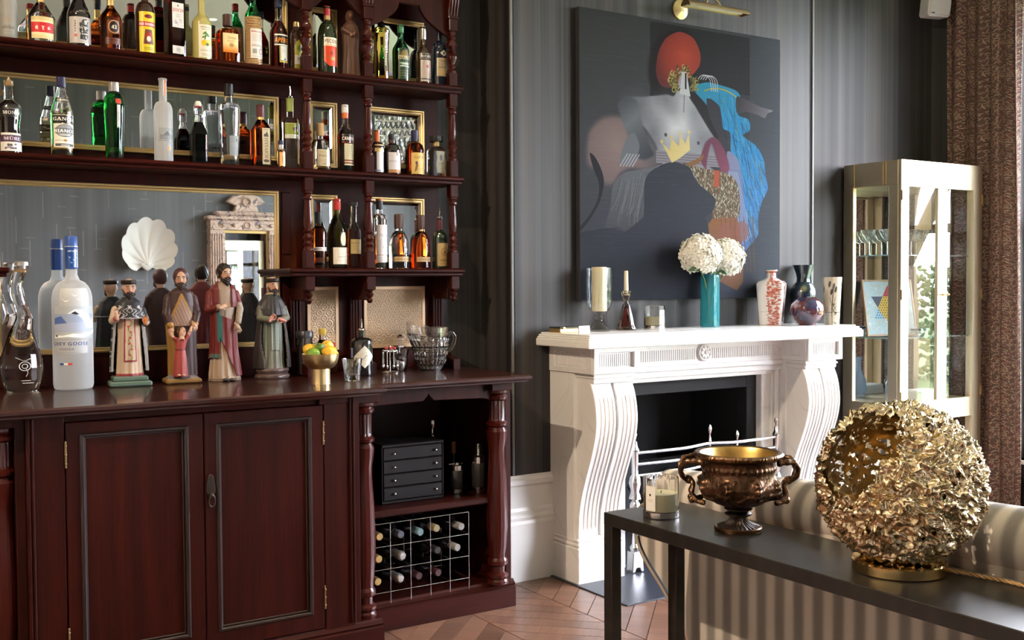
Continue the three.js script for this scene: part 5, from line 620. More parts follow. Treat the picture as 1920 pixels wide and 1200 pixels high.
function hand(t, [x, y, z], k, { turn = [0, 0, 0], curl = 0.4, side = 1, skin = SKIN }) { // palm faces +z, fingers up
  const bones = [[[0, -0.016, 0], [0, 0.004, 0], 0.0062, 0.007]]; for (let i = 0; i < 4; i++) { const bx0 = (i - 1.5) * 0.0042, l = [0.0085, 0.0105, 0.01, 0.0075][i], a = [bx0, 0.007, 0.0005], b = [bx0 * 1.12, 0.007 + l * Math.cos(curl), l * Math.sin(curl)], c = [bx0 * 1.16, b[1] + l * 0.85 * Math.cos(curl * 2.4), b[2] + l * 0.85 * Math.sin(curl * 2.4)]; bones.push([a, b, 0.0026, 0.0023], [b, c, 0.0023, 0.0018]); }
  bones.push([[side * 0.006, -0.008, 0.002], [side * 0.0115, 0.0005, 0.005], 0.0031, 0.0026], [[side * 0.0115, 0.0005, 0.005], [side * 0.0105, 0.0075, 0.0085], 0.0026, 0.002]);
  const f = (a, b, c) => { a /= k; b /= k; c /= k; let d = sdEll(a, b, c, [0, 0, 0], [0.0095, 0.011, 0.0048]); for (const q of bones) d = smin(d, sdCaps(a, b, c, ...q), 0.0012); return d * k; };
  const m = part(t, 'hand', blob(f, [-0.018 * k, -0.026 * k, -0.012 * k], [0.018 * k, 0.03 * k, 0.022 * k], 0.0014 * k, () => skin), painted); m.position.set(x, y, z); m.rotation.set(...turn); return m;
}
// a robe: stacked ellipses [y, half width, half depth, x shift, z shift] with folds
function robeField(rings, folds, amp, opts = {}) {
  const at_ = (y) => { if (y <= rings[0][0]) return rings[0]; for (let i = 1; i < rings.length; i++) if (y <= rings[i][0]) { const t = (y - rings[i - 1][0]) / (rings[i][0] - rings[i - 1][0]); return rings[i].map((v, q) => lerp(rings[i - 1][q], v, t)); } return rings[rings.length - 1]; };
  return (x, y, z) => { const [, a, b, sx = 0, sz = 0] = at_(y), X = x - sx, Z = z - sz, th = Math.atan2(X / a, Z / b), k = 1 + (amp / a) * (Math.sin(folds * th + Math.sin(y * 30) * 0.5) + 0.5 * Math.sin(folds * 1.7 * th + 1)) * smooth(rings[rings.length - 1][0], rings[0][0], y), d = (Math.hypot(X / a, Z / b) / k - 1) * Math.min(a, b); return Math.max(d * 0.8, y - rings[rings.length - 1][0], rings[0][0] - y) - (opts.round ?? 0.001); };
}
const limb = (pts, r0, r1) => (x, y, z) => { let d = 1; for (let i = 0; i + 1 < pts.length; i++) { const n = pts.length - 1; d = smin(d, sdCaps(x, y, z, pts[i], pts[i + 1], lerp(r0, r1, i / n), lerp(r0, r1, (i + 1) / n)), 0.004); } return d + 0.0003 * Math.sin(y * 260 + x * 420); };
{ // first saint: tonsured, black embroidered cape over a cream robe, green stepped plinth
  const t = thing('saint_statue', 'painted saint statue in cream robe and black embroidered cape on a green plinth', 'statue', [1.012, CY, CZ], -0.12);
  part(t, 'plinth', [box(0.156, 0.02, 0.105, 0, 0.0105, 0, 0.005), box(0.13, 0.02, 0.088, 0, 0.03, 0, 0.005)], paint(0.075, 0.12, 0.09, 0.5));
  const cream = [0.52, 0.38, 0.27], red = [0.25, 0.03, 0.04], blackc = [0.016, 0.016, 0.02], white = [0.42, 0.4, 0.4];
  const rf = robeField([[0.04, 0.051, 0.04], [0.06, 0.048, 0.037], [0.2, 0.041, 0.032], [0.26, 0.044, 0.032], [0.315, 0.04, 0.028], [0.34, 0.018, 0.018]], 9, 0.0022);
  part(t, 'robe', blob(rf, [-0.062, 0.034, -0.052], [0.062, 0.346, 0.052], 0.0026, (x, y, z) => (y < 0.05 ? red : y > 0.325 ? [0.4, 0.27, 0.18] : cream)), painted);
  const sf = (x, y, z) => Math.max(rf(x, y, z) - 0.0028, -rf(x, y, z) - 0.002, Math.abs(x) - 0.0245 + 0.03 * (y - 0.1), y - 0.275, 0.095 - y, -z);
  part(t, 'scapular', blob(sf, [-0.03, 0.088, 0.0], [0.03, 0.28, 0.05], 0.0019, (x, y) => { const w = 0.0245 - 0.03 * (y - 0.1); if (w - Math.abs(x) < 0.0048 || y < 0.101) return red; const q = (y - 0.1) / 0.155, s = Math.sin(q * 28), f = Math.hypot(x - 0.006 * s, ((y * 1000) % 22) / 1000 - 0.011); if (f < 0.0042) return [0.4, 0.06, 0.04]; if (Math.abs(x - 0.006 * Math.sin(q * 22)) < 0.0014) return [0.07, 0.1, 0.04]; return [0.5, 0.38, 0.26]; }), painted);
  const cf = robeField([[0.262, 0.066, 0.048], [0.29, 0.058, 0.043], [0.325, 0.044, 0.033], [0.343, 0.022, 0.022]], 8, 0.0015), ci = (x, y, z) => Math.max(cf(x, y, z), -(Math.hypot(x, (z - 0.022) * 0.8) - 0.0001 + (0.36 - y) * 0.0) * 1 + (y > 0.318 ? Math.max(0, z) * 0.6 - Math.abs(x) * 0.5 : -1));
  part(t, 'cape', blob((x, y, z) => Math.max(cf(x, y, z), z > 0 && y > 0.3 ? 0.02 - 0.9 * (0.345 - y) - Math.abs(x) * 1.0 + 0.012 - 0.02 : -1), [-0.075, 0.255, -0.058], [0.075, 0.35, 0.058], 0.0024, (x, y, z) => { if (y < 0.2655) return white; const m = Math.abs(x), q = Math.abs(Math.sin(m * 190 + Math.sin(y * 210) * 1.6) - (y - 0.286) * 45); return z > 0.005 && y < 0.312 && q < 0.3 ? white : blackc; }), painted);
  const mf = (x, y, z) => { const a = lerp(0.068, 0.056, smooth(0.06, 0.27, y)), o = (Math.hypot(x / a, (z + 0.004) / (a * 0.72)) - 1) * a * 0.72, th = Math.atan2(x, z); return Math.max(Math.abs(o + 0.001 * Math.sin(th * 16)) - 0.0028, 0.055 + 0.02 * Math.max(0, z * 10) - y, y - 0.272, z - 0.016 - 0.0) * 0.9; };
  part(t, 'mantle', blob(mf, [-0.078, 0.048, -0.06], [0.078, 0.28, 0.03], 0.0028, (x, y, z) => (z > 0.008 || y < 0.065 ? [0.34, 0.33, 0.33] : Math.abs(x) > 0.03 && z > -0.008 && Math.sin(y * 200) * Math.sin(y * 90 + 1) > 0.4 ? [0.3, 0.29, 0.3] : y < 0.17 && z < 0 ? [0.012, 0.022, 0.017] : blackc)), painted);
  part(t, 'sleeve', blob(limb([[-0.048, 0.295, 0.008], [-0.06, 0.255, 0.02], [-0.052, 0.262, 0.042]], 0.016, 0.0135), [-0.085, 0.23, -0.015], [-0.025, 0.32, 0.065], 0.0026, (x, y, z) => (z > 0.05 ? [0.3, 0.05, 0.05] : cream)), painted); part(t, 'sleeve', blob(limb([[0.048, 0.292, 0.008], [0.062, 0.245, 0.016], [0.058, 0.245, 0.04]], 0.016, 0.0145), [0.025, 0.22, -0.015], [0.09, 0.32, 0.065], 0.0026, (x, y, z) => (z > 0.049 ? [0.45, 0.4, 0.36] : blackc)), painted);
  hand(t, [-0.05, 0.279, 0.05], 1.05, { turn: [-0.1, 0.5, 0.1], side: 1 }); hand(t, [0.057, 0.25, 0.055], 1.0, { turn: [-1.0, -0.2, -0.1], side: -1, skin: [0.42, 0.16, 0.06] });
  head(t, [0.002, 0.378, 0.006], 1.25, { yaw: 0.1, tilt: 0.1, style: 'ring' });
}
{ // second saint: brown hooded cloak with an ochre hem, sheltering a child in red
  const t = thing('saint_statue', 'painted saint statue in a brown cloak with a child in red reaching up', 'statue', [1.213, CY, CZ], -0.1);
  const rk = (x, y, z) => Math.max(sdEll(x, y, z, [0, 0.0, 0], [0.068, 0.05, 0.056]), -y) + 0.0016 * Math.sin(x * 190) * Math.sin(z * 210 + y * 120);
  part(t, 'plinth', [box(0.138, 0.02, 0.104, 0, 0.0105, 0, 0.006)], paint(0.2, 0.11, 0.03, 0.5)); part(t, 'ground', blob((x, y, z) => Math.max(sdEll(x, y, z, [0, 0.012, 0], [0.066, 0.032, 0.05]) + 0.0018 * Math.sin(x * 170) * Math.sin(z * 190), 0.018 - y), [-0.075, 0.012, -0.058], [0.075, 0.05, 0.058], 0.003, (x, y) => (Math.sin(x * 120) > 0.3 ? [0.12, 0.12, 0.15] : [0.17, 0.13, 0.11])), painted);
  const brown = [0.042, 0.017, 0.016], ochre = [0.32, 0.17, 0.04];
  const rf = robeField([[0.03, 0.056, 0.04, 0.006, -0.006], [0.12, 0.055, 0.038, 0.004, -0.004], [0.25, 0.06, 0.038, 0.0, 0], [0.31, 0.057, 0.036], [0.36, 0.045, 0.03], [0.378, 0.02, 0.02]], 8, 0.0024);
  const open = (x, y) => { const q = 0.352 - y; return q > 0 && Math.abs(x + 0.002) < q * 0.42 && y > 0.235; };
  part(t, 'cloak', blob(rf, [-0.072, 0.026, -0.054], [0.076, 0.384, 0.05], 0.0027, (x, y, z) => { if (z > 0) { const q = 0.356 - y; if (q > 0 && y > 0.228) { const e = q * 0.44 - Math.abs(x + 0.002); if (e > 0.006) return Math.sin(x * 500 + y * 200) > 0.2 ? [0.34, 0.22, 0.15] : [0.22, 0.14, 0.12]; if (e > -0.003) return ochre; } if (x < -0.028 && y < 0.235) return [0.27, 0.14, 0.03]; } return brown; }), painted);
  for (const s of [-1, 1]) part(t, 'sleeve', blob(limb([[s * 0.046, 0.335, 0.0], [s * 0.058, 0.275, 0.018], [s * 0.047, 0.232, 0.036]], 0.019, 0.014), [s < 0 ? -0.09 : 0.02, 0.2, -0.03], [s < 0 ? -0.02 : 0.09, 0.36, 0.062], 0.0027, (x, y, z) => (z + (0.24 - y) > 0.042 ? ochre : brown)), painted);
  hand(t, [-0.043, 0.213, 0.042], 1.0, { turn: [2.6, 0, 0.2], side: -1 }); hand(t, [0.043, 0.232, 0.046], 1.0, { turn: [2.4, 0, -0.2], side: 1 });
  const cr = robeField([[0.03, 0.026, 0.022, -0.012, 0.042], [0.1, 0.022, 0.019, -0.012, 0.042], [0.138, 0.017, 0.015, -0.011, 0.042], [0.17, 0.021, 0.016, -0.008, 0.042], [0.182, 0.011, 0.011, -0.008, 0.042]], 7, 0.0014);
  part(t, 'child_dress', blob((x, y, z) => smin(smin(cr(x, y, z), sdCaps(x, y, z, [0.006, 0.173, 0.044], [0.018, 0.192, 0.05], 0.009, 0.0075), 0.004), sdCaps(x, y, z, [-0.024, 0.172, 0.044], [-0.036, 0.182, 0.048], 0.009, 0.0075), 0.004), [-0.052, 0.026, 0.014], [0.034, 0.206, 0.072], 0.0019, (x, y) => (Math.abs(y - 0.136) < 0.003 ? [0.12, 0.02, 0.02] : Math.sin(x * 700) * Math.sin(y * 600) > 0.85 ? [0.4, 0.2, 0.16] : [0.33, 0.05, 0.045])), painted);
  part(t, 'child_arm', blob(limb([[0.016, 0.19, 0.049], [0.026, 0.208, 0.053], [0.031, 0.224, 0.05]], 0.0065, 0.0048), [0.004, 0.18, 0.036], [0.044, 0.238, 0.064], 0.0014, () => SKIN), painted); part(t, 'child_arm', blob(limb([[-0.034, 0.18, 0.048], [-0.043, 0.19, 0.05], [-0.046, 0.205, 0.046]], 0.0062, 0.0048), [-0.06, 0.17, 0.034], [-0.024, 0.22, 0.064], 0.0014, () => SKIN), painted);
  head(t, [-0.007, 0.204, 0.046], 0.78, { yaw: 0.5, tilt: -0.5, beard: null, hair: [0.07, 0.035, 0.015], style: 'cap' });
  part(t, 'foot', [at(ball(0.007, -0.022, 0.036, 0.064, 0.6, 10).scale(1, 1, 1), 0, 0, 0), ball(0.007, -0.004, 0.036, 0.064, 0.6, 10)], std(lin(...SKIN), 0.5));
  head(t, [0.0, 0.415, 0.008], 1.28, { yaw: -0.1, tilt: 0.12, beard: [0.04, 0.022, 0.015], hair: [0.065, 0.022, 0.022], style: 'hood' });
}
{ // third saint: dark red mantle over a beige robe, one hand on the chest
  const t = thing('saint_statue', 'tallest painted saint statue in a dark red mantle with one hand on his chest', 'statue', [1.384, CY, CZ], -0.05);
  const beige = [0.4, 0.29, 0.21], red = [0.13, 0.014, 0.012], teal = [0.03, 0.14, 0.13];
  const rf = robeField([[0.0, 0.062, 0.046, 0.002], [0.02, 0.058, 0.043, 0.002], [0.13, 0.046, 0.034], [0.24, 0.041, 0.03], [0.31, 0.046, 0.031], [0.37, 0.046, 0.028], [0.398, 0.02, 0.018]], 11, 0.003);
  part(t, 'robe', blob(rf, [-0.075, -0.001, -0.06], [0.075, 0.404, 0.06], 0.0027, (x, y, z) => (y < 0.012 ? [0.2, 0.14, 0.1] : beige.map((v) => v * lerp(1, 0.78, smooth(0.2, 0.3, y))))), painted);
  // mantle: wraps the back and his right side, crosses in front from his left hip to the hem
  const mf0 = robeField([[0.02, 0.07, 0.053, 0.002], [0.13, 0.055, 0.043], [0.24, 0.052, 0.04], [0.32, 0.058, 0.04], [0.372, 0.052, 0.034], [0.402, 0.024, 0.022]], 13, 0.0024);
  const front = (x, y) => { const edgeL = -0.028 - 0.0 * y, low = 0.2 - (x + 0.03) * 2.0, up = 0.285 - (x + 0.04) * 0.75; return (x < -0.02 && y > 0.085) || (y > low - 0.03 && y < up && y < 0.27) || (x > 0.02 && y > 0.315); };
  part(t, 'mantle', blob((x, y, z) => { const m = mf0(x, y, z), band = Math.max(m, -(m + 0.007)); if (z > 0.004) { const low = 0.165 - (x + 0.02) * 2.4, up = 0.268 - (x + 0.02) * 0.45; const inBand = Math.max(low - y, y - up, -0.04 - x); const side = Math.max(x + 0.024, 0.095 - y); const shoulder = Math.max(0.026 - x, 0.3 - y); return Math.max(band, Math.min(inBand, side, shoulder)); } return Math.max(band, 0.09 - y - (x > 0 ? 0.07 : 0)); }, [-0.085, 0.012, -0.065], [0.085, 0.408, 0.065], 0.0027, (x, y, z) => (z > 0.01 && x < -0.014 && x > -0.034 && y < 0.28 && y > 0.16 ? teal : z > 0.01 && x < -0.02 && y < 0.112 ? [0.08, 0.12, 0.1] : red)), painted);
  part(t, 'sleeve', blob(limb([[-0.05, 0.352, 0.0], [-0.063, 0.29, 0.014], [-0.03, 0.3, 0.046]], 0.0185, 0.012), [-0.095, 0.26, -0.03], [-0.005, 0.38, 0.07], 0.0026, (x, y, z) => (x < -0.04 ? red : [0.32, 0.25, 0.2])), painted); part(t, 'sleeve', blob(limb([[0.05, 0.352, 0.0], [0.064, 0.29, 0.012], [0.05, 0.24, 0.04]], 0.0175, 0.012), [0.02, 0.21, -0.03], [0.095, 0.38, 0.065], 0.0026, (x, y) => (y > 0.318 ? red : [0.3, 0.24, 0.19])), painted);
  hand(t, [-0.012, 0.302, 0.052], 1.1, { turn: [0.3, 0.4, -1.35], side: 1, curl: 0.25 }); hand(t, [0.044, 0.218, 0.048], 1.15, { turn: [2.7, 0.3, -0.3], side: -1, curl: 0.5, skin: [0.36, 0.25, 0.18] });
  part(t, 'shoe', [ball(0.012, -0.006, 0.007, 0.048, 0.55, 12), ball(0.012, 0.02, 0.007, 0.046, 0.55, 12)], paint(0.02, 0.02, 0.02));
  head(t, [0.004, 0.434, 0.006], 1.32, { yaw: 0.35, tilt: 0.08, style: 'cap' });
}
{ // fourth saint: dark cape and cloak over a grey green robe, hands before the chest
  const t = thing('saint_statue', 'painted saint statue in a dark cape and grey green robe holding his hands together', 'statue', [1.588, CY, CZ], -0.02);
  part(t, 'plinth', [revolve([[0, 0], [0.07, 0], [0.074, 0.006], [0.072, 0.014], [0.062, 0.02], [0.068, 0.028], [0.07, 0.034], [0.064, 0.042], [0, 0.042]], 40, { sz: 0.72, mod: (a, y) => 1 + 0.025 * Math.sin(a * 9 + y * 60) })], paint(0.07, 0.04, 0.035, 0.5));
  const green = [0.15, 0.17, 0.13], cloak = [0.028, 0.022, 0.02], inner = [0.12, 0.075, 0.05];
  const rf = robeField([[0.038, 0.052, 0.038], [0.06, 0.048, 0.035], [0.18, 0.041, 0.03], [0.27, 0.043, 0.03], [0.33, 0.035, 0.025], [0.345, 0.018, 0.018]], 12, 0.0028);
  part(t, 'robe', blob(rf, [-0.062, 0.034, -0.05], [0.062, 0.35, 0.05], 0.0026, (x, y, z) => green.map((v, i) => v * (Math.sin(x * 420) > 0.5 ? 0.8 : 1.06) + (i === 0 && y < 0.12 ? 0.02 : 0))), painted);
  part(t, 'scapular', blob((x, y, z) => Math.max(rf(x, y, z) - 0.003, -rf(x, y, z) - 0.002, Math.abs(x - 0.004) - 0.0185, y - 0.26, 0.115 - y, -z), [-0.022, 0.108, 0], [0.03, 0.265, 0.05], 0.002, (x, y) => (y < 0.119 || Math.sin(y * 900) * Math.sin(x * 700) > 0.75 ? [0.09, 0.08, 0.06] : [0.19, 0.22, 0.18])), painted);
  const o = (y) => lerp(0.075, 0.05, smooth(0.04, 0.31, y));
  part(t, 'cloak', blob((x, y, z) => { const a = o(y), d = (Math.hypot(x / a, (z + 0.002) / (a * 0.74)) - 1) * a * 0.74, th = Math.atan2(x, z); return Math.max(Math.abs(d + 0.0012 * Math.sin(th * 12)) - 0.003, 0.042 - y, y - 0.315, z - 0.02 - 0.02 * smooth(0.2, 0.05, y)) * 0.9; }, [-0.088, 0.036, -0.066], [0.088, 0.322, 0.05], 0.0028, (x, y, z) => (Math.hypot(x / o(y), (z + 0.002) / (o(y) * 0.74)) < 0.985 && z > -0.01 ? inner : cloak)), painted);
  part(t, 'cape', blob(robeField([[0.262, 0.066, 0.05], [0.29, 0.061, 0.045], [0.325, 0.045, 0.034], [0.352, 0.024, 0.022]], 17, 0.0014), [-0.076, 0.256, -0.06], [0.076, 0.358, 0.06], 0.0025, () => [0.03, 0.027, 0.027]), painted);
  for (const s of [-1, 1]) part(t, 'sleeve', blob(limb([[s * 0.047, 0.29, 0.008], [s * 0.056, 0.252, 0.022], [s * 0.03, 0.246, 0.05]], 0.016, 0.013), [s < 0 ? -0.086 : 0.005, 0.222, -0.015], [s < 0 ? -0.005 : 0.086, 0.312, 0.072], 0.0025, () => [0.15, 0.15, 0.11]), painted);
  const pink = [0.52, 0.24, 0.2]; hand(t, [-0.018, 0.253, 0.058], 1.05, { turn: [0, 0.2, -0.7], side: 1, curl: 0.9, skin: pink }); hand(t, [0.02, 0.243, 0.06], 1.05, { turn: [0.2, -0.3, 1.3], side: -1, curl: 0.8, skin: pink });
  part(t, 'collar', at(new THREE.TorusGeometry(0.021, 0.006, 8, 24).rotateX(1.35), 0, 0.348, 0.006), paint(0.3, 0.24, 0.16));
  head(t, [0.002, 0.383, 0.006], 1.2, { yaw: 0.22, tilt: 0.05, style: 'ring' });
}
{ // carved wooden madonna on the top shelf
  const t = thing('wooden_statuette', 'small carved brown wooden figure of a robed woman on the top shelf', 'statue', [1.972, SH1 + 0.0005, Z1 + 0.005], -0.2), wood = [0.1, 0.045, 0.025];
  const rf = robeField([[0.0, 0.04, 0.034], [0.02, 0.037, 0.03], [0.12, 0.031, 0.026], [0.19, 0.036, 0.027], [0.225, 0.03, 0.022], [0.245, 0.012, 0.012]], 10, 0.003);
  part(t, 'robe', blob((x, y, z) => smin(rf(x, y, z), sdCaps(x, y, z, [-0.032, 0.205, 0.008], [0.004, 0.18, 0.032], 0.013, 0.009), 0.006), [-0.055, -0.001, -0.042], [0.055, 0.25, 0.05], 0.0024, () => wood), painted);
  part(t, 'head', blob((x, y, z) => { let d = sdEll(x, y, z, [0, 0.268, 0.004], [0.016, 0.0215, 0.018]); d = smin(d, sdCaps(x, y, z, [0, 0.266, 0.021], [0, 0.261, 0.0235], 0.0016, 0.0024), 0.003); return smin(d, sdCaps(x, y, z, [0, 0.25, 0], [0, 0.235, 0], 0.009, 0.011), 0.005); }, [-0.022, 0.225, -0.022], [0.022, 0.295, 0.03], 0.0015, () => [0.14, 0.06, 0.03]), painted);
  part(t, 'veil', blob((x, y, z) => Math.max(sdEll(x, y, z, [0, 0.262, -0.003], [0.021, 0.032, 0.022]), z - 0.008 + Math.abs(x) * 0.2, 0.236 - y), [-0.026, 0.23, -0.03], [0.026, 0.3, 0.02], 0.0018, () => [0.085, 0.038, 0.02]), painted);
  part(t, 'hand', blob((x, y, z) => smin(sdCaps(x, y, z, [-0.006, 0.178, 0.033], [0.008, 0.186, 0.036], 0.006, 0.004), sdCaps(x, y, z, [0.006, 0.184, 0.035], [0.012, 0.194, 0.035], 0.003, 0.0022), 0.003), [-0.02, 0.165, 0.02], [0.022, 0.202, 0.048], 0.0013, () => [0.3, 0.16, 0.1]), painted);
}
{ // brass footed bowl of lemons and limes
  const t = thing('fruit_bowl', 'brushed brass footed bowl holding lemons and limes', 'bowl', [1.644, CY, -3.92]);
  part(t, 'foot', revolve([[0, 0], [0.037, 0], [0.037, 0.002], [0.036, 0.004], [0.036, 0.062], [0, 0.062]], 40), M.brass);
  part(t, 'basin', revolve([[0, 0.06], [0.036, 0.06], [0.05, 0.066], [0.062, 0.08], [0.069, 0.1], [0.071, 0.118], [0.0695, 0.119], [0.067, 0.1], [0.06, 0.083], [0.047, 0.07], [0, 0.066]], 48), M.brass);
  const peel = (r, g, b) => phy(lin(r, g, b), 0.42, { clearcoat: 0.2, bumpMap: pixels(128, 128, (u, v) => { const k = 0.5 + 0.5 * tn(u, v, 60, 60, 2); return [k, k, k]; }, { srgb: false, rep: [2, 8] }), bumpScale: 0.001 }), lemonM = peel(0.75, 0.42, 0.02), limeM = peel(0.16, 0.28, 0.02), limeD = peel(0.08, 0.17, 0.02);
  const fruit = (kind, l, m, x, y, z, rz, ry) => { const f = thing(kind, l, kind, [1.644 + x, CY + y, -3.92 + z], ry), s = kind === 'lemon' ? 1 : 0.86, Q = []; for (let i = 0; i <= 22; i++) { const a = (i / 22) * Math.PI, yy = -Math.cos(a); Q.push([Math.max(0, Math.sin(a)) * 0.0255 * s * (1 - 0.08 * yy * yy), yy * 0.0315 * s + (Math.abs(yy) > 0.93 ? Math.sign(yy) * (kind === 'lemon' ? 0.004 : 0.001) : 0)]); } part(f, 'peel', rot(revolve(Q, 26, { crease: 1.2 }), 0, 0, rz), m); part(f, 'stem_end', rot(at(cyl(0.003, 0, 0.0015, 8, 0.0004), 0, 0.0312 * s + (kind === 'lemon' ? 0.003 : 0.0005), 0), 0, 0, rz), C.brown); };
  fruit('lemon', 'lemon at the back left of the brass bowl', lemonM, -0.034, 0.132, -0.02, 1.2, 0.3); fruit('lime', 'yellow green lime at the front left of the brass bowl', limeM, -0.038, 0.122, 0.022, 1.3, -0.2); fruit('lime', 'dark green lime in the middle of the brass bowl', limeD, 0.0, 0.137, -0.004, 0.9, 0.8); fruit('lemon', 'lemon at the front of the brass bowl', lemonM, 0.028, 0.124, 0.026, 1.4, 0.1); fruit('lemon', 'topmost lemon at the right of the brass bowl', lemonM, 0.036, 0.143, -0.016, 1.1, 1.0);
}
{ // things behind and beside the bowl
  const b = (n, l, p, ...r) => bottle(n, l, p, ...r);
  b('mixer_bottle', 'bottle with a yellow cap and white label behind the brass bowl', [1.822, CY, -4.32], 0.2, 0.03, { glass: G.blue, s: { sh: 0.6, nk: 0.78, rn: 0.014 }, cap: [0.86, 1, paint(0.5, 0.36, 0.06), 1.2], labs: [['mixer', 0.06, 0.56, 1.0, 0.2]] });
  const jar = thing('storage_jar', 'dark jar with a black lid behind the brass bowl', 'jar', [1.748, CY, -4.34]); part(jar, 'body', cyl(0.034, 0, 0.165, 28, 0.004), phy(lin(0.02, 0.015, 0.012), 0.12, { clearcoat: 1 })); part(jar, 'lid', revolve([[0.036, 0.16], [0.0365, 0.162], [0.0365, 0.186], [0.034, 0.19], [0, 0.19]], 28), C.black);
  const tu = thing('tumbler', 'cut crystal tumbler standing in front of the black bottle', 'glass', [1.802, CY, -3.975]);
  part(tu, 'glass', revolve([[0, 0], [0.029, 0], [0.031, 0.003], [0.037, 0.05], [0.0415, 0.0885], [0.041, 0.09], [0.0385, 0.09], [0.034, 0.05], [0.029, 0.026], [0.0, 0.022]], 60, { mod: (a, y, r) => (r > 0.0295 && y > 0.004 && y < 0.075 ? 1 - 0.09 * Math.abs(Math.sin(a * 5 + Math.sin(y * 90) * 0.8)) : 1), crease: 0.35 }), M.crystal);
  b('gin_bottle', 'black apothecary gin bottle with a white diamond label and pourer', [1.94, CY, -4.18], 0.195, 0.046, { glass: G.black, s: { sh: 0.72, nk: 0.84, rn: 0.0155, shape: 'dome' }, pour: 1 });
  { const t = scene.children[scene.children.length - 1], lab = wrapLabel('hendr', [[0.046, 0], [0.046, 0.2]], 0, 0.068, 0.74, 0); const p = lab.attributes.position, u = lab.attributes.uv, PP = [], UU = [], N = 12; for (let i = 0; i < N; i++) for (let j = 0; j < N; j++) for (const [a, c] of [[0, 0], [1, 0], [1, 1], [0, 0], [1, 1], [0, 1]]) { const s = (i + a) / N, q = (j + c) / N, X = (s - q) * 0.05, Y = 0.082 + (s + q - 1) * 0.048, th = X / 0.0467; PP.push(Math.sin(th) * 0.0467, Y, Math.cos(th) * 0.0467); UU.push(s, q); } const g = new THREE.BufferGeometry(); g.setAttribute('position', new THREE.Float32BufferAttribute(PP, 3)); g.setAttribute('uv', new THREE.Float32BufferAttribute(UU, 2)); g.computeVertexNormals(); part(t, 'label', cellUV(g, 'hendr'), labelMat).rotation.y = -0.15; }
  b('bitters_bottle', 'small bottle with a red cap between the mixer and the black bottle', [1.885, CY, -4.36], 0.135, 0.0225, { glass: G.whisky, s: { sh: 0.55, nk: 0.7, rn: 0.0095 }, cap: [0.84, 1, C.red, 1.2] });
  const tl = thing('bar_tool_stand', 'silver stand of hanging bar tools with a tilted jigger', 'bar tools', [2.1, CY, -4.235]);
  part(tl, 'base', revolve([[0, 0], [0.04, 0], [0.041, 0.004], [0.03, 0.009], [0.01, 0.012], [0, 0.012]], 32), M.chrome); part(tl, 'pole', [rod([0, 0.01, 0], [0, 0.112, 0], 0.003), ball(0.006, 0, 0.115, 0)], M.chrome);
  part(tl, 'crown', [at(new THREE.TorusGeometry(0.03, 0.003, 8, 28).rotateX(Math.PI / 2), 0, 0.095, 0), ...Array.from({ length: 8 }, (_, i) => ball(0.005, Math.cos(i * 0.785) * 0.03, 0.098, Math.sin(i * 0.785) * 0.03, 1, 10)), rod([-0.03, 0.095, 0], [0.03, 0.095, 0], 0.002), rod([0, 0.095, -0.03], [0, 0.095, 0.03], 0.002)], M.chrome);
  for (let i = 0; i < 5; i++) { const a = 0.6 + i * 0.9, x = Math.cos(a) * 0.033, z = Math.sin(a) * 0.033; part(tl, 'tool', [rod([x, 0.035, z], [x, 0.095, z], 0.0022), ball(0.0055, x, 0.03, z, 1.6, 10)], M.chrome); }
  part(tl, 'cherry_garnish', [-0.014, 0.004, 0.018].map((x, i) => ball(0.0085, x, 0.108, -0.006 + i * 0.006, 0.8, 12)), paint(0.4, 0.03, 0.03));
  part(tl, 'jigger', at(rot(revolve([[0, 0.002], [0.009, 0.002], [0.017, 0.044], [0.016, 0.044], [0.008, 0.004], [0, 0.004]], 24), 0, 0, 1.15).rotateY(0.5), 0.055, 0.055, 0.025), M.chrome);
  const sh = thing('mixing_glass', 'tapered glass beaker with a metal base and a long muddler', 'glass', [2.173, CY, -4.29]);
  part(sh, 'glass', revolve([[0.032, 0.0], [0.036, 0.02], [0.044, 0.1], [0.043, 0.1], [0.035, 0.02], [0.03, 0.003], [0, 0.003], [0, 0]], 36), M.crystal); part(sh, 'silver_liner', revolve([[0.029, 0.004], [0.033, 0.02], [0.0365, 0.055], [0.036, 0.056], [0.03, 0.02], [0.026, 0.006], [0, 0.005]], 36, { mod: (a) => 1 - 0.06 * Math.abs(Math.sin(a * 4)) }), M.chrome); part(sh, 'muddler', [rod([0, 0.006, 0], [0.004, 0.15, 0], 0.0035), at(revolve([[0, 0], [0.012, 0.003], [0.014, 0.012], [0.008, 0.018], [0, 0.02]], 20), 0.004, 0.146, 0), at(revolve([[0.02, 0], [0.026, 0.003], [0.026, 0.01], [0.02, 0.013], [0, 0.013]], 24, { mod: (a) => 1 + 0.07 * Math.sin(a * 10) }), 0.003, 0.105, 0)], M.chrome);
  const jg = thing('glass_jug', 'hobnail cut glass jug with a loop handle at the right end of the counter', 'jug', [2.315, CY, -4.26]);
  const jp = [[0, 0.004], [0.05, 0], [0.052, 0.006], [0.062, 0.03], [0.074, 0.07], [0.079, 0.11], [0.08, 0.155], [0.077, 0.156], [0.075, 0.11], [0.069, 0.07], [0.057, 0.032], [0.047, 0.01], [0, 0.009]];
  const jr = []; for (let i = 0; i < jp.length - 1; i++) for (let k = 0; k < 12; k++) jr.push([lerp(jp[i][0], jp[i + 1][0], k / 6), lerp(jp[i][1], jp[i + 1][1], k / 6)]); jr.push(jp[jp.length - 1]);
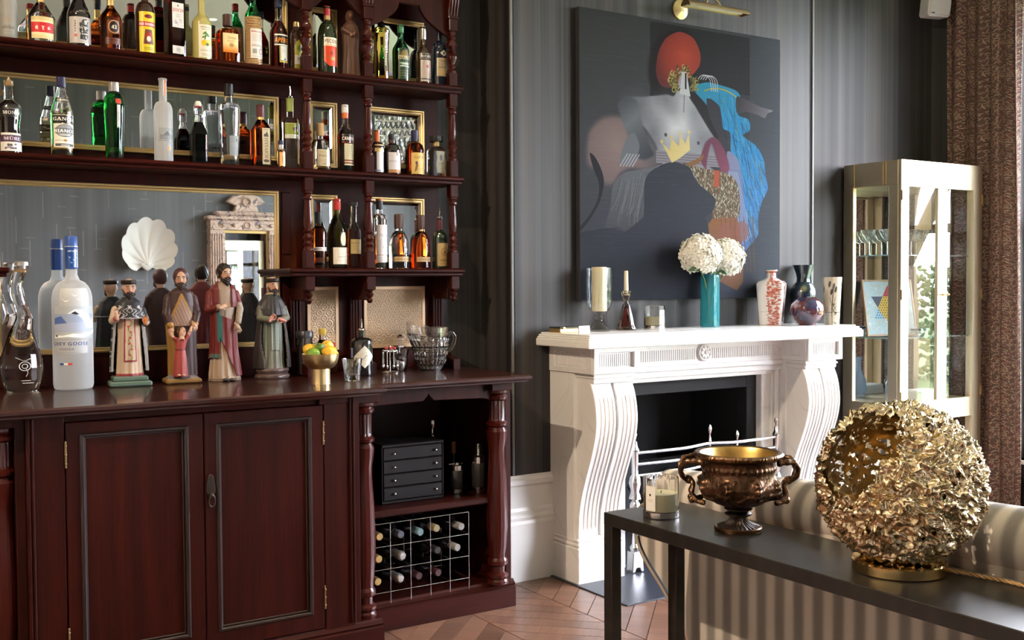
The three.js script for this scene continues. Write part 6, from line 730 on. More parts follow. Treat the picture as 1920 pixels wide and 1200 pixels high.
  const jgeo = revolve(jr, 176, { mod: (a, y, r) => (y > 0.012 && y < 0.142 && r > 0.055 ? 1 + 0.075 * Math.abs(Math.sin(a * 11) * Math.sin(y * 155)) : 1), crease: 0.6 }); { const p = jgeo.attributes.position; for (let i = 0; i < p.count; i++) { const x = p.getX(i), y = p.getY(i), s = smooth(0.1, 0.156, y) * smooth(0.02, 0.08, -x); p.setX(i, x - 0.03 * s); p.setY(i, y + 0.03 * s); } jgeo.computeVertexNormals(); }
  part(jg, 'glass', jgeo, M.crystal); part(jg, 'handle', tube([[0.074, 0.075, 0], [0.098, 0.085, 0], [0.122, 0.12, 0], [0.126, 0.152, 0], [0.11, 0.168, 0], [0.09, 0.152, 0], [0.076, 0.14, 0]], 0.0075, 12, 40), M.crystal);
}
// ---------------------------------------------------------------- fireplace
const FX = 3.765, fm = (x) => 2 * FX - x;
const fire = thing('fireplace_surround', 'white marble fireplace surround with paired fluted scroll brackets', 'fireplace');
{
  const p = (n, g, m = M.marble) => part(fire, n, g, m);
  const edge = [[0, 0], [0.0, -0.012], [0.012, -0.014], [0.02, -0.022], [0.03, -0.03], [0.034, -0.036], [0.034, -0.063], [0, -0.063]].map(([a, b]) => [a, b]);
  // mantel shelf with a moulded edge on three sides: stacked slabs follow the moulding
  const mx0 = 2.855, mx1 = 4.69, mz = -3.795, sl = []; for (const [i, y0, y1] of [[0.028, 1.16, 1.168], [0.014, 1.15, 1.16], [0.006, 1.142, 1.15], [0, 1.106, 1.142]]) sl.push(bx(mx0 + i, mx1 - i, y0, y1, BR, mz - i, 0.004, 0));
  p('mantel_shelf', sl);
  for (const s of [0, 1]) {
    const f = s ? fm : (x) => x, b = (x0, x1, ...r) => bx(Math.min(f(x0), f(x1)), Math.max(f(x0), f(x1)), ...r);
    // frieze block with a recessed reeded panel on the front and the outer side
    const cx = f(3.065); const fb = p('frieze_block', [bx(cx - 0.133, cx + 0.133, 0.985, 1.106, BR, -3.876, 0.001), at(ring(0.266, 0.121, 0.2, 0.07, 0.018, 0.003), cx, 1.0455, -3.876), ...[-1, 1].flatMap((q) => [at(rot(ring(0.33, 0.121, 0.25, 0.07, 0.008, 0.002), 0, Math.PI / 2, 0), cx + (q > 0 ? 0.131 : -0.139), 1.0455, -4.035)])]);
    part(fb, 'reeding', [...Array.from({ length: 15 }, (_, i) => rod([cx - 0.084 + i * 0.012, 1.016, -3.877], [cx - 0.084 + i * 0.012, 1.075, -3.877], 0.004, 8)), ...Array.from({ length: 18 }, (_, i) => rod([cx - (s ? -1 : 1) * 0.1335, 1.016, -4.145 + i * 0.0125], [cx - (s ? -1 : 1) * 0.1335, 1.075, -4.145 + i * 0.0125], 0.004, 8))], M.marble);
    p('pilaster', [b(2.935, 3.195, 0.19, 0.985, BR, -4.015, 0.003), b(2.95, 3.19, 0.94, 0.985, -4.02, -3.885, 0.004), b(2.944, 3.194, 0.962, 0.972, -4.02, -3.877, 0.004)]);
    p('plinth', [b(2.925, 3.2, 0, 0.17, BR, -3.972, 0.004), b(2.929, 3.196, 0.17, 0.19, BR, -3.978, 0.007), b(2.933, 3.196, 0.19, 0.212, BR, -3.986, 0.008)]);
    p('inner_jamb', [b(3.195, 3.3, 0, 0.93, BR, -4.09, 0.004), b(3.195, 3.225, 0, 0.95, BR, -4.06, 0.006), b(3.225, 3.24, 0, 0.94, BR, -4.075, 0.004)]);
    for (const x0 of [2.946, 3.074]) { // scroll bracket: S profile with four flutes
      const w = 0.116, pr = new THREE.CatmullRomCurve3([[0.942, -3.903], [0.9, -3.884], [0.846, -3.869], [0.774, -3.861], [0.71, -3.868], [0.65, -3.884], [0.58, -3.91], [0.52, -3.935], [0.42, -3.972], [0.34, -3.993], [0.27, -4.0], [0.214, -3.999]].map(([y, z]) => V(0, y, z))), NV = 60, NU = 64, P = [], U = [], I = [];
      for (let j = 0; j <= NV; j++) { const c = pr.getPointAt(j / NV), tn_ = pr.getTangentAt(j / NV), k = smooth(0.07, 0.13, j / NV) * smooth(0.98, 0.92, j / NV); for (let i = 0; i <= NU; i++) { const u = i / NU, q = (u - 0.1) / 0.8, inside = q > 0 && q < 1, ph = inside ? (q * 4) % 1 : 0, g = inside ? Math.sqrt(Math.max(0, 1 - Math.pow((ph - 0.5) / 0.42, 2))) * 0.0085 * k : 0, e = Math.min(u, 1 - u) * w, rd = e < 0.005 ? (0.005 - Math.sqrt(Math.max(0, 0.005 ** 2 - (0.005 - e) ** 2))) : 0; const x = f(x0) + (s ? -1 : 1) * u * w; P.push(x, c.y + (g + rd) * -tn_.z * 0.0, c.z - g - rd); U.push(u * w, j * 0.013); } }
      for (let j = 0; j < NV; j++) for (let i = 0; i < NU; i++) { const a = j * (NU + 1) + i; if (s) I.push(a, a + 1, a + NU + 2, a, a + NU + 2, a + NU + 1); else I.push(a, a + NU + 2, a + 1, a, a + NU + 1, a + NU + 2); }
      const g = new THREE.BufferGeometry(); g.setAttribute('position', new THREE.Float32BufferAttribute(P, 3)); g.setAttribute('uv', new THREE.Float32BufferAttribute(U, 2)); g.setIndex(I); g.computeVertexNormals();
      const out = []; for (let j = 0; j <= NV; j++) { const c = pr.getPointAt(j / NV); out.push([-c.z, c.y]); } out.push([4.02, 0.214], [4.02, 0.942]);
      const side = rot(extrude(out.map(([z, y]) => [z, y]), w - 0.001), 0, Math.PI / 2, 0); // x -> -z
      p('scroll_bracket', [g, at(side, Math.min(f(x0), f(x0 + w)) + 0.0005, 0, -0.0052)]);
    }
  }
  p('frieze', [bx(3.19, fm(3.19), 0.985, 1.106, BR, -4.04, 0.002, 0), bx(3.19, fm(3.19), 0.96, 0.99, BR, -4.03, 0.006, 0), bx(3.19, fm(3.19), 0.93, 0.965, BR, -4.05, 0.004, 0), bx(3.22, fm(3.22), 0.908, 0.94, BR, -4.075, 0.004, 0), bx(3.19, fm(3.19), 1.09, 1.106, BR, -4.025, 0.004, 0)]);
  const fl = []; for (let i = 0; i < 78; i++) { const x = 3.235 + i * 0.0138; if (Math.abs(x - FX) > 0.055) fl.push(rod([x, 1.012, -4.041], [x, 1.066, -4.041], 0.0045, 8)); } p('fluting', fl);
  p('rosette', [at(rot(cyl(0.046, 0, 0.012, 36, 0.004), Math.PI / 2, 0, 0), FX, 1.045, -4.042), at(new THREE.TorusGeometry(0.038, 0.006, 8, 36), FX, 1.045, -4.03), ...Array.from({ length: 8 }, (_, i) => { const a = i * 0.785; return at(rot(ball(0.012, 0, 0.02, 0, 1.3, 12).scale(1, 1, 0.6), 0, 0, a), FX, 1.045, -4.028); }), ball(0.009, FX, 1.045, -4.024, 1, 12)]);
}
{
  const ins = thing('firebox', 'black cast iron fire opening inside the marble surround', 'fireplace insert');
  const iron = std(lin(0.004, 0.004, 0.005), 0.85), slip = std(lin(0.004, 0.004, 0.005), 0.8);
  part(ins, 'back', bx(3.28, 4.24, 0.006, 0.93, -4.74, -4.6, 0.002), iron); part(ins, 'cheek', bx(3.281, 3.32, 0.006, 0.929, -4.6, -4.2, 0.002), iron); part(ins, 'cheek', bx(4.2, 4.239, 0.006, 0.929, -4.6, -4.2, 0.002), iron); part(ins, 'hood', bx(3.32, 4.2, 0.88, 0.929, -4.6, -4.2, 0.002), iron);
  part(ins, 'slip', [bx(3.298, 3.37, 0.006, 0.912, -4.2, -4.13, 0.002), bx(4.16, 4.232, 0.006, 0.912, -4.2, -4.13, 0.002), bx(3.37, 4.16, 0.84, 0.912, -4.2, -4.13, 0.002)], slip);
  solo('hearth_slab', 'dark polished slate hearth slab in front of the fireplace', 'hearth', bx(2.91, fm(2.91), -0.011, 0.006, -4.6, -3.6, 0.002, 0), phy(lin(0.03, 0.034, 0.046), 0.34, { specularIntensity: 0.45 }));
  const t = thing('fire_basket', 'polished steel fire basket with turned legs, bowed bars and spear finials', 'fire basket', [0, 0.006, 0]);
  const leg = (x, z) => { const l = part(t, 'leg', revolve([[0, 0.1], [0.022, 0.1], [0.026, 0.12], [0.016, 0.135], [0.014, 0.2], [0.018, 0.27], [0.026, 0.3], [0.024, 0.33], [0.014, 0.345], [0.03, 0.355], [0.026, 0.37], [0.02, 0.39], [0.03, 0.43], [0.024, 0.46], [0.016, 0.47], [0.016, 0.58], [0.022, 0.59], [0.012, 0.605], [0.009, 0.63], [0.004, 0.635], [0.006, 0.645], [0.011, 0.662], [0.006, 0.676], [0, 0.68]], 24), M.steel); part(l, 'foot', at(extrude([[-0.036, 0], [-0.018, 0], [-0.01, 0.02], [0.01, 0.02], [0.018, 0], [0.036, 0], [0.03, 0.1], [-0.03, 0.1]], 0.05, 0.004), 0, 0.001, -0.025), M.steel); l.position.set(x, 0, z); return l; };
  leg(3.285, -4.0); leg(fm(3.285), -4.0);
  const bar = (y) => tube([[3.29, y, -4.0], [3.38, y, -3.992], [3.5, y, -3.985], [3.6, y, -3.985], [3.7, y + 0.003, -4.0], [3.765, y + 0.004, -4.01], [3.83, y + 0.003, -4.0], [3.93, y, -3.985], [4.03, y, -3.985], [4.15, y, -3.992], [4.24, y, -4.0]], 0.009, 8, 50);
  for (const y of [0.465, 0.52, 0.575]) part(t, 'bar', bar(y), M.steel);
  const spear = (h) => revolve([[0, 0.2], [0.006, 0.2], [0.006, h - 0.1], [0.012, h - 0.092], [0.006, h - 0.082], [0.005, h - 0.05], [0.009, h - 0.035], [0.0115, h - 0.024], [0.005, h - 0.006], [0, h]], 16);
  for (const [x, z, h] of [[3.79, -4.02, 0.675], [4.01, -4.05, 0.625], [3.52, -4.3, 0.6]]) part(t, 'finial', at(spear(h), x, 0, z), M.steel);
  part(t, 'grate', [bx(3.3, 4.22, 0.19, 0.205, -4.4, -4.01), bx(3.3, 4.22, 0.2, 0.45, -4.42, -4.4)], iron); const coal = []; reseed(12); for (let i = 0; i < 70; i++) coal.push(at(rot(new THREE.IcosahedronGeometry(rnd(0.025, 0.045), 0), rnd(0, 3), rnd(0, 3), 0), rnd(3.36, 4.16), rnd(0.23, 0.4), rnd(-4.36, -4.07))); const cm = part(t, 'coals', coal, iron); cm.userData.kind = 'stuff';
}
// ---------------------------------------------------------------- on the mantelpiece
const MY = 1.1685;
{
  const t = thing('trinket_box', 'flat black and gold box at the left end of the mantelpiece', 'box', [2.946, MY, -4.11], 0.1); part(t, 'case', bx(-0.057, 0.057, 0, 0.02, -0.04, 0.04, 0.003), C.gold); part(t, 'lid', bx(-0.058, 0.058, 0.02, 0.027, -0.041, 0.041, 0.003), C.black); part(t, 'clasp', box(0.016, 0.012, 0.006, -0.035, 0.022, 0.042, 0.002), C.gold);
  const k = solo('place_card', 'small folded white card on the left corner of the mantelpiece', 'card', cellUV(flat(bx(-0.026, 0.026, 0, 0.038, -0.001, 0.001, 0.0003)), 'card'), labelMat, [2.913, MY, -3.9], -0.3);
  { const u = k.geometry.attributes.uv; const pz = k.geometry.attributes.position; for (let i = 0; i < u.count; i++) u.setXY(i, (pz.getX(i) + 0.026) / 0.052, pz.getY(i) / 0.038); cellUV(k.geometry, 'card'); k.rotation.x = -0.12; }
  part(k, 'back_leaf', rot(bx(-0.026, 0.026, -0.038, 0, -0.001, 0.001, 0.0003), 0.45).translate(0, 0.0375, -0.001), labelMat.clone()).material.map = null;
  const h = thing('hurricane_vase', 'footed clear glass hurricane vase holding a thick candle', 'vase', [3.142, MY, -4.09]);
  part(h, 'glass', revolve([[0, 0], [0.048, 0], [0.05, 0.004], [0.04, 0.014], [0.022, 0.034], [0.014, 0.05], [0.013, 0.056], [0.022, 0.064], [0.013, 0.072], [0.018, 0.08], [0.04, 0.095], [0.056, 0.115], [0.061, 0.14], [0.062, 0.2], [0.062, 0.298], [0.063, 0.302], [0.0595, 0.302], [0.059, 0.2], [0.058, 0.14], [0.053, 0.118], [0.036, 0.1], [0, 0.094]], 48), M.thinGlass);
  const pc = thing('pillar_candle', 'thick ivory pillar candle inside the glass hurricane vase', 'candle', [3.142, MY + 0.0945, -4.09]); part(pc, 'wax', revolve([[0, 0.002], [0.034, 0.001], [0.0365, 0.004], [0.0362, 0.14], [0.037, 0.207], [0.035, 0.212], [0.032, 0.208], [0.02, 0.2], [0, 0.198]], 36, { mod: (a, y) => 1 + (y > 0.19 ? 0.03 * Math.sin(a * 3 + 1) : 0.008 * Math.sin(a * 5 + y * 20)) }), phy(lin(0.72, 0.62, 0.42), 0.5)); part(pc, 'wick', rod([0, 0.198, 0], [0.001, 0.212, 0], 0.0012, 6), M.dark);
  const cs = thing('candlestick', 'smoky glass candlestick with a flared red tinted base', 'candlestick', [3.314, MY, -4.1]);
  part(cs, 'glass', revolve([[0, 0], [0.044, 0], [0.046, 0.006], [0.042, 0.014], [0.037, 0.03], [0.028, 0.075], [0.018, 0.118], [0.011, 0.135], [0.01, 0.142], [0.015, 0.152], [0.02, 0.17], [0.023, 0.19], [0.021, 0.192], [0.014, 0.18], [0, 0.17]], 60, { mod: (a, y) => 1 + (y < 0.13 ? 0.06 : 0.05) * Math.cos(a * 8), crease: 0.5 }), tinted(0.4, 0.3, 0.24, 0.05)); part(cs, 'red_core', revolve([[0, 0.012], [0.02, 0.014], [0.017, 0.06], [0.006, 0.11], [0, 0.115]], 24), tinted(0.6, 0.03, 0.04, 0.02));
  const tc = thing('taper_candle', 'short ivory taper candle standing in the smoky glass candlestick', 'candle', [3.314, MY + 0.171, -4.1]); part(tc, 'wax', revolve([[0, 0], [0.0105, 0], [0.0115, 0.012], [0.0095, 0.115], [0.008, 0.118], [0, 0.119]], 20), phy(lin(0.7, 0.62, 0.44), 0.5)); part(tc, 'wick', rod([0, 0.118, 0], [0, 0.126, 0], 0.001, 6), M.dark);
}
function candleJar(name, label, pos, r, h, wax, lx) {
  const t = thing(name, label, 'candle', pos); part(t, 'base', revolve([[0, 0], [r * 0.97, 0], [r + 0.0008, 0.002], [r + 0.0008, h * 0.16], [r * 0.98, h * 0.17], [0, h * 0.17]], 40), M.chrome, 'silver base'); part(t, 'glass', revolve([[r, h * 0.172], [r, h * 0.995], [r - 0.001, h], [r - 0.0025, h * 0.995], [r - 0.0025, h * 0.172], [r, h * 0.172]], 44), M.crystal);
  part(t, 'wax', revolve([[0, h * 0.175], [r - 0.0032, h * 0.175], [r - 0.0032, h * wax], [r - 0.006, h * wax - 0.001], [0, h * wax - 0.0015]], 40), phy(lin(0.55, 0.53, 0.34), 0.45)); part(t, 'wick', rod([0, h * wax - 0.002, 0], [0.001, h * wax + 0.005, 0], 0.0011, 6), M.dark); part(t, 'label', wrapLabel('jar', [[r, 0], [r, h]], h * 0.2, h * 0.82, 0.33, lx), labelMat); return t;
}
candleJar('jar_candle', 'small glass jar candle with a white label on the mantelpiece', [3.494, MY, -4.1], 0.052, 0.117, 0.52, 0.1);
{
  const t = thing('flower_vase', 'tall teal glass vase holding the white hydrangeas', 'vase', [3.875, MY, -4.11], 0.3); part(t, 'glass', revolve([[0, 0], [0.046, 0], [0.05, 0.004], [0.0505, 0.27], [0.048, 0.272], [0.047, 0.27], [0.0465, 0.012], [0, 0.012]], 64, { mod: (a) => 1 - 0.1 * Math.pow(Math.abs(Math.cos(a * 2)), 3), crease: 0.4 }), phy(lin(0.1, 0.62, 0.68), 0.04, { transmission: 0.75, thickness: 0, clearcoat: 1 }));
  const petalM = std(lin(0.9, 0.89, 0.8), 0.6), petal = new THREE.SphereGeometry(1, 7, 4).scale(0.011, 0.0022, 0.009);
  const bloom = (label, c, r, sd) => {
    const b = thing('hydrangea', label, 'flower', c, 0, 'hydrangeas in the teal vase'), L = []; reseed(sd);
    for (let i = 0; i < 230; i++) { const y = 1 - (2 * (i + 0.5)) / 230, a = i * 2.39996; if (y < -0.82) continue; const d = V(Math.cos(a) * Math.sqrt(1 - y * y), y, Math.sin(a) * Math.sqrt(1 - y * y)), R = r * rnd(0.87, 1.02), q = new THREE.Quaternion().setFromUnitVectors(V(0, 1, 0), d.clone().add(V(rnd(-0.3, 0.3), rnd(-0.3, 0.3), rnd(-0.3, 0.3))).normalize()), tw = rnd(0, 6); for (let k = 0; k < 4; k++) { const g = petal.clone(); g.rotateZ(0.25); g.translate(0.0105, 0.001, 0); g.rotateY(tw + k * 1.5708); g.applyQuaternion(q); g.translate(d.x * R, d.y * R, d.z * R); L.push(g); } }
    part(b, 'florets', L, petalM).userData.kind = 'stuff'; part(b, 'core', blobless(r * 0.8), std(lin(0.62, 0.62, 0.45), 0.8)); part(b, 'stem', tube([[0, -r * 0.75, 0], [(3.875 - c[0]) * 0.5, -r - 0.04, (-4.11 - c[2]) * 0.5], [(3.875 - c[0]) * 0.9, MY + 0.12 - c[1], -4.11 - c[2]], [(3.875 - c[0]) * 1.1, MY + 0.015 - c[1], -4.11 - c[2]]], 0.004, 8, 24), std(lin(0.08, 0.14, 0.04), 0.6));
    const lf = (x, y, z, ry) => { const s = extrude(new THREE.Shape(Array.from({ length: 20 }, (_, i) => { const q = (i / 20) * 6.283; return new THREE.Vector2(Math.cos(q) * 0.032, Math.sin(q) * 0.018 * (1 - 0.35 * Math.cos(q))); })), 0.0012); const p = s.attributes.position; for (let i = 0; i < p.count; i++) p.setZ(i, p.getZ(i) - p.getX(i) ** 2 * 9 + Math.abs(p.getY(i)) * 0.35); s.computeVertexNormals(); part(b, 'leaf', rot(s, -0.9, ry, 0).translate(x, y, z), std(lin(0.05, 0.12, 0.03), 0.5)); };
    return lf;
  };
  const blobless = (r) => new THREE.IcosahedronGeometry(r, 3);
  const l1 = bloom('left white hydrangea head in the teal vase', [3.768, MY + 0.37, -4.065], 0.104, 5); l1(-0.07, -0.075, 0.03, 2.6); l1(0.05, -0.085, 0.04, 0.6);
  const l2 = bloom('right white hydrangea head in the teal vase', [3.952, MY + 0.356, -4.08], 0.1, 6); l2(-0.06, -0.08, 0.04, 1.8);
}
{
  const blot = (base, inks, n, sd, sz) => { reseed(sd); const sp = Array.from({ length: n }, () => [rnd(), rnd(), rnd(0.3, 1), Math.floor(rnd(0, inks.length))]); return canvasTex(512, 512, (c) => { c.fillStyle = base; c.fillRect(0, 0, 512, 512); c.filter = 'blur(9px)'; for (const [x, y, s, k] of sp) { c.fillStyle = inks[k]; c.globalAlpha = 0.55 + 0.45 * s; c.beginPath(); c.ellipse(x * 512, y * 512, s * sz, s * sz * 0.6, x * 9, 0, 6.3); c.fill(); } }); };
  const sq = canvasTex(512, 512, (c) => { c.fillStyle = '#dcd8d6'; c.fillRect(0, 0, 512, 512); reseed(44); for (let f = 0; f < 4; f++) { const x0 = f * 128; c.fillStyle = '#a5452f'; c.fillRect(x0, 0, 128, 26); for (let i = 0; i < 330; i++) { const y = rnd(0, 512), w = f % 2 ? 64 + 40 * Math.sin(y * 0.02) : 40; c.globalAlpha = rnd(0.4, 0.9); c.fillStyle = ['#9d3f2c', '#b3573f', '#8a3424'][i % 3]; c.beginPath(); c.ellipse(x0 + (f % 2 ? rnd(50, 118) : rnd(18, 60)), y, rnd(3, 9), rnd(3, 12), rnd(0, 3), 0, 6.3); if (y < 120 || y > 390 || (f % 2 ? true : y % 150 < 70)) c.fill(); } c.globalAlpha = 0.5; c.fillStyle = '#5d4a48'; c.fillRect(x0 + 8, 384, 112, 3); } c.globalAlpha = 1; });
  sq.wrapS = THREE.RepeatWrapping;
  const a = thing('square_vase', 'square shouldered white porcelain vase with red brown painting', 'vase', [4.302, MY, -4.09], 0.62);
  { const P = [[0, 0], [0.057, 0], [0.059, 0.003], [0.074, 0.21], [0.074, 0.222], [0.066, 0.234], [0.04, 0.247], [0.026, 0.256], [0.025, 0.278], [0.033, 0.289], [0.033, 0.293], [0.026, 0.293], [0.02, 0.27], [0, 0.268]], g = revolve(P, 72, { n: (y) => lerp(7, 2, smooth(0.222, 0.25, y)), crease: 0.4 }), uv = g.attributes.uv, p = g.attributes.position; for (let i = 0; i < uv.count; i++) uv.setXY(i, uv.getX(i) + 0.125, p.getY(i) / 0.293); part(a, 'body', g, phy(0xffffff, 0.15, { map: sq, clearcoat: 1, clearcoatRoughness: 0.05 })); part(a, 'rim', revolve([[0.033, 0.2885], [0.0345, 0.291], [0.033, 0.2945], [0.029, 0.2945], [0.029, 0.29]], 32), phy(lin(0.75, 0.72, 0.7), 0.15, { clearcoat: 1 })); }
  const b = thing('amphora_vase', 'dark blue amphora vase with gold blotches behind the round pot', 'vase', [4.606, MY, -4.14]);
  const bm = blot('#10222f', ['#1b3a52', '#0c1a2c', '#6d6a4a', '#8a8152', '#14324c'], 120, 9, 46); bm.wrapS = THREE.RepeatWrapping; bm.repeat.set(1, 3.2);
  part(b, 'body', revolve([[0, 0], [0.036, 0], [0.042, 0.006], [0.04, 0.018], [0.05, 0.05], [0.066, 0.11], [0.071, 0.16], [0.068, 0.19], [0.055, 0.215], [0.038, 0.23], [0.036, 0.25], [0.042, 0.28], [0.056, 0.318], [0.058, 0.324], [0.054, 0.322], [0.04, 0.29], [0.03, 0.25], [0, 0.24]], 48), phy(0xffffff, 0.2, { map: bm, clearcoat: 1, clearcoatRoughness: 0.08 })); part(b, 'handle', [tube([[0.056, 0.31, 0], [0.073, 0.322, 0], [0.068, 0.3, 0], [0.058, 0.27, 0], [0.062, 0.225, 0], [0.066, 0.205, 0]], 0.006, 8, 30)], phy(lin(0.01, 0.025, 0.04), 0.2, { clearcoat: 1 }));
  const c = thing('round_pot', 'round red and blue glazed pot at the front of the mantelpiece', 'vase', [4.44, MY, -3.965]);
  const cm = blot('#561c1c', ['#641c1a', '#3a1a2a', '#7a241c', '#2c1c38', '#561a20', '#2c2c50'], 70, 17, 110); cm.wrapS = THREE.RepeatWrapping; cm.repeat.set(1, 3);
  part(c, 'body', revolve([[0, 0], [0.044, 0], [0.046, 0.008], [0.05, 0.012], [0.072, 0.03], [0.088, 0.058], [0.0915, 0.08], [0.086, 0.108], [0.068, 0.134], [0.05, 0.145], [0.046, 0.149], [0.042, 0.148], [0.04, 0.14], [0, 0.13]], 56), phy(0xffffff, 0.16, { map: cm, clearcoat: 1, clearcoatRoughness: 0.06 }));
  const d = thing('beaker_vase', 'tapered cream beaker vase with a black drawing of trees', 'vase', [4.585, MY, -3.92]);
  const dm = canvasTex(512, 512, (c) => { c.fillStyle = '#c5bda6'; c.fillRect(0, 0, 512, 512); reseed(31); c.strokeStyle = c.fillStyle = '#1f1b18'; for (let q = 0; q < 4; q++) { const x = q * 128 + 60; c.lineWidth = 7; c.beginPath(); c.moveTo(x, 512); c.lineTo(x - 6, 300); c.lineTo(x + 10, 90); c.stroke(); c.lineWidth = 3; for (let i = 0; i < 9; i++) { c.beginPath(); c.moveTo(x + rnd(-4, 4), rnd(240, 330)); c.lineTo(x + rnd(-44, 44), rnd(190, 360)); c.stroke(); } for (const [dx, y] of [[-26, 70], [10, 90], [30, 120], [-8, 140]]) { c.beginPath(); c.ellipse(x + dx, y, 11, 30, 0.2, 0, 6.3); c.globalAlpha = 0.75; c.fill(); c.globalAlpha = 1; } for (let i = 0; i < 16; i++) { c.globalAlpha = 0.6; c.beginPath(); c.ellipse(q * 128 + rnd(0, 128), rnd(290, 500), rnd(4, 16), rnd(2, 7), 0, 0, 6.3); c.fill(); c.globalAlpha = 1; } c.fillRect(q * 128, 330, 128, 4); } }); dm.wrapS = THREE.RepeatWrapping; dm.repeat.set(1, 3.4);
  part(d, 'body', revolve([[0, 0], [0.036, 0], [0.038, 0.003], [0.051, 0.25], [0.0515, 0.255], [0.048, 0.255], [0.034, 0.012], [0, 0.01]], 40, { mod: (a) => 1 - 0.02 * Math.abs(Math.sin(a * 4)) }), phy(0xffffff, 0.25, { map: dm, clearcoat: 0.8 }));
}
// ---------------------------------------------------------------- painting over the mantelpiece (flat print on a canvas)
const SHAPES = {
  darkpanel: '322,10 830,12 831,237 627,296 322,282',
  sunshadow: '314,195 325,126 366,63 425,27 505,23 545,62 566,120 545,182 465,260 373,274 325,243',
  sun: '350,192 361,122 399,63 465,32 534,47 569,99 564,150 504,206 425,243 373,238',
  guitar: '30,514 40,439 88,388 160,369 234,386 309,443 373,494 365,534 309,556 233,551 184,572 147,614 106,614 82,568 39,555',
  darktail: '44,510 68,523 96,567 106,614 86,682 39,749 -13,798 -13,783 39,731 77,673 84,615 58,560',
  torso: '197,303 297,288 399,271 443,267 478,169 518,275 585,329 649,406 668,476 627,520 491,527 386,529 347,456 296,401 221,358',
  arm: '172,324 214,292 259,307 284,383 322,468 339,496 296,518 246,505 221,445 189,380',
  hand: '209,450 246,424 271,471 246,531 196,543 179,525',
  drape: '147,622 196,572 283,554 360,538 518,511 347,550 309,586 296,713 208,778 171,765 110,776 135,699',
  cloth: '360,538 545,504 669,558 627,601 518,566 386,572',
  blackarm: '499,237 545,242 613,287 668,353 711,416 677,439 627,397 545,303',
  wing: '531,234 594,208 654,208 753,223 782,252 767,315 825,331 831,372 796,396 869,433 908,483 920,546 932,598 899,653 879,717 879,780 832,827 797,845 783,761 754,658 733,555 728,452 725,390 682,373 641,325 585,279',
  wingdark: '605,267 668,292 688,372 725,463 688,455 654,395 613,327',
  sleeve: '761,247 825,258 884,274 958,285 931,298 913,318 869,307 810,301 762,309',
  skirt2: '711,463 768,491 791,573 811,698 826,802 797,855 768,761 745,637 716,556',
  maroon: '572,502 594,440 632,413 668,425 705,474 722,531 683,547 655,498 627,438 605,500 599,537',
  seed: '480,519 572,533 669,542 733,555 768,595 779,678 762,716 641,723 632,693 644,645 572,604 534,555',
  redbar: '641,539 669,538 666,603 638,601',
  basket: '588,715 613,745 632,724 762,716 780,782 797,855 797,970 763,1002 627,949 605,806',
  crown: '378,450 417,477 425,431 462,459 467,415 494,447 512,405 518,469 464,504 427,522',
  silh: '-13,813 62,781 146,772 203,786 291,729 293,616 316,566 386,529 451,519 518,537 550,588 644,645 632,699 594,721 613,765 616,1031 -14,1023',
};
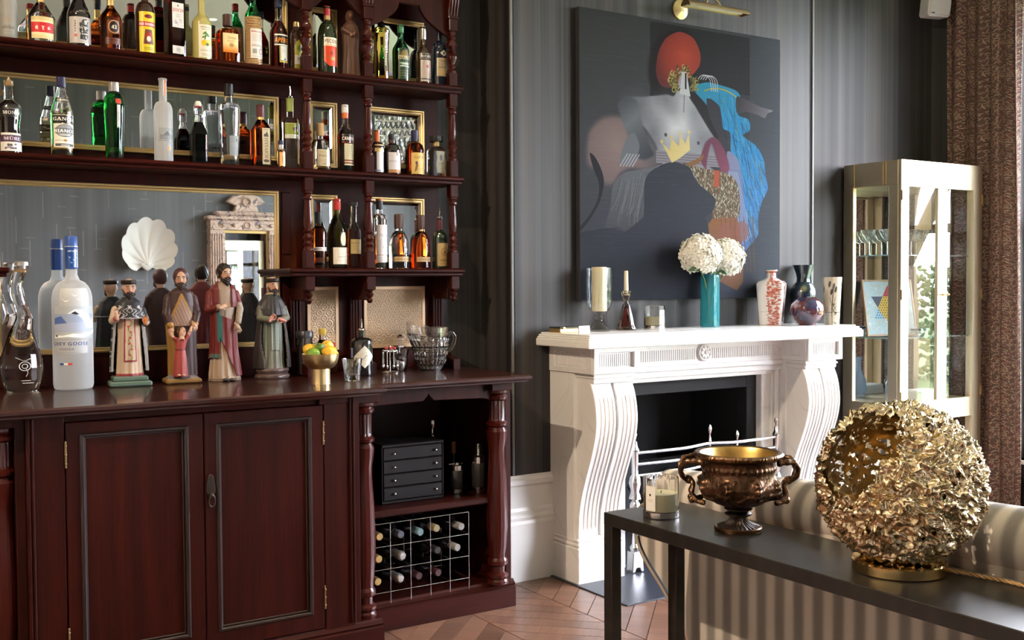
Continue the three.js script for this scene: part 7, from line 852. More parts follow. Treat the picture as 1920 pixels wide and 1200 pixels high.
{
  const pts = (k) => SHAPES[k].split(' ').map((s) => s.split(',').map(Number));
  const tex = canvasTex(1000, 1030, (c) => {
    const path = (k, close = true) => { const p = pts(k), n = p.length; c.beginPath(); c.moveTo(...p[0]); for (let i = 0; i < n; i++) { const a = p[(i + n - 1) % n], b = p[i], d = p[(i + 1) % n], e = p[(i + 2) % n]; c.bezierCurveTo(b[0] + (d[0] - a[0]) / 7, b[1] + (d[1] - a[1]) / 7, d[0] - (e[0] - b[0]) / 7, d[1] - (e[1] - b[1]) / 7, d[0], d[1]); } c.closePath(); };
    const sharp = (k) => { c.beginPath(); pts(k).forEach((q, i) => (i ? c.lineTo(...q) : c.moveTo(...q))); c.closePath(); };
    const grad = (x0, y0, x1, y1, ...st) => { const g = c.createLinearGradient(x0, y0, x1, y1); st.forEach(([o, v]) => g.addColorStop(o, v)); return g; };
    const rad = (x, y, r, ...st) => { const g = c.createRadialGradient(x, y, 0, x, y, r); st.forEach(([o, v]) => g.addColorStop(o, v)); return g; };
    const soft = (b, fn) => { c.save(); c.filter = `blur(${Math.max(2, b / 5)}px)`; fn(); c.restore(); };
    c.fillStyle = grad(0, 0, 200, 1030, [0, '#404244'], [0.5, '#45484e'], [1, '#3b3f4b']); c.fillRect(0, 0, 1000, 1030);
    c.fillStyle = grad(830, 0, 1000, 0, [0, '#3c4148'], [1, '#4a525c']); c.fillRect(830, 0, 170, 1030);
    c.fillStyle = grad(320, 0, 830, 300, [0, '#26272b'], [1, '#222226']); sharp('darkpanel'); c.fill();
    c.fillStyle = grad(560, 300, 830, 640, [0, '#2f3036'], [1, '#3f434c']); c.fillRect(560, 236, 270, 420);
    soft(40, () => { c.fillStyle = '#1d1718'; path('sunshadow'); c.fill(); });
    c.fillStyle = rad(490, 120, 150, [0, '#c04a30'], [0.55, '#a23c2c'], [1, '#6b2a28']); path('sun'); c.fill();
    soft(36, () => { c.fillStyle = rad(170, 470, 250, [0, '#95827f'], [0.55, '#7d6c6d'], [1, '#45454c']); path('guitar'); c.fill(); });
    c.fillStyle = '#26262c'; path('darktail'); c.fill();
    c.fillStyle = grad(0, 560, 0, 790, [0, '#666b72'], [1, '#474b50']); path('drape'); c.fill();
    reseed(14); c.lineWidth = 3; for (let i = 0; i < 40; i++) { c.strokeStyle = ['#7d8288', '#3c4046', '#989da2'][i % 3]; c.globalAlpha = 0.35; c.beginPath(); const x = rnd(150, 330); c.moveTo(x + 30, rnd(560, 620)); c.quadraticCurveTo(x + 10, 680, x + rnd(-30, 10), rnd(700, 780)); c.stroke(); } c.globalAlpha = 1;
    c.fillStyle = grad(360, 530, 660, 620, [0, '#b0b3bb'], [1, '#80848d']); soft(8, () => { path('cloth'); c.fill(); });
    soft(10, () => { c.fillStyle = grad(300, 270, 680, 520, [0, '#8a8e94'], [0.45, '#c2c5ca'], [1, '#a5a8af']); path('torso'); c.fill(); });
    c.save(); path('torso'); c.clip(); c.globalAlpha = 0.85; c.fillStyle = rad(450, 390, 130, [0, '#dfe1e4'], [1, 'rgba(223,225,228,0)']); c.fillRect(300, 260, 300, 260); c.restore();
    for (const [x, y, r, a] of [[340, 410, 90, 0.6], [570, 420, 90, 0.5], [470, 500, 110, 0.6], [640, 450, 80, 0.6], [250, 330, 90, 0.7], [440, 330, 60, 0.3], [330, 480, 80, 0.7], [540, 330, 70, 0.45], [400, 290, 70, 0.5]]) { c.globalAlpha = a; c.fillStyle = rad(x, y, r, [0, '#5c6068'], [1, 'rgba(92,96,104,0)']); c.fillRect(x - r, y - r, 2 * r, 2 * r); } c.globalAlpha = 1;
    for (const [x, y] of [[397, 420], [560, 440]]) { c.fillStyle = '#4c4a4e'; c.beginPath(); c.arc(x, y, 7, 0, 6.3); c.fill(); }
    c.strokeStyle = '#5d6067'; c.lineWidth = 3; c.beginPath(); c.moveTo(492, 190); c.lineTo(486, 330); c.stroke(); c.lineWidth = 9; c.strokeStyle = '#17171a'; c.beginPath(); c.moveTo(497, 190); c.lineTo(500, 240); c.stroke();
    soft(18, () => { c.fillStyle = grad(160, 280, 330, 500, [0, '#3c4148'], [0.45, '#747a81'], [1, '#3a3e45']); path('arm'); c.fill(); });
    c.fillStyle = '#737880'; path('hand'); c.fill(); c.strokeStyle = '#b5b8be'; c.lineWidth = 4; for (let i = 0; i < 5; i++) { c.beginPath(); c.moveTo(215 + i * 14, 500); c.lineTo(180 + i * 14, 548); c.stroke(); }
    c.fillStyle = '#8f8c94'; c.fillRect(350, 480, 480, 46); c.strokeStyle = '#5d5a64'; c.lineWidth = 2; for (let i = 0; i < 4; i++) { c.beginPath(); c.moveTo(350, 488 + i * 10); c.lineTo(830, 488 + i * 10); c.stroke(); }
    c.fillStyle = '#242226'; soft(10, () => { path('blackarm'); c.fill(); });
    c.fillStyle = grad(600, 240, 950, 800, [0, '#2a93b8'], [0.35, '#1f8fd0'], [0.7, '#3c86c4'], [1, '#4b6f9c']); path('wing'); c.fill();
    reseed(22); c.save(); path('wing'); c.clip(); for (let i = 0; i < 700; i++) { c.strokeStyle = ['#3f9cc4', '#174f78', '#78b8d0', '#233f5c', '#8f8a58', '#1d3c4a'][i % 6]; c.globalAlpha = 0.4; c.lineWidth = rnd(2, 6); const x = rnd(590, 960), y = rnd(240, 850); c.beginPath(); c.moveTo(x, y); c.quadraticCurveTo(x + rnd(-5, 15), y + 30, x + rnd(5, 30), y + rnd(30, 70)); c.stroke(); } c.restore(); c.globalAlpha = 1;
    c.strokeStyle = '#b9a748'; c.lineWidth = 5; c.beginPath(); c.moveTo(590, 240); c.quadraticCurveTo(680, 205, 760, 250); c.lineTo(860, 305); c.stroke();
    c.fillStyle = '#34343c'; path('wingdark'); c.fill(); c.fillStyle = grad(770, 290, 980, 350, [0, '#3c3a40'], [0.7, '#77727c'], [1, '#cfd0da']); path('sleeve'); c.fill();
    c.fillStyle = grad(700, 520, 850, 850, [0, '#8289a8'], [1, '#4a6ea8']); path('skirt2'); c.fill(); c.strokeStyle = '#a8b3cc'; c.lineWidth = 2.5; reseed(9); for (let i = 0; i < 9; i++) { c.beginPath(); c.moveTo(700 + i * 8, 540); c.bezierCurveTo(730 + i * 8, 640, 740 + i * 9, 720, 770 + i * 9, 840 - i * 6); c.stroke(); }
    soft(8, () => { c.fillStyle = grad(600, 430, 740, 560, [0, '#6d3a50'], [1, '#8a4a62']); path('maroon'); c.fill(); });
    c.fillStyle = '#6d6248'; path('seed'); c.fill(); c.save(); path('seed'); c.clip(); reseed(3); for (let i = 0; i < 1600; i++) { c.fillStyle = ['#b0aa98', '#5c5034', '#a0987f', '#7c4430', '#3c3628', '#c9c4b6'][Math.floor(rnd(0, 6))]; c.save(); c.translate(rnd(490, 850), rnd(500, 730)); c.rotate(rnd(0.8, 2.4)); c.beginPath(); c.ellipse(0, 0, 6.5, 1.8, 0, 0, 6.3); c.fill(); c.restore(); } c.restore();
    c.fillStyle = '#b5543a'; sharp('redbar'); c.fill();
    c.fillStyle = grad(640, 700, 860, 940, [0, '#8f6238'], [0.5, '#855244'], [1, '#71583a']); sharp('basket'); c.fill(); c.strokeStyle = '#6d4a2a'; c.lineWidth = 3; for (let i = 0; i < 8; i++) { c.beginPath(); c.moveTo(680 + i * 24, 712); c.quadraticCurveTo(670 + i * 26, 800, 720 + i * 20, 930); c.stroke(); } for (const [x, y] of [[700, 780], [790, 770]]) { c.fillStyle = '#8f5c4e'; c.globalAlpha = 0.7; c.beginPath(); c.ellipse(x, y, 34, 40, 0, 0, 6.3); c.fill(); c.globalAlpha = 1; }
    c.strokeStyle = '#8a8446'; reseed(33); c.lineWidth = 4; for (let i = 0; i < 70; i++) { const a = rnd(2.2, 7.2), r = rnd(40, 72); c.strokeStyle = ['#8a8446', '#4e4a24', '#b0a862'][i % 3]; c.beginPath(); c.arc(488 + Math.cos(a) * r * 1.0, 215 + Math.sin(a) * r * 0.8, 8, 0, 5); c.stroke(); }
    c.fillStyle = '#cdcfd4'; c.beginPath(); c.moveTo(466, 262); c.lineTo(478, 178); c.lineTo(500, 178); c.lineTo(520, 268); c.closePath(); c.fill(); c.fillStyle = '#17171a'; c.fillRect(492, 182, 8, 60);
    c.strokeStyle = '#d6d6da'; c.lineWidth = 3; for (let i = 0; i < 4; i++) { c.beginPath(); c.arc(590 + i * 12, 214, 34, 3.6, 5.9); c.lineTo(628 + i * 10, 238); c.stroke(); }
    c.fillStyle = '#30343f'; path('silh'); c.fill(); c.fillStyle = grad(0, 760, 0, 1030, [0, 'rgba(48,52,63,0)'], [0.3, '#333744']); c.fillRect(0, 860, 640, 170); sharp('silh'); c.fillStyle = '#30343f'; c.fill();
    c.fillStyle = grad(400, 420, 600, 520, [0, '#d9c075'], [0.5, '#e6d596'], [1, '#cdb060']); sharp('crown'); c.fill(); for (const i of [0, 2, 4, 6]) { const q = pts('crown')[i]; c.beginPath(); c.arc(q[0], q[1] - 4, 7, 0, 6.3); c.fill(); } c.fillStyle = '#8a6238'; c.beginPath(); c.moveTo(500, 520); c.quadraticCurveTo(560, 500, 590, 480); c.quadraticCurveTo(580, 520, 520, 530); c.fill();
    reseed(50); for (let i = 0; i < 1500; i++) { c.globalAlpha = 0.03; c.fillStyle = i % 2 ? '#fff' : '#000'; c.fillRect(rnd(0, 1000), rnd(0, 1030), rnd(10, 90), rnd(1, 3)); } c.globalAlpha = 1;
  });
  const t = thing('painting', 'large dark figurative painting with a red disc, blue wing and small gold crown', 'painting', [3.773, 2.0185, BR]), w = 1.366, h = 1.407;
  part(t, 'stretcher', bx(-w / 2, w / 2, -h / 2, h / 2, 0.004, 0.036, 0.003), std(lin(0.02, 0.02, 0.024), 0.8));
  const g = new THREE.PlaneGeometry(w - 0.004, h - 0.004); part(t, 'canvas', at(g, 0, 0, 0.0366), phy(lin(0.47, 0.47, 0.48), 0.7, { map: tex, specularIntensity: 0.2 }));
}
{ // brass picture light over the painting
  const t = thing('picture_light', 'brass picture light on the wall above the painting', 'picture light', [3.77, 2.79, BR]), half = Array.from({ length: 13 }, (_, i) => { const a = (i / 12) * Math.PI; return [Math.cos(a) * 0.032, Math.sin(a) * 0.03]; }), inn = half.map(([x, y]) => [x * 0.93, y * 0.93]).reverse();
  part(t, 'wall_plate', rot(revolve([[0, 0], [0.05, 0], [0.05, 0.006], [0.035, 0.014], [0.012, 0.02], [0, 0.022]], 32), Math.PI / 2, 0, 0).translate(-0.01, 0.01, 0.001), M.brass);
  const bronze = std(lin(0.3, 0.22, 0.13), 0.42, { metalness: 1 });
  part(t, 'shade', rot(extrude([...half, ...inn], 0.41), 0, Math.PI / 2, 0).translate(-0.115, -0.015, 0.16), bronze); part(t, 'end_cap', [-0.117, 0.293].map((x) => rot(extrude(half, 0.005), 0, Math.PI / 2, 0).translate(x, -0.015, 0.16)), M.brassDark); part(t, 'tube_lamp', rod([-0.09, -0.003, 0.16], [0.27, -0.003, 0.16], 0.009, 12), phy(lin(0.6, 0.6, 0.58), 0.3));
  for (const x of [0.03, 0.13]) part(t, 'arm', tube([[x, 0.012, 0.155], [x - (x > 0.1 ? 0.025 : -0.02), 0.05, 0.14], [0.07, 0.12, 0.09], [0.04, 0.12, 0.05], [0.0, 0.05, 0.025], [-0.01, 0.012, 0.015]], 0.005, 8, 30), M.brass);
}
{ // small white loudspeaker high in the corner
  const t = thing('loudspeaker', 'small white loudspeaker bracketed high in the room corner', 'loudspeaker', [5.985, 3.17, -4.3], -0.45), wh = phy(lin(0.62, 0.62, 0.64), 0.4); t.rotation.x = 0.12;
  part(t, 'case', box(0.15, 0.21, 0.13, 0, 0, 0, 0.012), wh); part(t, 'grille', box(0.132, 0.19, 0.006, 0, 0, 0.066, 0.004), phy(lin(0.45, 0.45, 0.47), 0.7)); part(t, 'bracket', [rod([0, 0, -0.06], [0.03, 0.03, -0.17], 0.01), box(0.05, 0.07, 0.01, 0.035, 0.03, -0.13, 0.003)], wh); part(t, 'badge', box(0.02, 0.006, 0.002, -0.045, -0.085, 0.07, 0.0005), M.dark);
}
// ---------------------------------------------------------------- brass display cabinet in the right alcove
{
  const x0 = 5.302, x1 = 6.085, zb = -4.45, zf = -4.03, top = 2.108;
  const br = std(lin(0.86, 0.74, 0.52), 0.42, { metalness: 1, roughnessMap: pixels(256, 256, (u, v) => { const k = 0.9 + 0.16 * tn(u, v, 90, 1.5, 3); return [k, k, k]; }, { srgb: false, rep: [2, 1] }) });
  const t = thing('display_cabinet', 'tall polished brass display cabinet with glass doors in the alcove', 'cabinet'), p = (n, g, m = br, l) => part(t, n, g, m, l);
  p('frame', [bx(x0, x1, 1.965, top, zb, zf - 0.022, 0.004), bx(x0, x0 + 0.03, 0.06, 1.965, zf - 0.09, zf - 0.022), bx(x0, x0 + 0.03, 0.06, 1.965, zb, -4.375), bx(x1 - 0.03, x1, 0.06, 1.965, zf - 0.09, zf - 0.022), bx(x1 - 0.03, x1, 0.06, 1.965, zb, -4.375), bx(x0, x0 + 0.03, 0.555, 0.67, -4.38, -4.09), bx(x1 - 0.03, x1, 0.555, 0.67, -4.38, -4.09), bx(x0, x1, 0.06, 0.14, zb, zf - 0.022, 0.004), bx(x0 + 0.01, x1 - 0.01, 0.645, 0.665, zb, zf - 0.03, 0.003)]);
  p('edge_strip', [x0 - 0.001].flatMap((x) => [-4.37, -4.16, -4.14].map((z) => bx(x - 0.002, x + 0.004, 1.965, top - 0.002, z - 0.003, z + 0.003, 0.001))), M.brass);
  p('mirror_back', bx(x0 + 0.03, x1 - 0.03, 0.14, 1.965, zb + 0.004, zb + 0.012, 0.001), M.mirror);
  p('side_pane', bx(x0 + 0.008, x0 + 0.013, 0.67, 1.965, -4.376, -4.095, 0.0005), M.pane); p('side_pane', bx(x1 - 0.013, x1 - 0.008, 0.67, 1.965, -4.376, -4.095, 0.0005), M.pane); p('side_pane', bx(x0 + 0.008, x0 + 0.013, 0.14, 0.555, -4.376, -4.095, 0.0005), M.pane);
  const mid = 5.69;
  for (const [a, b, ga, gb, s] of [[x0, mid - 0.001, 5.374, 5.645, 1], [mid + 0.001, x1, 5.737, 5.995, -1]]) {
    const sh = new THREE.Shape([[a, 0.062], [b, 0.062], [b, top], [a, top]].map((q) => new THREE.Vector2(...q))); for (const [y0, y1] of [[0.14, 0.565], [0.684, 1.953]]) sh.holes.push(new THREE.Path([[ga, y0], [ga, y1], [gb, y1], [gb, y0]].map((q) => new THREE.Vector2(...q))));
    const d = p('door', at(extrude(sh, 0.022, 0.002), 0, 0, zf - 0.022)); for (const [y0, y1] of [[0.14, 0.565], [0.684, 1.953]]) part(d, 'pane', bx(ga - 0.005, gb + 0.005, y0 - 0.005, y1 + 0.005, zf - 0.014, zf - 0.01, 0.0005), M.pane);
    for (const y of [1.9, 1.32, 0.72]) part(d, 'hinge', rod([s > 0 ? a + 0.003 : b - 0.003, y - 0.03, zf + 0.003], [s > 0 ? a + 0.003 : b - 0.003, y + 0.03, zf + 0.003], 0.005, 8), M.brassDark);
    part(d, 'knob', [ball(0.009, mid - s * 0.022, 1.318, zf + 0.022, 1, 12), rod([mid - s * 0.022, 1.318, zf], [mid - s * 0.022, 1.318, zf + 0.02], 0.004), ball(0.005, mid - s * 0.022, 1.318, zf + 0.032, 1, 8)], M.brass);
  }
  const shelfG = phy(lin(0.75, 0.9, 0.92), 0.02, { transmission: 0.85, thickness: 0 }); for (const y of [1.557, 1.062]) p('glass_shelf', bx(x0 + 0.03, x1 - 0.03, y - 0.008, y, zb + 0.014, -4.1, 0.002), shelfG);
  p('leg', [bx(x0 + 0.01, x0 + 0.05, 0, 0.062, -4.1, -4.06), bx(x1 - 0.05, x1 - 0.01, 0, 0.062, -4.1, -4.06), bx(x0 + 0.01, x0 + 0.05, 0, 0.062, zb, -4.4), bx(x1 - 0.05, x1 - 0.01, 0, 0.062, zb, -4.4)]);
  const gl = (i) => `${['first', 'second', 'third', 'fourth', 'fifth', 'sixth'][i % 6]} stemmed cocktail glass from the left in the ${i < 6 ? 'back' : 'front'} row of the top cabinet shelf`;
  const coupe = (x, z, i) => { const c = thing('cocktail_glass', gl(i), 'glass', [x, 1.5575, z], 0, 'stemmed glasses on the top cabinet shelf'); part(c, 'bowl', revolve([[0.003, 0.085], [0.02, 0.095], [0.04, 0.125], [0.05, 0.155], [0.049, 0.155], [0.038, 0.126], [0.018, 0.097], [0, 0.088], [0, 0.084], [0.003, 0.085]], 28), M.crystal); part(c, 'stem', revolve([[0, 0], [0.034, 0], [0.034, 0.002], [0.006, 0.006], [0.0035, 0.02], [0.0035, 0.08], [0.003, 0.083], [0, 0.0835]], 24), M.crystal); return c; };
  let first, k = 0; for (const z of [-4.33, -4.2]) for (let i = 0; i < 6; i++, k++) { const x = 5.395 + i * 0.112; if (!first) first = coupe(x, z, k); else copyOf(first, gl(k), [x, 1.5575, z]); }
  // game board with a star of coloured triangles
  const bt = canvasTex(512, 512, (c) => { c.fillStyle = '#a9c4c8'; c.fillRect(0, 0, 512, 512); reseed(2); for (let i = 0; i < 420; i++) { c.globalAlpha = 0.4; c.fillStyle = ['#d8d2a0', '#9cb8c8', '#c99a90', '#8fae8c', '#e0e4e2'][i % 5]; c.beginPath(); c.ellipse(rnd(0, 512), rnd(0, 512), rnd(4, 22), rnd(3, 9), rnd(0, 3), 0, 6.3); c.fill(); } c.globalAlpha = 1; const P3 = (k, r) => [256 + Math.sin(k) * r, 256 - Math.cos(k) * r], tri = (k, col) => PG(c, [P3(k, 220), P3(k - 0.5236, 127), P3(k + 0.5236, 127)], col); ['#b8303a', '#b8303a', '#8fc0d8', '#e9e6dc', '#8fc0d8', '#3c4a66'].forEach((q, i) => tri(i * 1.0472, q)); PG(c, Array.from({ length: 6 }, (_, i) => P3(0.5236 + i * 1.0472, 127)), '#d3b43a'); c.fillStyle = '#14120f'; for (let j = -8; j <= 8; j++) for (let i = -12; i <= 12; i++) { const x = 256 + (i + (j & 1 ? 0.5 : 0)) * 27, y = 256 + j * 24; const r = Math.hypot(x - 256, y - 256), a = Math.atan2(x - 256, 256 - y); const m = ((a + 0.5236 + 12.566) % 1.0472) - 0.5236; if (r < 127 || r * Math.cos(m) < 215 && Math.abs(r * Math.sin(m)) < (220 - r * Math.cos(m)) * 0.6) { c.beginPath(); c.arc(x, y, 6, 0, 6.3); c.fill(); } } });
  const b = thing('game_board', 'square star game board with coloured triangles leaning in the cabinet', 'board game', [5.5, 1.07, -4.24], -0.3); const tilt = new THREE.Group(); b.rotation.order = 'YXZ'; b.rotation.x = -0.2;
  part(b, 'board', bx(-0.17, 0.17, 0, 0.34, -0.006, 0.006, 0.002), std(lin(0.02, 0.015, 0.012), 0.7)); part(b, 'frame', at(ring(0.35, 0.35, 0.326, 0.326, 0.016, 0.002), 0, 0.17, -0.007), std(lin(0.2, 0.13, 0.06), 0.5)); const bp = new THREE.PlaneGeometry(0.326, 0.326); part(b, 'printed_face', at(bp, 0, 0.17, 0.0066), phy(lin(0.5, 0.5, 0.5), 0.5, { map: bt, specularIntensity: 0.4 }));
  const bo = thing('serving_bowl', 'shallow pale bowl on the middle cabinet shelf', 'bowl', [5.7, 1.0625, -4.23]); part(bo, 'bowl', revolve([[0, 0], [0.03, 0], [0.034, 0.004], [0.075, 0.035], [0.083, 0.045], [0.08, 0.045], [0.07, 0.034], [0.03, 0.009], [0, 0.008]], 36), phy(lin(0.55, 0.53, 0.5), 0.25, { clearcoat: 0.5 })); part(bo, 'glaze_band', revolve([[0.0755, 0.034], [0.0838, 0.0455], [0.0815, 0.046]], 36), paint(0.05, 0.06, 0.09));
  const tb = thing('white_box', 'white lidded box on the bottom of the glass cabinet', 'box', [5.78, 0.6655, -4.22]); part(tb, 'case', bx(-0.1, 0.1, 0, 0.045, -0.06, 0.06, 0.004), C.white); part(tb, 'lid', bx(-0.102, 0.102, 0.045, 0.06, -0.062, 0.062, 0.004), C.white);
  const vs = thing('glass_vase', 'pale blue glass vase at the bottom left of the cabinet', 'vase', [5.6, 0.6655, -4.3]); part(vs, 'glass', revolve([[0, 0], [0.04, 0], [0.055, 0.04], [0.05, 0.1], [0.02, 0.17], [0.018, 0.22], [0.03, 0.25], [0.028, 0.25], [0.015, 0.22], [0.017, 0.17], [0.046, 0.1], [0.05, 0.04], [0, 0.006]], 36), phy(lin(0.6, 0.7, 0.78), 0.1, { transmission: 0.6, thickness: 0 })); part(vs, 'foot_ring', revolve([[0.038, 0], [0.043, 0.001], [0.042, 0.006]], 32), phy(lin(0.6, 0.7, 0.78), 0.1));
}
// ---------------------------------------------------------------- console table and what stands on it
const TY = 0.75;
{
  const mt = phy(0xffffff, 0.3, { metalness: 0.3, map: pixels(256, 256, (u, v) => { const k = 0.17 + 0.03 * tn(u, v, 3, 30, 1) + 0.025 * tn(u, v, 8, 8, 4); return [k * 1.03, k * 0.98, k * 0.93]; }, { rep: [1.2, 1.2] }) });
  const t = thing('console_table', 'long dark bronze metal console table behind the striped sofa', 'table'), x0 = 1.86, x1 = 2.135, z0 = -2.405, z1 = -0.75;
  part(t, 'top', bx(x0, x1, TY - 0.036, TY, z0, z1, 0.002, 2), mt);
  for (const z of [z0, z1 - 0.036]) for (const x of [x0, x1 - 0.036]) part(t, 'leg', bx(x, x + 0.036, 0.003, TY - 0.036, z, z + 0.036, 0.002), mt);
  part(t, 'stretcher', bx(x0, x1, 0.0005, 0.03, z0 + 0.002, z0 + 0.034, 0.002), mt); part(t, 'stretcher', bx(x0, x1, 0.0005, 0.03, z1 - 0.034, z1 - 0.002, 0.002), mt);
}
candleJar('jar_candle', 'glass jar candle with a white label at the near end of the console table', [1.957, TY + 0.0005, -2.27], 0.0492, 0.111, 0.6, -1.35);
{ // bronze urn after the antique: relief masks, twisted vine handles
  const t = thing('bronze_urn', 'bronze two handled urn with relief masks and gold lining on the console table', 'urn', [2.015, TY + 0.0005, -2.03], -0.66);
  const bz = std(lin(0.12, 0.066, 0.038), 0.36, { metalness: 0.9, roughnessMap: pixels(128, 128, (u, v) => { const k = 0.85 + 0.5 * tn(u, v, 16, 16, 3); return [k, k, k]; }, { srgb: false }) }), bzd = std(lin(0.06, 0.045, 0.036), 0.45, { metalness: 0.85 }), bzl = std(lin(0.22, 0.125, 0.065), 0.28, { metalness: 1 });
  part(t, 'base', revolve([[0, 0], [0.061, 0], [0.0625, 0.003], [0.0625, 0.013], [0.059, 0.016], [0.054, 0.015]], 48), bzl);
  part(t, 'foot', revolve([[0.056, 0.014], [0.05, 0.018], [0.036, 0.024], [0.026, 0.034], [0.022, 0.045], [0.0215, 0.05]], 96, { mod: (a, y) => 1 + 0.045 * Math.sin(a * 28), crease: 0.5 }), bzd);
  part(t, 'stem', revolve([[0.021, 0.049], [0.027, 0.051], [0.033, 0.056], [0.034, 0.061], [0.028, 0.066], [0.024, 0.068], [0.03, 0.071], [0.036, 0.075], [0.037, 0.079], [0.03, 0.082]], 64, { mod: (a, y) => (y > 0.052 && y < 0.064 ? 1 + 0.05 * Math.abs(Math.sin(a * 14)) : 1) }), bzd);
  const prof_ = (y) => { const q = [[0.08, 0.03], [0.084, 0.045], [0.092, 0.066], [0.105, 0.086], [0.118, 0.096], [0.13, 0.099], [0.15, 0.097], [0.17, 0.096], [0.183, 0.1], [0.19, 0.105]]; for (let i = 1; i < q.length; i++) if (y <= q[i][0]) return lerp(q[i - 1][1], q[i][1], smooth(0, 1, (y - q[i - 1][0]) / (q[i][0] - q[i - 1][0])) * 0.5 + 0.5 * ((y - q[i - 1][0]) / (q[i][0] - q[i - 1][0]))); return 0.105; };
  const wrap = (d) => Math.atan2(Math.sin(d), Math.cos(d)), masks = [0, 1, 2, 3, 4, 5, 6, 7].map((i) => (i / 8) * 6.283 + 0.39);
  const relief = (a, y) => { let h = 0; for (const [k, m] of masks.entries()) { const u = wrap(a - m) * 0.095, v = y - 0.128, g = (cx, cy, sx, sy, w) => w * Math.exp(-(((u - cx) / sx) ** 2 + ((v - cy) / sy) ** 2)); h += g(0, 0, 0.014, 0.017, 0.013) + g(0, -0.002, 0.003, 0.006, 0.005) + g(-0.006, 0.005, 0.0028, 0.002, -0.004) + g(0.006, 0.005, 0.0028, 0.002, -0.004) + g(0, -0.0085, 0.005, 0.0018, -0.003) + g(0, 0.014, 0.015, 0.006, 0.006) * (1 + 0.4 * Math.sin(u * 900)) + g(0, -0.02, 0.01, 0.011, 0.008) * (1 + 0.45 * Math.sin(u * 1100 + v * 300)); } h += 0.0045 * Math.exp(-(((y - 0.107 - 0.006 * Math.sin(a * 8)) / 0.005) ** 2)); h += 0.0022 * Math.max(0, fbm(Math.sin(a) * 9, y * 95, Math.cos(a) * 9, 3)) * (y > 0.088 && y < 0.178 ? 1 : 0); h += 0.004 * Math.exp(-(((y - 0.17) / 0.0055) ** 2)) * (1 + 0.3 * Math.sin(a * 40)); return h; };
  const NA = 300, NY = 74, P = [], U = [], I = []; for (let j = 0; j <= NY; j++) { const y = lerp(0.08, 0.19, j / NY); for (let i = 0; i <= NA; i++) { const a = (i / NA) * 6.2832, r = prof_(y) + relief(a, y) - 0.003; P.push(Math.sin(a) * r, y, Math.cos(a) * r); U.push((i / NA) * 4, y * 8); } } for (let j = 0; j < NY; j++) for (let i = 0; i < NA; i++) { const a = j * (NA + 1) + i; I.push(a, a + 1, a + NA + 2, a, a + NA + 2, a + NA + 1); }
  const g = new THREE.BufferGeometry(); g.setAttribute('position', new THREE.Float32BufferAttribute(P, 3)); g.setAttribute('uv', new THREE.Float32BufferAttribute(U, 2)); g.setIndex(I); g.computeVertexNormals(); part(t, 'bowl', g, bz);
  part(t, 'rim', revolve([[0.1, 0.187], [0.108, 0.19], [0.1145, 0.196], [0.116, 0.201], [0.112, 0.206], [0.105, 0.207], [0.099, 0.204]], 160, { mod: (a, y) => (y > 0.19 && y < 0.203 ? 1 + 0.012 * Math.sin(a * 90) : 1), crease: 0.8 }), bzl); part(t, 'lining', revolve([[0.1, 0.2045], [0.093, 0.19], [0.088, 0.15], [0.07, 0.1], [0, 0.09]], 48), std(lin(0.75, 0.5, 0.16), 0.32, { metalness: 1 }), 'gold lining');
  const settle = (y) => (y < 0.08 ? y * 0.74 : y < 0.19 ? 0.0592 + ((y - 0.08) / 0.11) * 0.1308 : y);
  for (const s of [-1, 1]) { const h = part(t, 'handle', [-1, 1].map((q) => tube([[s * 0.094, 0.185, q * 0.05], [s * 0.12, 0.187, q * 0.042], [s * 0.142, 0.182, q * 0.03], [s * 0.15, 0.162, q * 0.018], [s * 0.14, 0.145, q * 0.008], [s * 0.124, 0.142, q * 0.0], [s * 0.118, 0.13, -q * 0.01], [s * 0.122, 0.112, -q * 0.018], [s * 0.11, 0.098, -q * 0.026], [s * 0.09, 0.096, -q * 0.036]], 0.0075, 10, 50, false, (k) => 1 - 0.25 * k + 0.12 * Math.sin(k * 60))), bz); part(h, 'handle_knot', [ball(0.012, s * 0.128, 0.141, 0, 0.8, 14), ball(0.01, s * 0.121, 0.1, 0.016, 0.9, 12), ball(0.01, s * 0.121, 0.1, -0.016, 0.9, 12)], bzl); }
  t.traverse((o) => { if (o.isMesh) { const p = o.geometry.attributes.position; for (let i = 0; i < p.count; i++) p.setY(i, settle(p.getY(i))); } });
}
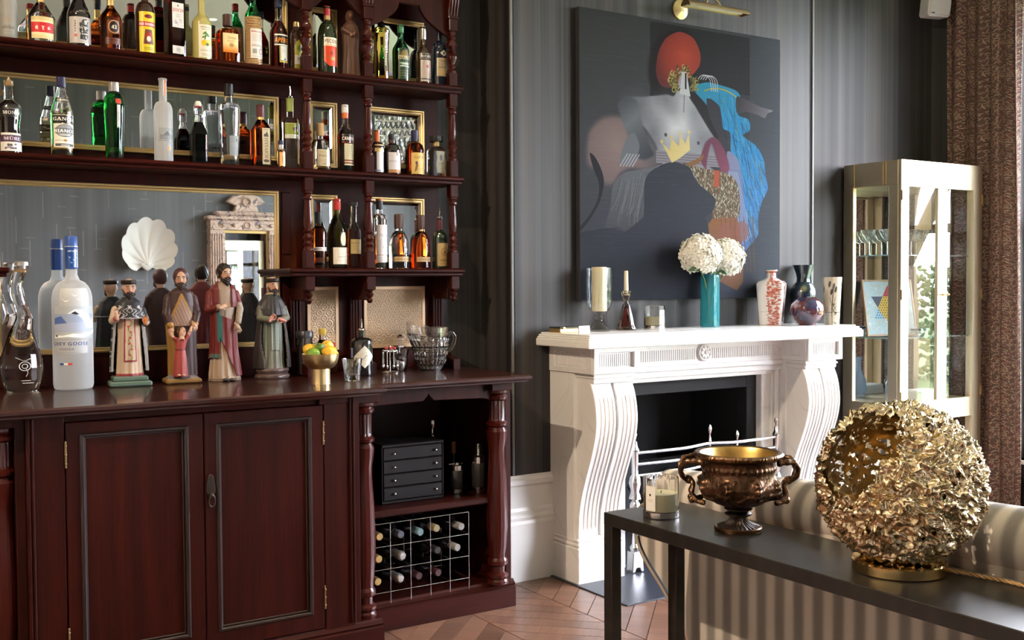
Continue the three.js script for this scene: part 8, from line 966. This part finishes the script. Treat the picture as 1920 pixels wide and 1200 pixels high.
{ // crumpled brass globe lamp
  const t = thing('globe_lamp', 'large crumpled gold metal globe lamp on a round brass base', 'lamp', [2.033, TY + 0.0005, -1.545]);
  part(t, 'base', revolve([[0, 0], [0.101, 0], [0.103, 0.002], [0.103, 0.023], [0.1, 0.026], [0.02, 0.028], [0, 0.028]], 64), std(lin(0.78, 0.58, 0.28), 0.12, { metalness: 1 }));
  part(t, 'stem', [cyl(0.011, 0.026, 0.1, 20), revolve([[0.018, 0.085], [0.022, 0.09], [0.022, 0.125], [0.015, 0.13], [0, 0.13]], 24)], M.brass, 'bulb holder on a short stem');
  part(t, 'bulb', revolve([[0, 0.13], [0.012, 0.131], [0.014, 0.145], [0.03, 0.18], [0.032, 0.2], [0.022, 0.222], [0, 0.23]], 24), phy(lin(0.8, 0.8, 0.76), 0.15, { transmission: 0.5, thickness: 0 }));
  const CYs = 0.197, R = 0.182; 
  // the wide torn opening looks up and to the left, towards the bar
  const eye = V(0, 1.4, 0).sub(V(2.033, TY + CYs, -1.545)).normalize(), rightV = V(0, 1, 0).cross(eye).normalize(), upV = eye.clone().cross(rightV), o1 = eye.clone().multiplyScalar(0.72).addScaledVector(rightV, -0.38).addScaledVector(upV, 0.52).normalize(), o2 = eye.clone().multiplyScalar(0.74).addScaledVector(rightV, -0.6).addScaledVector(upV, 0.18).normalize();
  const field = (n) => { const w = fbm(n.x * 4, n.y * 4, n.z * 4, 2) * 0.6, X = n.x + w * 0.25, Y = n.y - w * 0.2, Z = n.z + w * 0.15, r1 = 1 - Math.abs(noise(X * 6.5, Y * 6.5, Z * 6.5)) * 1.9, r2 = 1 - Math.abs(noise(X * 13 + 4, Y * 13, Z * 13)) * 1.9; return { h: R * 0.945 + 0.012 * fbm(n.x * 5, n.y * 5, n.z * 5 + 2, 2) + 0.011 * r1 * Math.abs(r1) + 0.0055 * r2 * Math.abs(r2) + 0.0015 * noise(n.x * 42, n.y * 42, n.z * 42) }; };
  const shell = (detail, off, holes) => {
    const g0 = mergeVertices(new THREE.IcosahedronGeometry(1, detail).deleteAttribute('normal').deleteAttribute('uv'), 1e-5), p = g0.attributes.position, n = p.count, keep = new Uint8Array(n), v = V(0, 0, 0);
    for (let i = 0; i < n; i++) { v.fromBufferAttribute(p, i).normalize(); const f = field(v); const gash = fbm(v.x * 6 + 3, v.y * 6, v.z * 6, 3), small = fbm(v.x * 11, v.y * 11 + 9, v.z * 11, 2), w = 0.1 * fbm(v.x * 8, v.y * 8, v.z * 8 + 4, 3); const open = v.distanceTo(o1) < 0.44 + w * 1.6 || v.distanceTo(o2) < 0.4 + w * 1.6; keep[i] = open ? 0 : small > holes - (v.dot(eye) < 0.1 ? 0.2 : 0) && v.y > -0.75 ? 0 : 1; const r = off ? R * 0.925 + 0.004 * fbm(v.x * 5, v.y * 5, v.z * 5, 2) : f.h; p.setXYZ(i, v.x * r, CYs + v.y * r, v.z * r); }
    const I = g0.index.array, J = []; for (let i = 0; i < I.length; i += 3) if (keep[I[i]] && keep[I[i + 1]] && keep[I[i + 2]]) J.push(I[i], I[i + 1], I[i + 2]); g0.setIndex(J); g0.computeVertexNormals(); return g0;
  };
  const gold = std(lin(0.72, 0.6, 0.4), 0.2, { metalness: 1 }), goldIn = std(lin(0.45, 0.3, 0.11), 0.35, { metalness: 1 });
  part(t, 'shade', shell(84, 0, 0.4), gold, 'crumpled gold metal shade with torn holes'); part(t, 'inner_skin', shell(60, -0.004, 0.36), goldIn);
  const c = thing('lamp_cord', 'twisted gold fabric cord trailing from the lamp along the table', 'cord'); const path = new THREE.CatmullRomCurve3([[2.1, TY + 0.006, -1.47], [2.125, TY + 0.005, -1.36], [2.128, TY + 0.005, -1.22], [2.126, TY + 0.005, -1.05], [2.12, TY + 0.005, -0.9]].map((q) => V(...q))); const str = (ph) => new THREE.CatmullRomCurve3(Array.from({ length: 160 }, (_, i) => { const q = path.getPointAt(i / 159), a = i * 0.75 + ph; return q.add(V(Math.cos(a) * 0.0022, Math.sin(a) * 0.0022, 0)); })); const cm = std(lin(0.5, 0.3, 0.12), 0.5); part(c, 'strand', new THREE.TubeGeometry(str(0), 300, 0.0024, 6), cm); part(c, 'strand', new THREE.TubeGeometry(str(3.14), 300, 0.0024, 6), cm);
}
// ---------------------------------------------------------------- striped sofa, seen from behind
{
  const ft = pixels(512, 512, (u, v) => { const s = u * 2, f = s - Math.floor(s), band = 0.5 + 0.5 * Math.cos(f * 6.283), hb = Math.abs(((u * 24) % 1) - 0.5) * 2, z = ((v * 46 + hb * 1.0) % 1 + 1) % 1, weave = z < 0.5 ? 1 : 0.76 + 0.16 * band, k = lerp(0.6, 0.86, smooth(0.1, 0.9, band)) * weave, n = 0.03 * tn(u, v, 60, 60, 4); return [k * 1.0 + n, k * 0.965 + n, k * 0.92 + n]; });
  ft.repeat.set(1 / 0.135, 1 / 0.135); const fab = phy(0xffffff, 0.82, { map: ft, sheen: 0.3, sheenColor: lin(0.6, 0.58, 0.55), sheenRoughness: 0.4 }), pipe = std(lin(0.32, 0.27, 0.22), 0.7);
  const uvZY = (g) => { g = flat(g); const p = g.attributes.position, n = g.attributes.normal, uv = g.attributes.uv; for (let i = 0; i < p.count; i++) uv.setXY(i, p.getZ(i), Math.abs(n.getX(i)) > 0.6 || Math.abs(n.getZ(i)) > 0.7 ? p.getY(i) : p.getX(i) + p.getY(i)); return g; };
  const t = thing('striped_sofa', 'striped herringbone sofa with a rolled back standing behind the console table', 'sofa');
  const zn = -0.55, outline = [[-zn, 0.1], [-zn, 0.8], [1.4, 0.8], [2.0, 0.77], [2.45, 0.72], [2.58, 0.71], [2.64, 0.69], [2.665, 0.66], [2.672, 0.61], [2.66, 0.56], [2.62, 0.51], [2.555, 0.455], [2.5, 0.4], [2.45, 0.33], [2.42, 0.26], [2.405, 0.18], [2.4, 0.1]];
  const sh = new THREE.Shape(); sh.moveTo(...outline[0]); for (const q of outline.slice(1, 3)) sh.lineTo(...q); sh.splineThru(outline.slice(3).map((q) => new THREE.Vector2(...q))); sh.closePath();
  const back = extrude(sh, 0.2, 0.012, 10); back.rotateY(Math.PI / 2); part(t, 'back', uvZY(at(back, 2.2, 0, 0)), fab);
  // scrolled roll along the top of the back, with its buttoned end
  const roll = (r, z0, z1, x, y) => { const g = rot(revolve([[0, 0], [r * 0.7, 0.002], [r * 0.93, 0.014], [r, 0.035], [r, z1 - z0 - 0.035], [r * 0.93, z1 - z0 - 0.014], [0, z1 - z0]], 40, { crease: 1 }), Math.PI / 2, 0, 0); const gg = flat(at(g, x, y, z0)), p = gg.attributes.position, uv = gg.attributes.uv; for (let i = 0; i < p.count; i++) uv.setXY(i, p.getZ(i), Math.atan2(p.getY(i) - y, p.getX(i) - x) * r); return gg; };
  { const L = new THREE.CatmullRomCurve3([[2.275, 0.722, -2.66], [2.275, 0.728, -2.5], [2.275, 0.765, -2.1], [2.275, 0.8, -1.5], [2.275, 0.81, -1.0], [2.275, 0.81, zn]].map((q) => V(...q))), n = 70, sg = 40, P = [], U = [], I = [], r = 0.085; for (let i = 0; i <= n; i++) { const c = L.getPointAt(i / n), e = Math.min(1, (i / n) * 22), k = r * Math.sqrt(Math.max(0.0001, 1 - (1 - e) ** 2)); for (let j = 0; j <= sg; j++) { const a = (j / sg) * 6.2832; P.push(c.x + Math.cos(a) * k, c.y + Math.sin(a) * k, c.z); U.push(c.z, a * r + 0.3); } } for (let i = 0; i < n; i++) for (let j = 0; j < sg; j++) { const a = i * (sg + 1) + j; I.push(a, a + 1, a + sg + 2, a, a + sg + 2, a + sg + 1); } const g = new THREE.BufferGeometry(); g.setAttribute('position', new THREE.Float32BufferAttribute(P, 3)); g.setAttribute('uv', new THREE.Float32BufferAttribute(U, 2)); g.setIndex(I); g.computeVertexNormals(); part(t, 'top_roll', g, fab); } part(t, 'piping', tube(outline.slice(2).map(([a, b]) => [2.199, b, -a - 0.003]), 0.005, 8, 80), pipe);
  part(t, 'piping', tube([[2.198, 0.66, -2.6], [2.196, 0.7, -2.1], [2.193, 0.735, -1.5], [2.198, 0.745, -0.56]], 0.004, 6, 20), pipe);
  const arm = (z, s) => { part(t, 'arm', [roll(0.09, 0, 0.82, 0, 0)].map((g) => { const q = at(rot(g, 0, Math.PI / 2, 0), 2.3, 0.6, z - s * 0.02); return q; }), fab); part(t, 'arm_panel', uvZY(bx(2.34, 3.1, 0.1, 0.58, Math.min(z, z + s * 0.16), Math.max(z, z + s * 0.16), 0.02)), fab); };
  arm(-2.57, 1); part(t, 'arm_panel', uvZY(bx(2.34, 3.1, 0.1, 0.62, zn - 0.18, zn, 0.03)), fab);
  part(t, 'seat_base', uvZY(bx(2.38, 3.08, 0.1, 0.3, -2.41, zn - 0.18, 0.02)), fab); part(t, 'seat_cushion', uvZY(bx(2.4, 3.1, 0.3, 0.46, -2.41, -1.58, 0.04)), fab); part(t, 'seat_cushion', uvZY(bx(2.4, 3.1, 0.3, 0.46, -1.57, zn - 0.18, 0.04)), fab);
  for (const [x, z] of [[2.25, -2.36], [3.0, -2.36], [2.25, -0.65], [3.0, -0.65]]) part(t, 'leg', revolve([[0, 0.001], [0.018, 0.001], [0.026, 0.06], [0.03, 0.1], [0, 0.1]], 20).translate(x, 0, z), M.turned);
}
scene.traverse((o) => { if (o.isMesh) { o.castShadow = true; o.receiveShadow = true; } });
renderer.render(scene, camera);
